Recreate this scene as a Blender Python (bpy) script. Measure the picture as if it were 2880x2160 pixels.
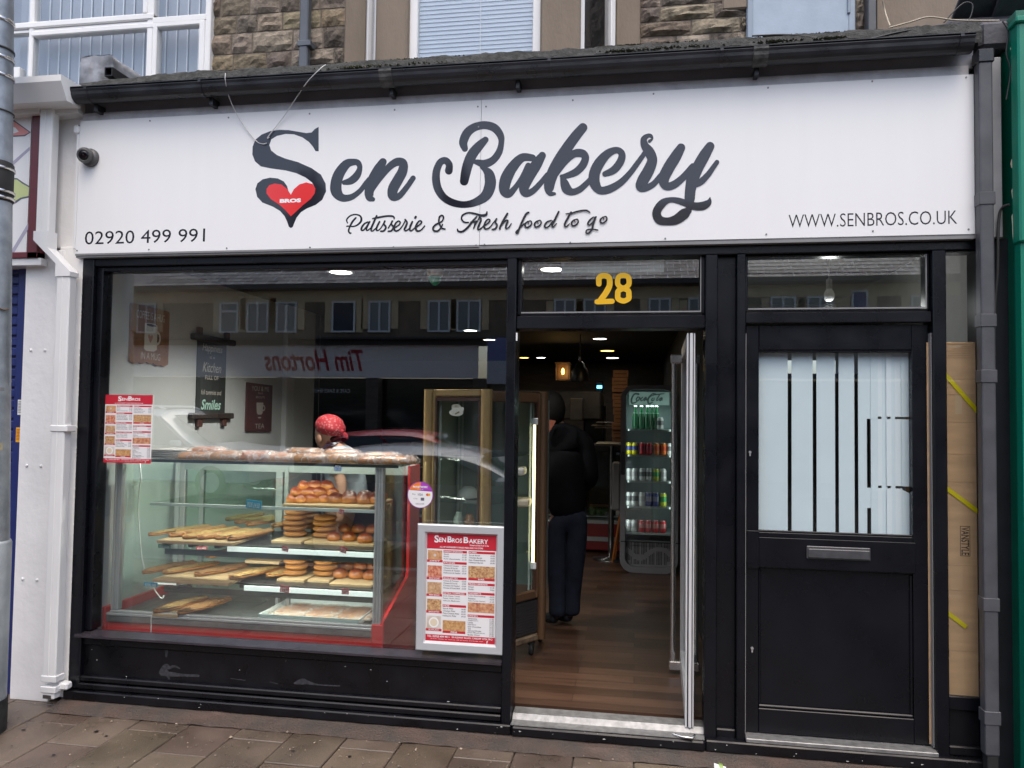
import bpy, bmesh, math, random
from mathutils import Vector, Matrix, noise as mnoise
for _o in list(bpy.data.objects): bpy.data.objects.remove(_o)
SC = bpy.context.scene
COL = SC.collection
R = math.radians
rnd = random.Random(7)
# ---------------------------------------------------------------- camera, world, sun, exposure
YAW, PIT, ROL = R(9.17500222), R(2.21994706), R(0.77533761)
CAMP = Vector((0, -4.0, 1.68)); FPX = 2163.0
FW = Vector((-math.sin(YAW)*math.cos(PIT), math.cos(YAW)*math.cos(PIT), math.sin(PIT)))
_ri = Vector((math.cos(YAW), math.sin(YAW), 0)); _up = _ri.cross(FW)
RI = _ri*math.cos(ROL) + _up*math.sin(ROL); UP = -_ri*math.sin(ROL) + _up*math.cos(ROL)
cd = bpy.data.cameras.new('camera'); cam = bpy.data.objects.new('camera', cd); COL.objects.link(cam)
M3 = Matrix((RI, UP, -FW)).transposed()
cam.matrix_world = Matrix.Translation(CAMP) @ M3.to_4x4()
cd.sensor_width = 36.0; cd.lens = FPX/2880*36.0; cd.clip_start = .05; cd.clip_end = 500
SC.camera = cam
W = bpy.data.worlds.new('World'); SC.world = W; W.use_nodes = True
nt = W.node_tree; sky = nt.nodes.new('ShaderNodeTexSky'); sky.sky_type = 'NISHITA'
SUN_EL, SUN_ROT = R(64), R(165)
sky.sun_disc = False; sky.sun_elevation = SUN_EL; sky.sun_rotation = SUN_ROT
sky.air_density = 1.0; sky.dust_density = 4.0; sky.ozone_density = 1.0
bg = nt.nodes['Background']; nt.links.new(sky.outputs[0], bg.inputs[0]); bg.inputs[1].default_value = .15
sl = bpy.data.lights.new('sun', 'SUN'); sl.energy = .6; sl.angle = R(70); sl.color = (1, .97, .92)
so = bpy.data.objects.new('sun', sl); COL.objects.link(so)
_sd = Vector((math.sin(SUN_ROT)*math.cos(SUN_EL), math.cos(SUN_ROT)*math.cos(SUN_EL), math.sin(SUN_EL)))
so.rotation_euler = _sd.to_track_quat('Z', 'Y').to_euler(); so.location = (0, -6, 12)
SC.view_settings.view_transform = 'Standard'; SC.view_settings.look = 'None'
SC.view_settings.exposure = 0.98; SC.view_settings.gamma = 1
SC.render.engine = 'CYCLES'
cy = SC.cycles; cy.max_bounces = 10; cy.transparent_max_bounces = 32; cy.diffuse_bounces = 5; cy.glossy_bounces = 5
cy.use_denoising = True; cy.caustics_reflective = False; cy.caustics_refractive = False
cy.sample_clamp_indirect = 6.0

# ---------------------------------------------------------------- positions from the calibrated view
def ray(px, py):
    d = FW + RI*((px-1440)/FPX) - UP*((py-1080)/FPX)
    return d
def P(px, py, Y=0.0):            # photo pixel (2880 wide) on the upright plane Y
    d = ray(px, py); t = (Y - CAMP.y)/d.y
    return CAMP + d*t
def DP(x, y, Y=0.0): return P(x*2880/2212, y*2880/2212, Y)
def G(px, py, z):                # photo pixel on the level plane z
    d = ray(px, py); t = (z - CAMP.z)/d.z
    return CAMP + d*t
def PX(px, py, X):               # photo pixel on the plane X
    d = ray(px, py); t = (X - CAMP.x)/d.x
    return CAMP + d*t

# ---------------------------------------------------------------- objects
def link(o):
    COL.objects.link(o); return o
def thing(name, label, cat, loc=(0, 0, 0), group=None):
    o = link(bpy.data.objects.new(name, None)); o.empty_display_size = .05
    o.location = loc; o['label'] = label; o['category'] = cat
    if group: o['group'] = group
    return o
def tag(o, label, cat, group=None):
    o['label'] = label; o['category'] = cat
    if group: o['group'] = group
    return o
def struct(o): o['kind'] = 'structure'; return o
def stuff(o, label, cat): o['kind'] = 'stuff'; return tag(o, label, cat)
def kids(o): return [c for c in bpy.data.objects if c.parent == o]
CH = {}
def dup(root, loc, label=None, rotz=None, scale=None):
    def cp(o, par):
        c = o.copy(); COL.objects.link(c)
        if par: c.parent = par; CH.setdefault(par.name, []).append(c)
        for k in list(CH.get(o.name, [])): cp(k, c)
        return c
    r = cp(root, None); r.location = loc
    if rotz is not None: r.rotation_euler = (r.rotation_euler[0], r.rotation_euler[1], rotz)
    if scale is not None: r.scale = scale if hasattr(scale, '__len__') else (scale,)*3
    if label: r['label'] = label
    return r

def spline(pts, n=6, closed=False):
    out = []; N = len(pts); rng = range(N) if closed else range(N-1)
    for i in rng:
        if closed: p = [pts[(i+k) % N] for k in (-1, 0, 1, 2)]
        else: p = [pts[max(0, i-1)], pts[i], pts[i+1], pts[min(N-1, i+2)]]
        for j in range(n):
            t = j/n
            out.append(tuple(.5*((2*b)+(-a+c)*t+(2*a-5*b+4*c-d)*t*t+(-a+3*b-3*c+d)*t**3) for a, b, c, d in zip(*p)))
    if not closed: out.append(tuple(pts[-1]))
    return out

class MB:
    def __init__(s): s.bm = bmesh.new(); s.col = None; s.sm = []
    def _paint(s, faces, c):
        if c is None: return
        if s.col is None: s.col = s.bm.loops.layers.color.new('Col')
        for f in faces:
            for l in f.loops: l[s.col] = (c[0], c[1], c[2], 1)
    def mesh(s, vs, fs, c=None, mi=0, smooth=False):
        v = [s.bm.verts.new(p) for p in vs]; out = []
        for f in fs:
            try:
                q = s.bm.faces.new([v[i] for i in f]); q.material_index = mi; q.smooth = smooth; out.append(q)
            except ValueError: pass
        s._paint(out, c); return s
    def box(s, x0, x1, y0, y1, z0, z1, bev=0.0, c=None, mi=0, rot=None, seg=1):
        x0, x1 = min(x0, x1), max(x0, x1); y0, y1 = min(y0, y1), max(y0, y1); z0, z1 = min(z0, z1), max(z0, z1)
        b = min(bev, (x1-x0)*.45, (y1-y0)*.45, (z1-z0)*.45)
        t = bmesh.new()
        vs = [t.verts.new((x, y, z)) for x in (x0, x1) for y in (y0, y1) for z in (z0, z1)]
        for f in ((0, 1, 3, 2), (4, 6, 7, 5), (0, 4, 5, 1), (2, 3, 7, 6), (0, 2, 6, 4), (1, 5, 7, 3)): t.faces.new([vs[i] for i in f])
        if b > 1e-5: bmesh.ops.bevel(t, geom=list(t.edges), offset=b, segments=seg, profile=.5, affect='EDGES')
        t.verts.index_update(); V = [v.co.copy() for v in t.verts]
        if rot is not None: V = [rot @ v for v in V]
        F = [[v.index for v in f.verts] for f in t.faces]; t.free()
        return s.mesh(V, F, c, mi)
    def tube(s, pts, r, n=8, caps=True, c=None, mi=0, smooth=True):
        pts = [Vector(p) for p in pts]; N = len(pts)
        rs = r if hasattr(r, '__len__') else [r]*N
        V = []; prev = None
        for i, p in enumerate(pts):
            d = (pts[min(i+1, N-1)] - pts[max(i-1, 0)])
            d = d.normalized() if d.length > 1e-9 else Vector((0, 0, 1))
            if prev is None: a = d.orthogonal().normalized()
            else:
                a = prev - d*prev.dot(d); a = a.normalized() if a.length > 1e-6 else d.orthogonal().normalized()
            prev = a; b = d.cross(a)
            for k in range(n):
                q = 2*math.pi*k/n; V.append(p + (a*math.cos(q)+b*math.sin(q))*rs[i])
        F = [(i*n+k, i*n+(k+1) % n, (i+1)*n+(k+1) % n, (i+1)*n+k) for i in range(N-1) for k in range(n)]
        s.mesh(V, F, c, mi, smooth)
        if caps: s.mesh(V[:n], [list(range(n))[::-1]], c, mi); s.mesh(V[-n:], [list(range(n))], c, mi)
        return s
    def lathe(s, prof, ctr=(0, 0, 0), n=16, c=None, mi=0, smooth=True, axis='z', caps=True):
        ctr = Vector(ctr); V = []
        for r, h in prof:
            for k in range(n):
                q = 2*math.pi*k/n; u, w = r*math.cos(q), r*math.sin(q)
                V.append(ctr + (Vector((u, w, h)) if axis == 'z' else Vector((u, h, w)) if axis == 'y' else Vector((h, u, w))))
        F = [(i*n+k, i*n+(k+1) % n, (i+1)*n+(k+1) % n, (i+1)*n+k) for i in range(len(prof)-1) for k in range(n)]
        if axis == 'y': F = [f[::-1] for f in F]
        s.mesh(V, F, c, mi, smooth)
        if caps:
            for i in (0, len(prof)-1):
                if prof[i][0] > 1e-5: s.mesh(V[i*n:(i+1)*n], [list(range(n))], c, mi)
        return s
    def poly_xz(s, pts, y0, y1, c=None, mi=0):      # polygon in X,Z extruded from y0 (front) to y1
        n = len(pts); t = bmesh.new()
        a = [t.verts.new((x, y0, z)) for x, z in pts]; e = [t.edges.new((a[i], a[(i+1) % n])) for i in range(n)]
        r = bmesh.ops.triangle_fill(t, use_beauty=True, use_dissolve=False, edges=e)
        t.verts.index_update(); F = [[v.index for v in f.verts] for f in t.faces]; V = [v.co.copy() for v in t.verts]; t.free()
        s.mesh(V, F, c, mi)
        if y1 is not None:
            s.mesh([Vector((v.x, y1, v.z)) for v in V], [f[::-1] for f in F], c, mi)
            s.mesh([(x, y0, z) for x, z in pts]+[(x, y1, z) for x, z in pts], [(i, (i+1) % n, n+(i+1) % n, n+i) for i in range(n)], c, mi)
        return s
    def prism_x(s, pts, x0, x1, c=None, mi=0):      # convex-ish outline in Y,Z run along X
        n = len(pts)
        V = [(x0, y, z) for y, z in pts]+[(x1, y, z) for y, z in pts]
        F = [(i, (i+1) % n, n+(i+1) % n, n+i) for i in range(n)]+[tuple(range(n))[::-1], tuple(range(n, 2*n))]
        return s.mesh(V, F, c, mi)
    def build(s, name, mt, parent=None, smooth=None):
        bmesh.ops.recalc_face_normals(s.bm, faces=s.bm.faces)
        me = bpy.data.meshes.new(name); s.bm.to_mesh(me); s.bm.free()
        for m in (mt if isinstance(mt, (list, tuple)) else [mt]): me.materials.append(m)
        if smooth: me.polygons.foreach_set('use_smooth', [True]*len(me.polygons))
        o = link(bpy.data.objects.new(name, me))
        if parent is not None:
            o.parent = parent; CH.setdefault(parent.name, []).append(o)
            w = parent.location
            if parent.parent is None and w.length > 1e-9: o.matrix_parent_inverse = Matrix.Translation(-w)
        return o
def part(name, mt, parent, *boxes, bev=.003):
    m = MB()
    for b in boxes: m.box(*b, bev=bev)
    return m.build(name, mt, parent)

# text as mesh, laid on an upright plane facing the street
_tc = {}
def text_geo(txt, bold=0.0, shear=0.0):
    k = (txt, bold, shear)
    if k not in _tc:
        cu = bpy.data.curves.new('t', 'FONT'); cu.body = txt; cu.offset = bold; cu.shear = shear; cu.resolution_u = 3
        o = bpy.data.objects.new('t', cu); COL.objects.link(o)
        dg = bpy.context.evaluated_depsgraph_get(); dg.update()
        me = bpy.data.meshes.new_from_object(o.evaluated_get(dg))
        V = [(v.co.x, v.co.y) for v in me.vertices]; F = [tuple(p.vertices) for p in me.polygons]
        bpy.data.objects.remove(o); bpy.data.curves.remove(cu); bpy.data.meshes.remove(me)
        x0 = min(v[0] for v in V); x1 = max(v[0] for v in V); y0 = min(v[1] for v in V); y1 = max(v[1] for v in V)
        _tc[k] = ([((x-x0)/(x1-x0), (y-y0)/(y1-y0)) for x, y in V], F, (x1-x0)/(y1-y0))
    return _tc[k]
def text_xz(mb, txt, x0, z0, w=None, h=None, Y=0.0, bold=0.0, shear=0.0, fn=None, mi=0, c=None, align='l'):
    V, F, asp = text_geo(txt, bold, shear)
    if w is None: w = h*asp
    if h is None: h = w/asp
    if align == 'c': x0 -= w/2
    if align == 'r': x0 -= w
    f = fn or (lambda x, z: (x, Y, z))
    mb.mesh([f(x0+u*w, z0+v*h) for u, v in V], F, c, mi)

def ribbon(mb, strokes, s, ox, oy, Y, c=None, n=7, cap=True, dy=.00016, wmul=1.0):
    yy = Y
    for st in strokes:
        pts = spline(st, n) if len(st) > 2 else [tuple(a+(b-a)*k/4 for a, b in zip(*st)) for k in range(5)]
        N = len(pts); Q = [(ox+p[0]*s, oy+p[1]*s, p[2]*s/2*wmul) for p in pts]
        V = []; 
        for i, (x, y, w) in enumerate(Q):
            a = Q[max(0, i-1)]; b = Q[min(N-1, i+1)]; dx, dyy = b[0]-a[0], b[1]-a[1]; L = math.hypot(dx, dyy) or 1
            nx, ny = -dyy/L, dx/L
            yk = yy - i*2e-6
            V += [P(x+nx*w, y+ny*w, yk), P(x-nx*w, y-ny*w, yk)]
        mb.mesh(V, [(2*i, 2*i+1, 2*i+3, 2*i+2) for i in range(N-1)], c)
        if cap:
            for i, j in ((0, 1), (N-1, N-2)):
                x, y, w = Q[i]; dx, dyy = x-Q[j][0], y-Q[j][1]; a0 = math.atan2(dyy, dx)
                yk = yy - (N+4)*2e-6 if i else yy + 1e-5
                arc = [P(x+w*math.cos(a0+q), y+w*math.sin(a0+q), yk) for q in [(-math.pi/2)+math.pi*k/8 for k in range(9)]]
                mb.mesh(arc, [list(range(9))], c)
        yy -= dy

# ---------------------------------------------------------------- materials
_mats = {}
def mat(name, col, rough=.5, metal=0.0, var=0.0, vs=8.0, bump=0.0, bs=60.0, vcol=False, coat=0.0, spec=.5, c2=None, emit=None, es=0.0, detail=4, stretch=None, trans=0, sss=0, rvar=0.0, orand=0):
    if name in _mats: return _mats[name]
    m = bpy.data.materials.new(name); m.use_nodes = True; t = m.node_tree; N = t.nodes; L = t.links
    p = N['Principled BSDF']; p.inputs['Base Color'].default_value = (*col, 1); p.inputs['Roughness'].default_value = rough
    p.inputs['Metallic'].default_value = metal; p.inputs['Specular IOR Level'].default_value = spec
    if coat: p.inputs['Coat Weight'].default_value = coat; p.inputs['Coat Roughness'].default_value = .08
    if sss: p.inputs['Subsurface Weight'].default_value = sss; p.inputs['Subsurface Radius'].default_value = (.02, .008, .004)
    if emit: p.inputs['Emission Color'].default_value = (*emit, 1); p.inputs['Emission Strength'].default_value = es
    src = None
    if var or c2 or bump or vcol or rvar:
        tc = N.new('ShaderNodeTexCoord'); co = tc.outputs['Object']
        if stretch:
            mp = N.new('ShaderNodeMapping'); mp.inputs['Scale'].default_value = stretch; L.new(co, mp.inputs[0]); co = mp.outputs[0]
        nz = N.new('ShaderNodeTexNoise'); nz.inputs['Scale'].default_value = vs; nz.inputs['Detail'].default_value = detail; L.new(co, nz.inputs['Vector'])
        base = None
        if vcol:
            at = N.new('ShaderNodeVertexColor'); at.layer_name = 'Col'; base = at.outputs[0]
        if var or c2:
            mx = N.new('ShaderNodeMix'); mx.data_type = 'RGBA'
            mr = N.new('ShaderNodeMapRange'); mr.inputs[1].default_value = .3; mr.inputs[2].default_value = .7; L.new(nz.outputs['Fac'], mr.inputs[0]); L.new(mr.outputs[0], mx.inputs[0])
            if c2: a, b = col, c2
            else: a, b = [v*(1-var) for v in col], [min(1, v*(1+var)) for v in col]
            mx.inputs[6].default_value = (*a, 1); mx.inputs[7].default_value = (*b, 1); o = mx.outputs[2]
            if base:
                mu = N.new('ShaderNodeMix'); mu.data_type = 'RGBA'; mu.blend_type = 'MULTIPLY'; mu.inputs[0].default_value = 1; L.new(base, mu.inputs[6]); L.new(o, mu.inputs[7]); o = mu.outputs[2]
            if orand:
                oi = N.new('ShaderNodeObjectInfo'); m3 = N.new('ShaderNodeMapRange'); m3.inputs[3].default_value = 1-orand; m3.inputs[4].default_value = 1+orand; L.new(oi.outputs['Random'], m3.inputs[0]); vm = N.new('ShaderNodeVectorMath'); vm.operation = 'SCALE'; L.new(o, vm.inputs[0]); L.new(m3.outputs[0], vm.inputs['Scale']); o = vm.outputs[0]
            L.new(o, p.inputs['Base Color'])
        elif base: L.new(base, p.inputs['Base Color'])
        if rvar:
            r2 = N.new('ShaderNodeMapRange'); r2.inputs[1].default_value = .35; r2.inputs[2].default_value = .65
            r2.inputs[3].default_value = max(0, rough-rvar); r2.inputs[4].default_value = min(1, rough+rvar); L.new(nz.outputs['Fac'], r2.inputs[0]); L.new(r2.outputs[0], p.inputs['Roughness'])
        if bump:
            n2 = N.new('ShaderNodeTexNoise'); n2.inputs['Scale'].default_value = bs; n2.inputs['Detail'].default_value = 5; L.new(co, n2.inputs['Vector'])
            bp = N.new('ShaderNodeBump'); bp.inputs['Strength'].default_value = bump; bp.inputs['Distance'].default_value = .01; L.new(n2.outputs['Fac'], bp.inputs['Height']); L.new(bp.outputs[0], p.inputs['Normal'])
    _mats[name] = m; return m
def glass(name, tint=(1, 1, 1), ior=1.5, rough=0.0, mul=1.0):
    if name in _mats: return _mats[name]
    m = bpy.data.materials.new(name); m.use_nodes = True; t = m.node_tree; N = t.nodes; L = t.links
    N.remove(N['Principled BSDF']); out = N['Material Output']
    tr = N.new('ShaderNodeBsdfTransparent'); tr.inputs[0].default_value = (*tint, 1)
    gl = N.new('ShaderNodeBsdfGlossy'); gl.inputs['Roughness'].default_value = rough
    fr = N.new('ShaderNodeFresnel'); fr.inputs[0].default_value = ior
    # same reflectance seen from both faces of the thin pane
    ge = N.new('ShaderNodeNewGeometry'); bf = N.new('ShaderNodeMix'); bf.data_type = 'FLOAT'
    bf.inputs[2].default_value = ior; bf.inputs[3].default_value = 1/ior; L.new(ge.outputs['Backfacing'], bf.inputs[0])
    # Fresnel node inverts the ior on back faces; feeding 1/ior there keeps it equal
    L.new(bf.outputs[0], fr.inputs[0])
    mu = N.new('ShaderNodeMath'); mu.operation = 'MULTIPLY'; mu.inputs[1].default_value = mul; mu.use_clamp = True; L.new(fr.outputs[0], mu.inputs[0])
    mx = N.new('ShaderNodeMixShader'); L.new(mu.outputs[0], mx.inputs[0]); L.new(tr.outputs[0], mx.inputs[1]); L.new(gl.outputs[0], mx.inputs[2]); L.new(mx.outputs[0], out.inputs[0])
    _mats[name] = m; return m
def emis(name, col, st):
    if name in _mats: return _mats[name]
    m = bpy.data.materials.new(name); m.use_nodes = True; t = m.node_tree; N = t.nodes
    N.remove(N['Principled BSDF']); e = N.new('ShaderNodeEmission'); e.inputs[0].default_value = (*col, 1); e.inputs[1].default_value = st
    t.links.new(e.outputs[0], N['Material Output'].inputs[0]); _mats[name] = m; return m

BLACK = mat('black_gloss_paint', (.0035, .004, .0065), .3, var=.2, vs=5, bump=.03, bs=60, rvar=.06, spec=.35)
BLACKD = mat('black_scuffed_paint', (.0042, .0042, .006), .34, var=.4, vs=7, bump=.05, bs=50, rvar=.1, spec=.35)
SIGNW = mat('white_sign_face', (.80, .80, .79), .32, var=.010, vs=1.6, stretch=(6, 1, .4))
BACKW = mat('grey_white_board', (.47, .47, .485), .6, var=.14, vs=14, bump=.2, bs=90)
VINYL = mat('dark_vinyl', (.016, .018, .026), .06, spec=.6)
VINYLR = mat('red_vinyl', (.72, .03, .03), .12, spec=.5)
VINYLW = mat('white_vinyl', (.85, .85, .85), .3)
GREYT = mat('grey_trim', (.22, .22, .22), .5, var=.1)
GUT = mat('black_gutter_plastic', (.018, .019, .023), .35, var=.5, vs=6, bump=.15, bs=20, rvar=.1)
PIPE = mat('grey_pipe_plastic', (.075, .077, .085), .42, var=.2, vs=8, bump=.1, bs=40)
UPVC = mat('white_upvc', (.78, .78, .77), .35, var=.03, vs=5)
WPAINT = mat('white_painted_render', (.84, .825, .80), .6, var=.06, vs=4, bump=.25, bs=30)
NAVY = mat('navy_shutter_paint', (.014, .024, .13), .4, var=.12, vs=7, bump=.05)
GREEN = mat('green_shop_paint', (.0, .13, .075), .4, var=.15, vs=8, bump=.1, bs=40)
MAROON = mat('maroon_paint', (.13, .015, .02), .4, var=.1)
GALV = mat('galvanised_steel', (.36, .39, .42), .45, metal=.55, c2=(.22, .245, .265), vs=14, bump=.1, bs=60)
ALU = mat('brushed_aluminium', (.72, .72, .72), .32, metal=.85, var=.06, vs=40, stretch=(1, 1, .1))
STEEL = mat('polished_steel', (.7, .68, .65), .2, metal=1, var=.05)
CHROME = mat('chrome', (.8, .8, .8), .08, metal=1)
DKSTEEL = mat('dark_steel', (.1, .1, .11), .3, metal=.8)
WIN = glass('window_glass', (.96, .98, .97), 1.62, mul=2.2)
WINS = glass('side_window_glass', (.97, .98, .98), 1.5)
UWIN = glass('upper_window_glass', (.95, .97, .98), 1.75)
CGL = glass('case_glass', (.93, .97, .95), 1.45)
CABLE = mat('white_cable', (.6, .6, .58), .5)
BCABLE = mat('black_cable', (.02, .02, .02), .5)
RUBBER = mat('black_rubber', (.015, .015, .015), .7)
# ================================================================ ground
m = MB(); rs = random.Random(3)
SL, SW = .44, .292
for i in range(-16, 10):
    x0 = -1.458 + i*SW; off = -.05 if i % 2 else -.27
    zz = lambda x: .012 - .006*abs(x)
    ys = [.25, off] + [off - SL*(k+1) for k in range(8)]
    for k in range(len(ys)-1):
        y1, y0 = ys[k], ys[k+1]
        g = .0026; dz = rs.uniform(-.0025, .0025); b = .88 + rs.random()*.24
        c = (b, b*rs.uniform(.97, 1.01), b*rs.uniform(.95, 1.0))
        m.box(x0+g, x0+SW-g, y0+g, y1-g, -.05, dz, bev=.004, c=c, rot=Matrix.Rotation(rs.uniform(-.006, .006), 4, 'Y') if False else None)
PAVE = mat('wet_paving', (.06, .05, .042), .38, var=.35, vs=22, bump=.45, bs=170, vcol=False, rvar=.14, detail=8)
PAVEC = mat('wet_paving_slab', (.13, .098, .074), .40, var=.2, vs=150, bump=.3, bs=320, vcol=True, rvar=.16, detail=8)
t_ = PAVEC.node_tree; N_ = t_.nodes; p_ = N_['Principled BSDF']; lk = p_.inputs['Base Color'].links[0].from_socket
tc_ = N_.new('ShaderNodeTexCoord'); n1 = N_.new('ShaderNodeTexNoise'); n1.inputs['Scale'].default_value = 3.2; n1.inputs['Detail'].default_value = 7; t_.links.new(tc_.outputs['Object'], n1.inputs['Vector'])
r1 = N_.new('ShaderNodeMapRange'); r1.inputs[1].default_value = .32; r1.inputs[2].default_value = .68; r1.inputs[3].default_value = .72; r1.inputs[4].default_value = 1.2; t_.links.new(n1.outputs['Fac'], r1.inputs[0])
v1 = N_.new('ShaderNodeVectorMath'); v1.operation = 'SCALE'; t_.links.new(lk, v1.inputs[0]); t_.links.new(r1.outputs[0], v1.inputs['Scale']); t_.links.new(v1.outputs[0], p_.inputs['Base Color'])
r2 = N_.new('ShaderNodeMapRange'); r2.inputs[1].default_value = .35; r2.inputs[2].default_value = .62; r2.inputs[3].default_value = .22; r2.inputs[4].default_value = .55; t_.links.new(n1.outputs['Fac'], r2.inputs[0]); t_.links.new(r2.outputs[0], p_.inputs['Roughness'])
struct(m.build('pavement', PAVEC))
m = MB(); rs = random.Random(41)
for k in range(70):
    x, y = rs.uniform(-3.3, 1.8), rs.uniform(-1.6, -.2); r_ = rs.uniform(.005, .012); g = rs.choice([.05, .065, .13, .17]); m.mesh([(x+r_*math.cos(a*.7)*rs.uniform(.75, 1.2), y+r_*math.sin(a*.7)*rs.uniform(.75, 1.2), .0052+.00002*k) for a in range(9)], [list(range(9))], (g, g*.92, g*.85))
stuff(m.build('gum_spots', mat('gum_spot', (1, 1, 1), .5, vcol=True)), 'dark and pale chewing gum spots trodden into the paving', 'gum spots')
m = MB(); m.box(-30, 30, -3.9, 1.2, -.2, -.012); struct(m.build('pavement_bed', mat('joint_dirt', (.05, .042, .035), .8, var=.3, vs=30)))
m = MB(); m.box(-60, 60, -13.2, -4.05, -.4, -.12); struct(m.build('road', mat('wet_asphalt', (.05, .05, .052), .4, var=.3, vs=40, bump=.4, bs=200)))
m = MB(); m.box(-60, 60, -4.05, -3.9, -.3, -.005, bev=.01); m.box(-60, 60, -13.35, -13.2, -.3, -.005, bev=.01); struct(m.build('kerb', mat('kerb_stone', (.2, .2, .2), .5, var=.2, vs=10)))
m = MB(); m.box(-60, 60, -30, -13.35, -.3, -.01); struct(m.build('far_pavement', PAVE))
m = MB(); m.box(-70, 70, -80, 40, -.5, -.41); struct(m.build('ground', mat('ground_dirt', (.08, .08, .075), .8)))
# ================================================================ shopfront joinery
SF = thing('bakery_shopfront', 'black painted timber bakery shopfront with large window and open glass door', 'shopfront', (-.8, 0, .03))
XL, XR = -3.18, 1.63
fr = part('frame', BLACK, SF,
    (-3.178, -3.105, -.02, .12, .09, 2.545), (-3.105, -3.066, .01, .10, .41, 2.50),           # left jamb + bead
    (-3.178, 1.64, -.012, .12, 2.502, 2.558), (-3.105, -.672, .015, .10, 2.474, 2.502),          # head
    (-.676, -.627, -.025, .13, .06, 2.502),                                                  # mullion
    (.345, .404, -.02, .12, .06, 2.502), (.500, .541, -.02, .12, .06, 2.502), (.404, .500, .03, .10, .06, 2.502),   # pier
    (1.416, 1.476, -.02, .12, .06, 2.502), (1.622, 1.66, -.005, .12, .06, 2.502),
    (-.627, .345, -.005, .12, 2.128, 2.196), (-.627, .345, .02, .10, 2.196, 2.212),               # door transom
    (.541, 1.416, -.005, .12, 2.152, 2.206), (.541, 1.416, .02, .10, 2.206, 2.222),
    (-.627, -.605, .02, .10, 2.196, 2.502), (.325, .345, .02, .10, 2.196, 2.502),
    (.541, .556, .02, .10, 2.206, 2.502), (1.40, 1.416, .02, .10, 2.206, 2.502), (.541, 1.416, .02, .10, 2.490, 2.502),
    (1.476, 1.622, .0, .10, 2.496, 2.502), (1.476, 1.622, .004, .10, .30, .365), bev=.004)
m = MB()
m.box(-3.12, -.676, .015, .10, .09, .384, bev=.003)
for a in ((-3.12, -.676, .0, .03, .33, .372), (-3.12, -.676, -.012, .03, .128, .158), (-3.12, -.676, -.022, .03, .088, .122)): m.box(*a, bev=.006)
m.build('stallriser', BLACKD, SF); m = MB(); m.box(1.476, 1.622, .02, .10, .09, .30, bev=.003); m.box(1.476, 1.622, -.004, .05, .09, .135, bev=.006)
m.build('stallriser', BLACKD, SF); m = MB(); m.box(.404, .5, .005, .05, .06, .13, bev=.006)
m.build('stallriser', BLACKD, SF)
m = MB()
m.prism_x([(-.045, .384), (-.045, .396), (.056, .407), (.056, .384)], -3.13, -.676)
m.build('window_sill', mat('sill_paint', (.035, .03, .036), .25, var=.3, vs=12, bump=.1, bs=40), SF)
m = MB(); m.box(-3.185, -.62, -.05, .05, .036, .086, bev=.006); m.box(-.62, .35, -.055, .05, .03, .088, bev=.012); m.box(.35, 1.66, -.05, .05, .035, .09, bev=.006)
m.build('plinth', BLACKD, SF)
m = MB(); m.prism_x([(-.05, .089), (-.05, .092), (.01, .096), (.03, .122), (.115, .124), (.115, .089)], -.622, .345); m.build('door_threshold', mat('worn_aluminium', (.25, .25, .245), .45, metal=.5, var=.25, vs=30, bump=.2, bs=60), SF)
m = MB(); m.box(.543, 1.418, -.045, .06, .0915, .112, bev=.003); m.build('door_threshold', _mats['worn_aluminium'], SF)
def pane(x0, x1, z0, z1, par=SF, y=.05, name='window_pane', mt=WIN):
    m = MB(); m.box(x0, x1, y, y+.006, z0, z1); return m.build(name, mt, par)
pane(-3.07, -.672, .411, 2.48)
pane(-.612, .332, 2.205, 2.505); pane(.549, 1.407, 2.215, 2.497); pane(1.47, 1.626, .36, 2.50, y=.012, mt=WINS)
# thin grey beads round the fanlights
m = MB()
for x0, x1, z0, z1 in ((-.605, .325, 2.2125, 2.502), (.556, 1.40, 2.2225, 2.49)):
    m.box(x0, x1, .012, .02, z0, z0+.007); m.box(x1-.005, x1, .012, .02, z0+.007, z1)
m.box(1.402, 1.411, -.023, -.02, .11, 2.1) if False else None
m.build('glazing_bead', GREYT, SF)
# house number on the fanlight
m = MB(); num = [[(751, 302, 42), (751, 262, 43), (765, 238, 43), (796, 231, 43), (828, 240, 44), (843, 265, 44), (843, 315, 45), (820, 365, 46), (790, 410, 46), (768, 440, 46)], [(735, 457, 40), (800, 455, 40), (865, 452, 40)],
       [(962, 228, 40), (930, 236, 40), (914, 262, 40), (917, 310, 40), (962, 340, 42), (1007, 310, 40), (1010, 262, 40), (994, 236, 40), (962, 228, 40)],
       [(962, 340, 42), (920, 362, 42), (914, 400, 42), (918, 430, 42), (962, 450, 40), (1006, 430, 42), (1010, 400, 42), (1004, 362, 42), (962, 340, 42)]]
ribbon(m, num, .3255, 1440, 700, .047, wmul=1.13); m.build('house_number', mat('yellow_vinyl', (.80, .46, .005), .4), SF)
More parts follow.
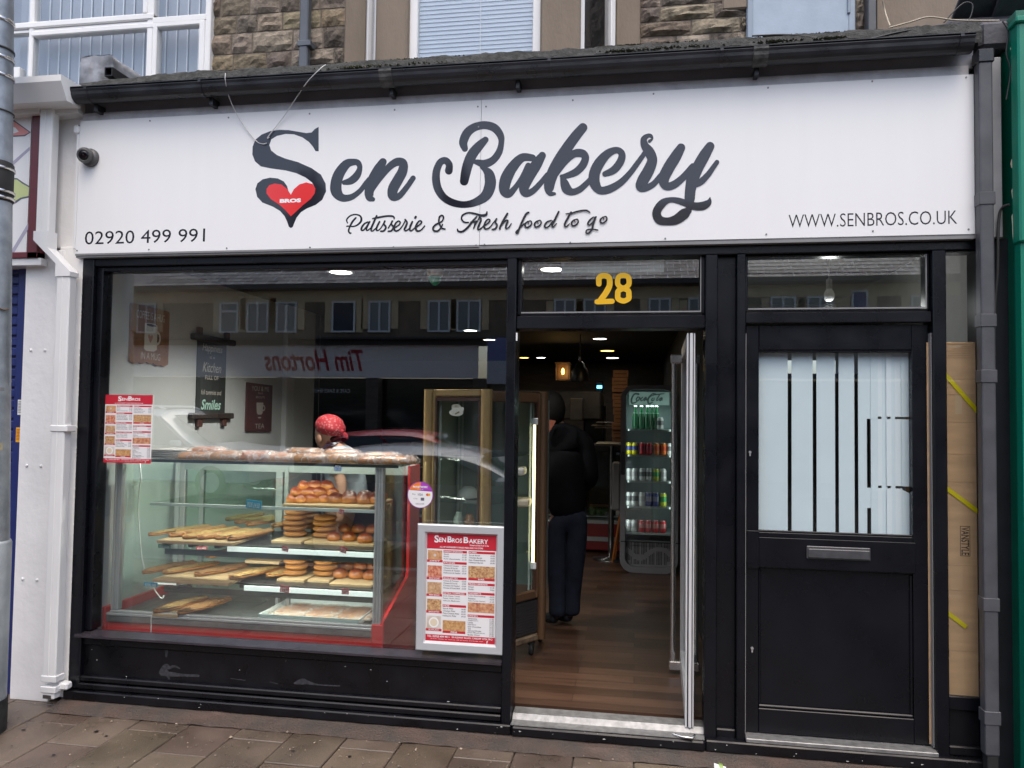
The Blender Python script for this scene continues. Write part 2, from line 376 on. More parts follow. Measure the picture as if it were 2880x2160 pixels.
# no-smoking sign strip behind the fanlight (small pale notice)
a, b = P(1578, 735, .06), P(1868, 770, .06)
m = MB(); m.box(a.x, b.x, .058, .062, P(1700, 768, .06).z, 2.494); o = m.build('notice_strip', mat('clear_notice', (.36, .37, .33), .4), SF)
m = MB(); q = P(1617, 761, .056); m.lathe([(.011, 0), (.011, .0008)], (q.x, .0565, q.z), 20, axis='y'); m.build('no_smoking_mark', mat('mark_grey', (.2, .2, .19), .5), o)
m = MB(); m.lathe([(.0085, 0), (.0085, .0006)], (q.x, .0558, q.z), 20, axis='y'); m.build('no_smoking_mark', mat('clear_notice', (.36, .37, .33)), o)
m = MB(); m.box(-.0085, .0085, .0548, .0554, -.001, .001, rot=Matrix.Translation((q.x, 0, q.z)) @ Matrix.Rotation(R(45), 4, 'Y')); m.build('no_smoking_mark', mat('mark_grey', (.2, .2, .19), .5), o)
# side door leaf
m = MB()
for a in ((.548, .612, .03, .08, .116, 2.146), (1.335, 1.410, .03, .08, .116, 2.146), (.612, 1.335, .03, .08, 2.02, 2.146), (.612, 1.335, .03, .08, .935, 1.105), (.612, 1.335, .03, .08, .116, .235)): m.box(*a, bev=.003)
m.box(.612, 1.335, .05, .075, .235, .935)
for x0, x1, z0, z1 in ((.612, 1.335, .235, .935),):
    m.box(x0, x1, .036, .051, z0, z0+.016, bev=.005); m.box(x0, x1, .038, .051, z1-.012, z1, bev=.004); m.box(x0, x0+.012, .038, .051, z0+.016, z1-.012, bev=.004); m.box(x1-.012, x1, .038, .051, z0+.016, z1-.012, bev=.004)
for x0, x1, z0, z1 in ((.612, 1.335, 1.105, 2.02),):
    m.box(x0, x1, .034, .052, z0, z0+.010, bev=.003); m.box(x0, x1, .034, .052, z1-.012, z1, bev=.003)
m.box(.553, .612, .016, .031, .925, 1.112, bev=.002); m.box(.612, 1.345, .024, .031, .932, 1.08, bev=.002)
SD = m.build('side_door', BLACK, SF)
pane(.612, 1.335, 1.115, 2.008, SD, .055, mt=WINS)
m = MB(); a, b = P(2268, 1535, .02), P(2448, 1578, .02); m.box(a.x, b.x, .014, .025, b.z, a.z, bev=.003); m.box(a.x+.007, b.x-.004, .008, .0145, b.z+.006, a.z-.012, bev=.004); m.build('letter_box', mat('letterbox_metal', (.10, .10, .105), .38, metal=.5, var=.15, vs=30), SD)
for px, py in ((2109, 1275), (2115, 1826)):
    q = P(px, py, .028); m = MB(); m.lathe([(.0068, -.006), (.0068, .004)], (q.x, .026, q.z+.006), 14, axis='y'); m.box(q.x-.0035, q.x+.0035, .02, .03, q.z-.013, q.z+.002); m.build('lock_cylinder', ALU, SD)
m = MB(); m.box(1.4105, 1.4145, .0, .06, .118, 2.10); m.box(.5435, .5465, .0, .06, .118, 2.1); m.build('door_seal', mat('seal_grey', (.24, .235, .23), .6), SF)
# open glass door leaf: hinged at the pier, standing open into the shop
HX, HY = .276, .02; LX = .300; LY = .93
ang = math.atan2(LX-HX, LY-HY); ROT = Matrix.Translation((HX, HY, 0)) @ Matrix.Rotation(-ang, 4, 'Z')
Ld = math.hypot(LX-HX, LY-HY); m = MB()
for u0, u1, z0, z1 in ((0, .05, .13, 2.10), (Ld-.05, Ld, .13, 2.10), (.05, Ld-.05, 2.03, 2.10), (.05, Ld-.05, .13, .24)): m.box(-.021, .021, u0, u1, z0, z1, bev=.002, rot=ROT)
for w0, w1, y in ((-.0205, -.013, -.006), (-.006, .009, -.009), (.0135, .0205, -.005)): m.box(w0, w1, y, .001, .12, 2.105, bev=.002, rot=ROT)
GD = m.build('glass_door', mat('door_edge_white', (.72, .72, .72), .3, metal=.25, var=.12, vs=6, stretch=(12, 1, 1)), SF)
m = MB(); m.box(-.003, .003, .05, Ld-.05, .24, 2.03, rot=ROT); m.build('door_pane', CGL, GD)
m = MB(); m.box(-.0125, -.0065, -.004, .0, .125, 2.1, rot=ROT); m.box(.0095, .013, -.004, .0, .125, 2.1, rot=ROT); m.build('door_gasket', RUBBER, GD)
m = MB()
for s_ in (-1, 1):
    x = s_*.068; m.tube([ROT @ Vector((x, Ld-.14, .19)), ROT @ Vector((x, Ld-.14, 2.045))], .0155, 14)
    for z in (.155, 2.0): m.box(min(x-s_*-.022, s_*.015), max(x-s_*-.022, s_*.015), Ld-.165, Ld-.115, z, z+.055, bev=.006, rot=ROT)
m.build('pull_handle', mat('handle_steel', (.62, .6, .58), .22, metal=.9, var=.1, vs=4), GD)
m = MB(); q = DP(1480, 1592, -.02); m.tube([(q.x-.06, -.03, .100), (q.x-.02, -.05, .098), (q.x+.03, -.06, .099), (q.x+.045, -.03, .104)], .006, 8); m.build('floor_pivot', STEEL, GD)
m = MB(); q = DP(1118, 725, .0); m.box(q.x-.004, q.x+.004, -.028, -.025, q.z-.03, q.z+.012); q = DP(1100, 1272, 0); m.build('door_contact', UPVC, SF)

# scuffs and chipped paint on the black panels
m = MB(); sc = [[(1045, 440, 30), (1075, 405, 40), (1100, 410, 20), (1130, 400, 14), (1165, 415, 8)], [(1050, 450, 26), (1110, 452, 30), (1180, 458, 18), (1285, 462, 16)], [(1080, 440, 30), (1095, 480, 12)], [(1080, 300, 18), (1078, 335, 14)], [(1910, 510, 14), (1960, 500, 40), (1990, 505, 26), (2060, 520, 10), (2200, 528, 10)], [(1495, 480, 4), (1590, 492, 5)], [(1750, 502, 5), (1800, 515, 4)]]
ribbon(m, sc, .434, 0, 1700, .0145); m.build('scuff_mark', mat('grey_scuff', (.035, .035, .04), .6, var=.5, vs=60), SF)
m = MB(); rs = random.Random(17)
for k in range(46):
    x = rs.uniform(-3.15, 1.6); z = rs.choice([rs.uniform(.1, .37), rs.uniform(.04, .09)]) if x < -.7 else rs.uniform(.036, .086); y = -.0225 if z > .088 and z < .122 else .0145 if z > .1 else -.0505 if x < -.62 or x > .35 else -.0555; s_ = rs.uniform(.0012, .004)
    m.mesh([(x-s_*rs.uniform(.5, 2.5), y, z), (x, y, z-s_*.7), (x+s_*rs.uniform(.5, 3), y, z+s_*.2), (x, y, z+s_)], [(0, 1, 2, 3)])
m.build('paint_chip', mat('chip_white', (.5, .5, .48), .7), SF)
# ================================================================ fascia sign
SG = thing('shop_sign', 'long white fascia sign with dark script bakery name and red heart', 'shop sign', (-.8, -.05, 2.58))
Ys = -.05
tl, tr, bl, br = P(216, 342, Ys), P(2725, 208, Ys), P(212, 712, Ys), P(2743, 661, Ys)
sx0, sx1, sz0, sz1 = bl.x, br.x, (bl.z+br.z)/2, (tl.z+tr.z)/2
xm = P(1354, 300, Ys).x
for a, b in ((sx0, xm-.0008), (xm+.0008, sx1)):
    m = MB(); m.box(a, b, Ys, Ys+.006, sz0, sz1, bev=.0015); m.build('sign_panel', SIGNW, SG)
m = MB(); bt = P(1350, 268, Ys+.02).z
m.box(sx0+.012, sx1-.02, Ys+.0065, Ys+.03, sz0+.01, bt+.012); m.build('backing_board', BACKW, SG)
m = MB(); m.box(sx0, sx1, Ys+.004, .05, sz0-.022, sz0-.001, bev=.002); m.box(sx0, xm, Ys-.002, Ys+.004, sz0-.010, sz0-.001); m.build('bottom_trim', GREYT, SG)
# lettering
yl = Ys - .0004
S_out = [(2065, 822), (2065, 980), (2045, 980), (2028, 950), (2000, 918), (1960, 890), (1905, 870), (1850, 868), (1795, 880), (1758, 903), (1745, 940), (1757, 975), (1795, 1005), (1850, 1028), (1930, 1050), (2020, 1090), (2080, 1132), (2110, 1190), (2113, 1240), (2088, 1295), (2045, 1328), (1990, 1350), (1950, 1375), (1922, 1410), (1906, 1448), (1898, 1470), (1885, 1478), (1872, 1470), (1862, 1440), (1845, 1402), (1815, 1367), (1770, 1340), (1700, 1312), (1666, 1275), (1655, 1225), (1668, 1188), (1702, 1162), (1750, 1151), (1800, 1156), (1838, 1175), (1860, 1205), (1869, 1238), (1885, 1290), (1920, 1300), (2000, 1270), (2043, 1222), (2022, 1182), (1980, 1150), (1920, 1122), (1850, 1104), (1760, 1092), (1690, 1078), (1652, 1045), (1635, 1000), (1637, 950), (1655, 905), (1695, 872), (1750, 850), (1810, 841), (1870, 843), (1930, 853), (1985, 862), (2020, 858), (2040, 836)]
w2 = lambda pts, s, ox, oy, y: [(q.x, q.z) for q in (P(ox+a*s, oy+b*s, y) for a, b in pts)]
m = MB(); m.poly_xz(w2(S_out, .434, 0, 0, yl), yl, None)
sen = [[(965, 447, 46), (1030, 430, 70), (1085, 380, 70), (1112, 310, 50), (1095, 262, 56), (1050, 254, 64), (985, 275, 84), (920, 360, 100), (890, 450, 106), (893, 535, 104), (945, 590, 74), (1030, 585, 58), (1110, 530, 48), (1170, 455, 48), (1200, 415, 44)],
       [(1330, 252, 72), (1285, 330, 98), (1235, 425, 100), (1203, 520, 90), (1205, 585, 76), (1235, 605, 44)],
       [(1225, 520, 44), (1300, 410, 52), (1390, 300, 66), (1465, 252, 76), (1520, 265, 80), (1515, 340, 92), (1470, 425, 98), (1425, 510, 98), (1425, 578, 84), (1485, 572, 60), (1555, 490, 52), (1615, 405, 50)]]
ribbon(m, sen, .29837, 680, 380, yl-.0001)
bak = [[(276, 252, 46), (265, 205, 62), (292, 140, 64), (345, 98, 60), (420, 82, 58), (490, 102, 60), (533, 155, 52), (540, 210, 42), (522, 280, 50), (480, 335, 54), (420, 362, 60), (372, 352, 44), (338, 345, 26)],
       [(425, 188, 46), (380, 232, 66), (332, 290, 74), (300, 360, 74), (282, 430, 70), (271, 488, 62)],
       [(160, 412, 56), (163, 368, 50), (135, 338, 50), (98, 352, 50), (72, 410, 54), (68, 480, 58), (85, 550, 58), (130, 610, 54), (200, 646, 52), (280, 656, 48), (360, 636, 58), (430, 588, 76), (460, 510, 82), (452, 440, 74), (425, 405, 46), (395, 385, 22)],
       [(765, 318, 50), (690, 318, 62), (622, 385, 76), (575, 470, 86), (562, 550, 76), (592, 580, 56), (640, 535, 40), (690, 460, 36), (735, 375, 44)],
       [(836, 302, 54), (790, 372, 80), (742, 450, 80), (705, 530, 74), (715, 575, 56), (765, 560, 46), (825, 500, 40), (872, 440, 34)],
       [(1130, 100, 66), (1075, 165, 74), (1000, 270, 80), (940, 370, 84), (900, 460, 84), (885, 535, 72), (893, 575, 40), (925, 578, 22)],
       [(925, 460, 28), (995, 355, 44), (1060, 292, 56), (1120, 285, 60), (1148, 315, 54), (1130, 370, 56), (1080, 420, 54), (1010, 448, 40), (975, 452, 26)],
       [(980, 455, 30), (996, 500, 60), (1015, 545, 70), (1055, 565, 50), (1110, 545, 46), (1170, 490, 40), (1215, 435, 34)],
       [(1290, 435, 40), (1355, 405, 56), (1402, 345, 56), (1412, 290, 50), (1375, 262, 46), (1310, 288, 60), (1250, 355, 76), (1215, 430, 80), (1215, 500, 78), (1252, 552, 58), (1320, 545, 58), (1400, 500, 50), (1470, 430, 42), (1530, 350, 38), (1580, 280, 34)],
       [(1612, 198, 24), (1632, 180, 14), (1622, 160, 26), (1600, 158, 30), (1572, 183, 46), (1577, 228, 56), (1610, 275, 74), (1632, 335, 72), (1605, 410, 82), (1568, 475, 84), (1548, 525, 72), (1580, 538, 50), (1640, 508, 44), (1690, 450, 38), (1725, 410, 34)],
       [(1840, 245, 62), (1800, 312, 80), (1750, 392, 84), (1715, 470, 80), (1732, 522, 60), (1790, 512, 56), (1860, 455, 50), (1925, 380, 46)],
       [(2050, 235, 64), (2010, 300, 80), (1960, 390, 84), (1925, 470, 88), (1908, 550, 78), (1902, 615, 74), (1893, 655, 56)],
       [(1935, 515, 44), (1985, 490, 48), (2035, 440, 42), (2075, 385, 36), (2100, 350, 34)],
       [(2050, 605, 6), (2040, 640, 44), (2000, 665, 60), (1940, 668, 56), (1880, 648, 48), (1820, 628, 44), (1760, 622, 38), (1705, 648, 58), (1664, 710, 62), (1682, 765, 64), (1740, 778, 56), (1805, 765, 70), (1865, 722, 76), (1893, 700, 50)]]
ribbon(m, bak, .38879, 1200, 320, yl-.0001); m.build('lettering', VINYL, SG)
heart = [(1885, 1262), (1905, 1225), (1940, 1195), (1985, 1182), (2025, 1192), (2043, 1220), (2040, 1252), (2015, 1288), (1965, 1328), (1920, 1370), (1885, 1402), (1850, 1362), (1810, 1326), (1755, 1290), (1728, 1255), (1727, 1225), (1745, 1200), (1780, 1189), (1825, 1196), (1862, 1226)]
m = MB(); m.poly_xz(w2(heart, .434, 0, 0, yl-.0008), yl-.001, None); H_ = m.build('heart_emblem', VINYLR, SG)
m = MB(); a, b = P(787, 571, yl), P(847, 558, yl); text_xz(m, 'BROS', a.x, a.z, b.x-a.x, b.z-a.z, yl-.0014, bold=.06); m.build('lettering', VINYLW, H_)
m = MB(); a, b = P(238, 688, yl), P(577, 648, yl); text_xz(m, '02920 499 991', a.x, a.z, b.x-a.x, .076, yl); m.build('phone_number', VINYL, SG)
m = MB(); a, b = P(2218, 641, yl), P(2692, 601, yl); text_xz(m, 'WWW.SENBROS.CO.UK', a.x, a.z, b.x-a.x, .066, yl, bold=-.006); m.build('web_address', VINYL, SG)
def sh(st, dx, dy=0): return [(x+dx, y+dy, w) for x, y, w in st]
oo = [(1505, 145, 10), (1485, 165, 14), (1488, 188, 14), (1510, 190, 14), (1535, 165, 12), (1528, 142, 11), (1508, 148, 9), (1512, 165, 8)]
ss = [(362, 198, 9), (385, 160, 11), (396, 138, 13), (386, 165, 14), (402, 190, 15), (386, 218, 14), (362, 222, 12)]
tag_ = [[(104, 158, 9), (97, 132, 12), (125, 102, 12), (165, 92, 12), (203, 105, 14), (210, 140, 17), (185, 170, 14), (150, 185, 12), (112, 182, 11), (98, 184, 11)], [(168, 118, 13), (142, 148, 16), (120, 190, 14), (112, 220, 14), (122, 237, 12), (130, 236, 11)],
        [(262, 150, 12), (234, 165, 14), (213, 195, 16), (213, 214, 14), (230, 212, 12), (255, 180, 11), (268, 155, 11)], [(276, 148, 13), (256, 185, 16), (250, 210, 13), (262, 214, 11), (286, 194, 9)],
        [(330, 102, 14), (305, 158, 16), (287, 203, 16), (294, 221, 12), (312, 210, 10), (330, 190, 9)], [(298, 124, 9), (325, 118, 15), (400, 105, 15), (450, 105, 15), (466, 116, 12), (465, 126, 9)],
        [(352, 148, 14), (332, 188, 15), (328, 212, 13), (344, 214, 10), (364, 196, 9)], ss, sh(ss, 58), [(455, 205, 9), (500, 175, 11), (513, 155, 12), (500, 142, 11), (478, 160, 14), (465, 195, 17), (477, 219, 14), (505, 210, 11), (532, 178, 9)],
        [(530, 182, 9), (552, 140, 11), (548, 128, 12), (566, 152, 14), (556, 185, 16), (546, 208, 15), (560, 217, 11), (588, 196, 9)], [(607, 148, 14), (591, 185, 16), (587, 210, 13), (600, 217, 11), (627, 194, 9)], [(630, 116, 18), (634, 110, 18)],
        [(630, 195, 9), (665, 170, 11), (680, 150, 12), (665, 140, 11), (645, 160, 14), (633, 195, 17), (646, 219, 14), (675, 212, 11), (703, 180, 9)],
        [(862, 204, 11), (838, 198, 13), (815, 155, 13), (818, 112, 13), (838, 98, 12), (850, 115, 13), (836, 145, 12), (790, 170, 14), (769, 195, 15), (776, 217, 15), (805, 219, 14), (832, 192, 12), (842, 168, 10)],
        [(1188, 70, 10), (1180, 94, 20), (1140, 98, 18), (1090, 84, 14), (1040, 78, 12), (1000, 95, 12), (990, 125, 12), (1010, 150, 12), (1045, 153, 10)], [(1108, 108, 12), (1075, 145, 16), (1040, 190, 17), (1000, 222, 16), (966, 222, 14), (958, 206, 10)], [(1062, 150, 9), (1086, 150, 12), (1102, 145, 10)],
        [(1103, 142, 13), (1085, 198, 12)], [(1090, 185, 8), (1122, 128, 10), (1130, 112, 12), (1142, 132, 13), (1122, 180, 16), (1118, 207, 14), (1136, 204, 10), (1162, 178, 9)], [(1165, 182, 9), (1200, 155, 11), (1211, 138, 12), (1196, 128, 11), (1176, 150, 14), (1166, 184, 16), (1177, 204, 13), (1205, 195, 11), (1232, 164, 9)],
        [(1228, 168, 9), (1252, 138, 10), (1264, 122, 12), (1253, 150, 14), (1266, 175, 15), (1252, 202, 14), (1228, 208, 12)], [(1347, 84, 15), (1320, 130, 17), (1292, 185, 16), (1287, 204, 13)], [(1295, 182, 9), (1330, 142, 11), (1350, 140, 14), (1336, 178, 16), (1335, 199, 12), (1355, 194, 10), (1377, 162, 9)],
        [(1512, 76, 15), (1492, 88, 16), (1465, 140, 17), (1440, 200, 16), (1425, 236, 15), (1414, 228, 12), (1440, 200, 11), (1478, 162, 9)], oo, sh(oo, 74, -4), [(1688, 138, 11), (1655, 150, 14), (1636, 178, 15), (1646, 194, 13), (1672, 180, 11), (1700, 142, 11)], [(1746, 70, 15), (1717, 130, 17), (1696, 172, 16), (1702, 190, 11), (1728, 162, 9)],
        [(1842, 74, 14), (1816, 120, 17), (1792, 168, 16), (1802, 187, 12), (1830, 164, 9)], [(1802, 86, 8), (1840, 84, 15), (1900, 66, 14), (1960, 60, 14), (1988, 76, 10)], sh(oo, 362, -13), [(2016, 112, 11), (1988, 135, 14), (1972, 163, 14), (1986, 173, 12), (2015, 145, 11), (2028, 112, 11)],
        [(2036, 110, 13), (2016, 160, 16), (2006, 200, 15), (1984, 233, 14), (1960, 236, 13), (1966, 212, 11), (2010, 206, 12), (2050, 213, 10)], sh(oo, 585, -34)]
m = MB(); ribbon(m, tag_, .36166, 940, 570, yl, n=5); m.build('strapline', VINYL, SG)
SCR = mat('screw_head', (.2, .2, .2), .4, metal=.5)
for px, py in [(223, 353), (422, 340), (643, 331), (871, 320), (1110, 309), (1344, 300), (1367, 300), (1611, 282), (1838, 264), (2160, 247), (2453, 229), (2717, 218), (217, 705), (419, 702), (638, 698), (872, 696), (1107, 695), (1339, 690), (1363, 688), (1604, 682), (1871, 671), (2155, 659), (2455, 650), (2724, 645), (1346, 357)]:
    q = P(px, py, Ys); m = MB(); m.lathe([(.0045, -.0026), (.0045, .001)], (q.x, Ys, q.z), 8, axis='y'); m.build('screw', SCR, SG)
# ================================================================ dome camera
q = P(255, 445, Ys); SCM = thing('security_camera', 'small dark grey turret security camera on left end of the white sign', 'camera', (q.x, Ys, q.z))
CAMG = mat('camera_grey', (.09, .09, .09), .4, var=.1); m = MB(); m.lathe([(.052, -.0005), (.052, -.016), (.047, -.026), (.03, -.03)], (q.x+.004, Ys, q.z), 28, axis='y'); m.build('camera_base', CAMG, SCM)
m = MB(); c_ = Vector((q.x-.003, Ys-.04, q.z+.003)); d = Vector((.30, -.9, -.28)).normalized(); rq = d.to_track_quat('Z', 'Y').to_matrix().to_4x4()
def lath_dir(m, prof, c, rq, n=24, **k):
    t = MB(); t.lathe(prof, n=n); V = [c + rq.to_3x3() @ v.co for v in t.bm.verts]; t.bm.verts.index_update(); F = [[v.index for v in f.verts] for f in t.bm.faces]; t.bm.free(); m.mesh(V, F, smooth=True, **k)
lath_dir(m, [(.0, -.045), (.028, -.038), (.044, -.012), (.045, .008), (.037, .027), (.033, .031), (.029, .028)], c_, rq); B_ = m.build('camera_ball', CAMG, SCM)
m = MB(); lath_dir(m, [(.0, .0285), (.014, .030), (.027, .028), (.0272, .025)], c_, rq); m.build('camera_lens', mat('lens_black', (.004, .004, .006), .05), B_)
# ================================================================ gutter, downpipe, ledge
GT = thing('roof_gutter', 'black half-round gutter running along the top above the white sign', 'gutter', (-.85, -.12, 3.49))
gz = .5*(P(1432, 215, -.17).z + P(1432, 170, -.17).z); g0, g1 = DP(148, 205, -.16).x, DP(2104, 85, -.16).x
m = MB(); rr = .05; cyy = -.125; N_ = 10
arc = [(cyy+rr*math.cos(a), gz+.012+rr*math.sin(a)) for a in [math.pi+math.pi*k/N_ for k in range(N_+1)]]
arc = [(cyy-rr, gz+.036)] + [(cyy-rr-.006, gz+.036), (cyy-rr-.006, gz+.024)] + arc + [(cyy+rr, gz+.036)]
sec = arc + [(y*.985+cyy*.015, z+.004) for y, z in arc[::-1]]
m.prism_x(sec[::1], g0, g1) if False else None
na = len(arc); V = [(x, y, z) for x in (g0, g1) for y, z in arc]; m.mesh(V, [(i, i+1, na+i+1, na+i) for i in range(na-1)], smooth=False)
V2 = [(x, y, z+.003) for x in (g0, g1) for y, z in arc]; m.mesh(V2, [(i, na+i, na+i+1, i+1) for i in range(na-1)])
for x in (g0, g1): m.mesh([(x, y, z) for y, z in arc], [list(range(na))])
m.build('gutter_channel', GUT, GT)
def ring_clip(x, w, o): 
    m = MB(); a2 = [(cyy+(y-cyy)*1.0+(-o if y < cyy else o)*abs(y-cyy)/rr, z-o*.8) for y, z in arc]; n2 = len(a2)
    V = [(xx, y, z) for xx in (x-w, x+w) for y, z in a2]; m.mesh(V, [(i, i+1, n2+i+1, n2+i) for i in range(n2-1)])
    for xx in (x-w, x+w): m.mesh([(xx, y, z) for y, z in a2]+[(xx, y, z) for y, z in arc], [(i, i+1, n2+i+1, n2+i) for i in range(n2-1)])
    return m
for px in (1085, 2140): ring_clip(P(px, 190, -.17).x, .035, .006).build('gutter_union', mat('dirty_union', (.05, .05, .047), .6, var=.7, vs=25, bump=.4, bs=60), GT)
for px in (245, 565, 1545, 2030, 2705): ring_clip(P(px, 190, -.17).x, .008, .004).build('gutter_bracket', GUT, GT)
for px in (265, 590, 1098, 1455, 2130):
    x = P(px, 190, -.12).x; m = MB(); m.box(x-.012, x+.012, -.1, -.02, gz-.075, gz-.03, bev=.003); m.build('gutter_bracket', GUT, GT)
m = MB(); a, b = DP(165, 245, -.02).x, DP(2100, 130, -.02).x
m.box(a, b, -.03, .3, bt+.002, gz+.05); struct(m.build('fascia_board', mat('grey_fascia', (.27, .275, .29), .55, var=.15, vs=5, bump=.1)))
px0, px1 = P(2758, 1100, -.09).x, P(2800, 1240, -.09).x
DPp = thing('downpipe', 'dark grey square downpipe at the right end of the bakery sign', 'downpipe', ((px0+px1)/2, -.07, .05))
m = MB(); m.box(px0, px1, -.105, -.045, .14, gz-.04, bev=.008, seg=2); m.build('pipe_body', PIPE, DPp)
for y0, y1 in ((105, 175),):
    m = MB(); m.box(px0-.006, px1+.006, -.112, -.04, P(2750, 178, -.1).z, gz-.01, bev=.006); m.build('pipe_outlet', GUT, DPp)
for py in (540, 883, 1040, 1682, 2000):
    z = P(2780, py, -.1).z; m = MB(); m.box(px0-.004, px1+.004, -.109, -.042, z-.06, z, bev=.002); m.build('pipe_collar', PIPE, DPp)
m = MB(); m.box(px0+.01, px1-.005, -.10, -.05, .0, .14, bev=.003); m.build('pipe_foot', RUBBER, DPp)
# mossy mortar ledge / flat roof of the shopfront
m = MB(); rs = random.Random(5); nx = 260; x0, x1 = DP(175, 160, 0).x, 1.62; V = []; F = []
prof = [(-.085, gz+.03), (-.09, gz+.085), (-.06, gz+.135), (.0, gz+.165), (.25, gz+.18), (1.6, gz+.2)]
for i in range(nx+1):
    x = x0+(x1-x0)*i/nx; e = max(0, 1-(x-x0)/.5)
    for k, (y, z) in enumerate(prof):
        h = mnoise.noise(Vector((x*9, k*1.7, 0)))*.014 + mnoise.noise(Vector((x*40, k*3.1, 5)))*.007
        V.append((x, y, z-(0 if k == 0 else e*.03)+(h if 0 < k < 5 else 0)))
n_ = len(prof); F = [(i*n_+k, i*n_+k+1, (i+1)*n_+k+1, (i+1)*n_+k) for i in range(nx) for k in range(n_-1)]
m.mesh(V, F); MORT = mat('mossy_mortar', (.018, .019, .015), .95, c2=(.062, .062, .058), vs=30, bump=.8, bs=110, detail=8)
LEDGE = tag(m.build('mortar_ledge', MORT), 'rough grey mossy mortar ledge on top of the bakery gutter', 'ledge')
MOSS = mat('moss_green', (.035, .042, .008), .95, c2=(.07, .065, .02), vs=60, bump=.8, bs=200)
m = MB(); rs = random.Random(11)
for c0, wd in ((2190, 60), (1870, 120), (1100, 160), (2330, 50), (1010, 60), (1760, 60)):
    for _ in range(420):
        px = rs.gauss(c0, wd*.5); q = P(px, 0, -.05); x = q.x; k = rs.random(); y = -.092+.09*k; z = gz+.085+.075*k+.004; s_ = rs.uniform(.003, .009)
        if x0 < x < x1: m.mesh([(x-s_, y, z), (x+s_, y-s_*.4, z-s_*.3), (x+s_*.3, y+s_, z+s_), (x-s_*.2, y-s_, z+s_*.6)], [(0, 1, 2), (0, 3, 1), (1, 3, 2), (0, 2, 3)])
stuff(m.build('moss', MOSS), 'green brown moss tufts growing on the mortar ledge', 'moss')
# box-section awning arm in plastic + wrapped box on the left of the ledge
a, b = DP(172, 112, .0), DP(250, 170, .0)
PB = thing('wrapped_box', 'box wrapped in grey plastic standing on the left end of the ledge', 'box', ((a.x+b.x)/2, .2, 3.6))
m = MB(); zb, zt = gz+.13, P(300, 150, .0).z; L_ = 1.0; V = []; F = []; nu, nv = 18, 8
xa, xb = P(225, 200, .02).x, P(318, 200, .02).x
sec = [(xa, zb), (xa, zt-.01), (xa+.02, zt), (xb-.02, zt), (xb, zt-.015), (xb, zb)]
secp = []
for i in range(len(sec)-1):
    for t in range(6): secp.append((sec[i][0]+(sec[i+1][0]-sec[i][0])*t/6, sec[i][1]+(sec[i+1][1]-sec[i][1])*t/6))
secp.append(sec[-1]); ns = len(secp)
for j in range(nu+1):
    y = .02+.85*j/nu
    for i, (x, z) in enumerate(secp):
        h = mnoise.noise(Vector((x*25, y*14, z*25)))*.009
        V.append((x+h, y, z+mnoise.noise(Vector((x*22, y*18, 9+z*10)))*.009))
F = [(j*ns+i, j*ns+i+1, (j+1)*ns+i+1, (j+1)*ns+i) for j in range(nu) for i in range(ns-1)]
m.mesh(V, F, smooth=True)
ng = 14; V = []; F = []
for i in range(ng+1):
    for j in range(9):
        x = xa+(xb-xa)*i/ng; z = zb+(zt-zb)*j/8; V.append((x, .02+mnoise.noise(Vector((x*30, 3, z*22)))*.012, z+(mnoise.noise(Vector((x*20, 0, 0)))*.006 if j == 8 else 0)))
F = [(i*9+j, (i+1)*9+j, (i+1)*9+j+1, i*9+j+1) for i in range(ng) for j in range(8)]; m.mesh(V, F, smooth=True)
m.build('plastic_wrap', mat('grey_plastic_wrap', (.36, .37, .39), .25, c2=(.13, .135, .145), vs=9, bump=.5, bs=30, coat=.4), PB)
m = MB(); q = P(308, 203, -.02)
for a in ((q.x-.025, q.x+.025, q.z+.021, q.z+.026), (q.x-.025, q.x+.025, q.z-.026, q.z-.021), (q.x-.025, q.x-.02, q.z-.021, q.z+.021), (q.x+.02, q.x+.025, q.z-.021, q.z+.021)):
    m.box(a[0], a[1], -.03, .9, a[2], a[3])
tag(m.build('square_tube', mat('tube_black', (.012, .012, .014), .5)), 'short black hollow square tube sticking out beside the wrapped box', 'tube')
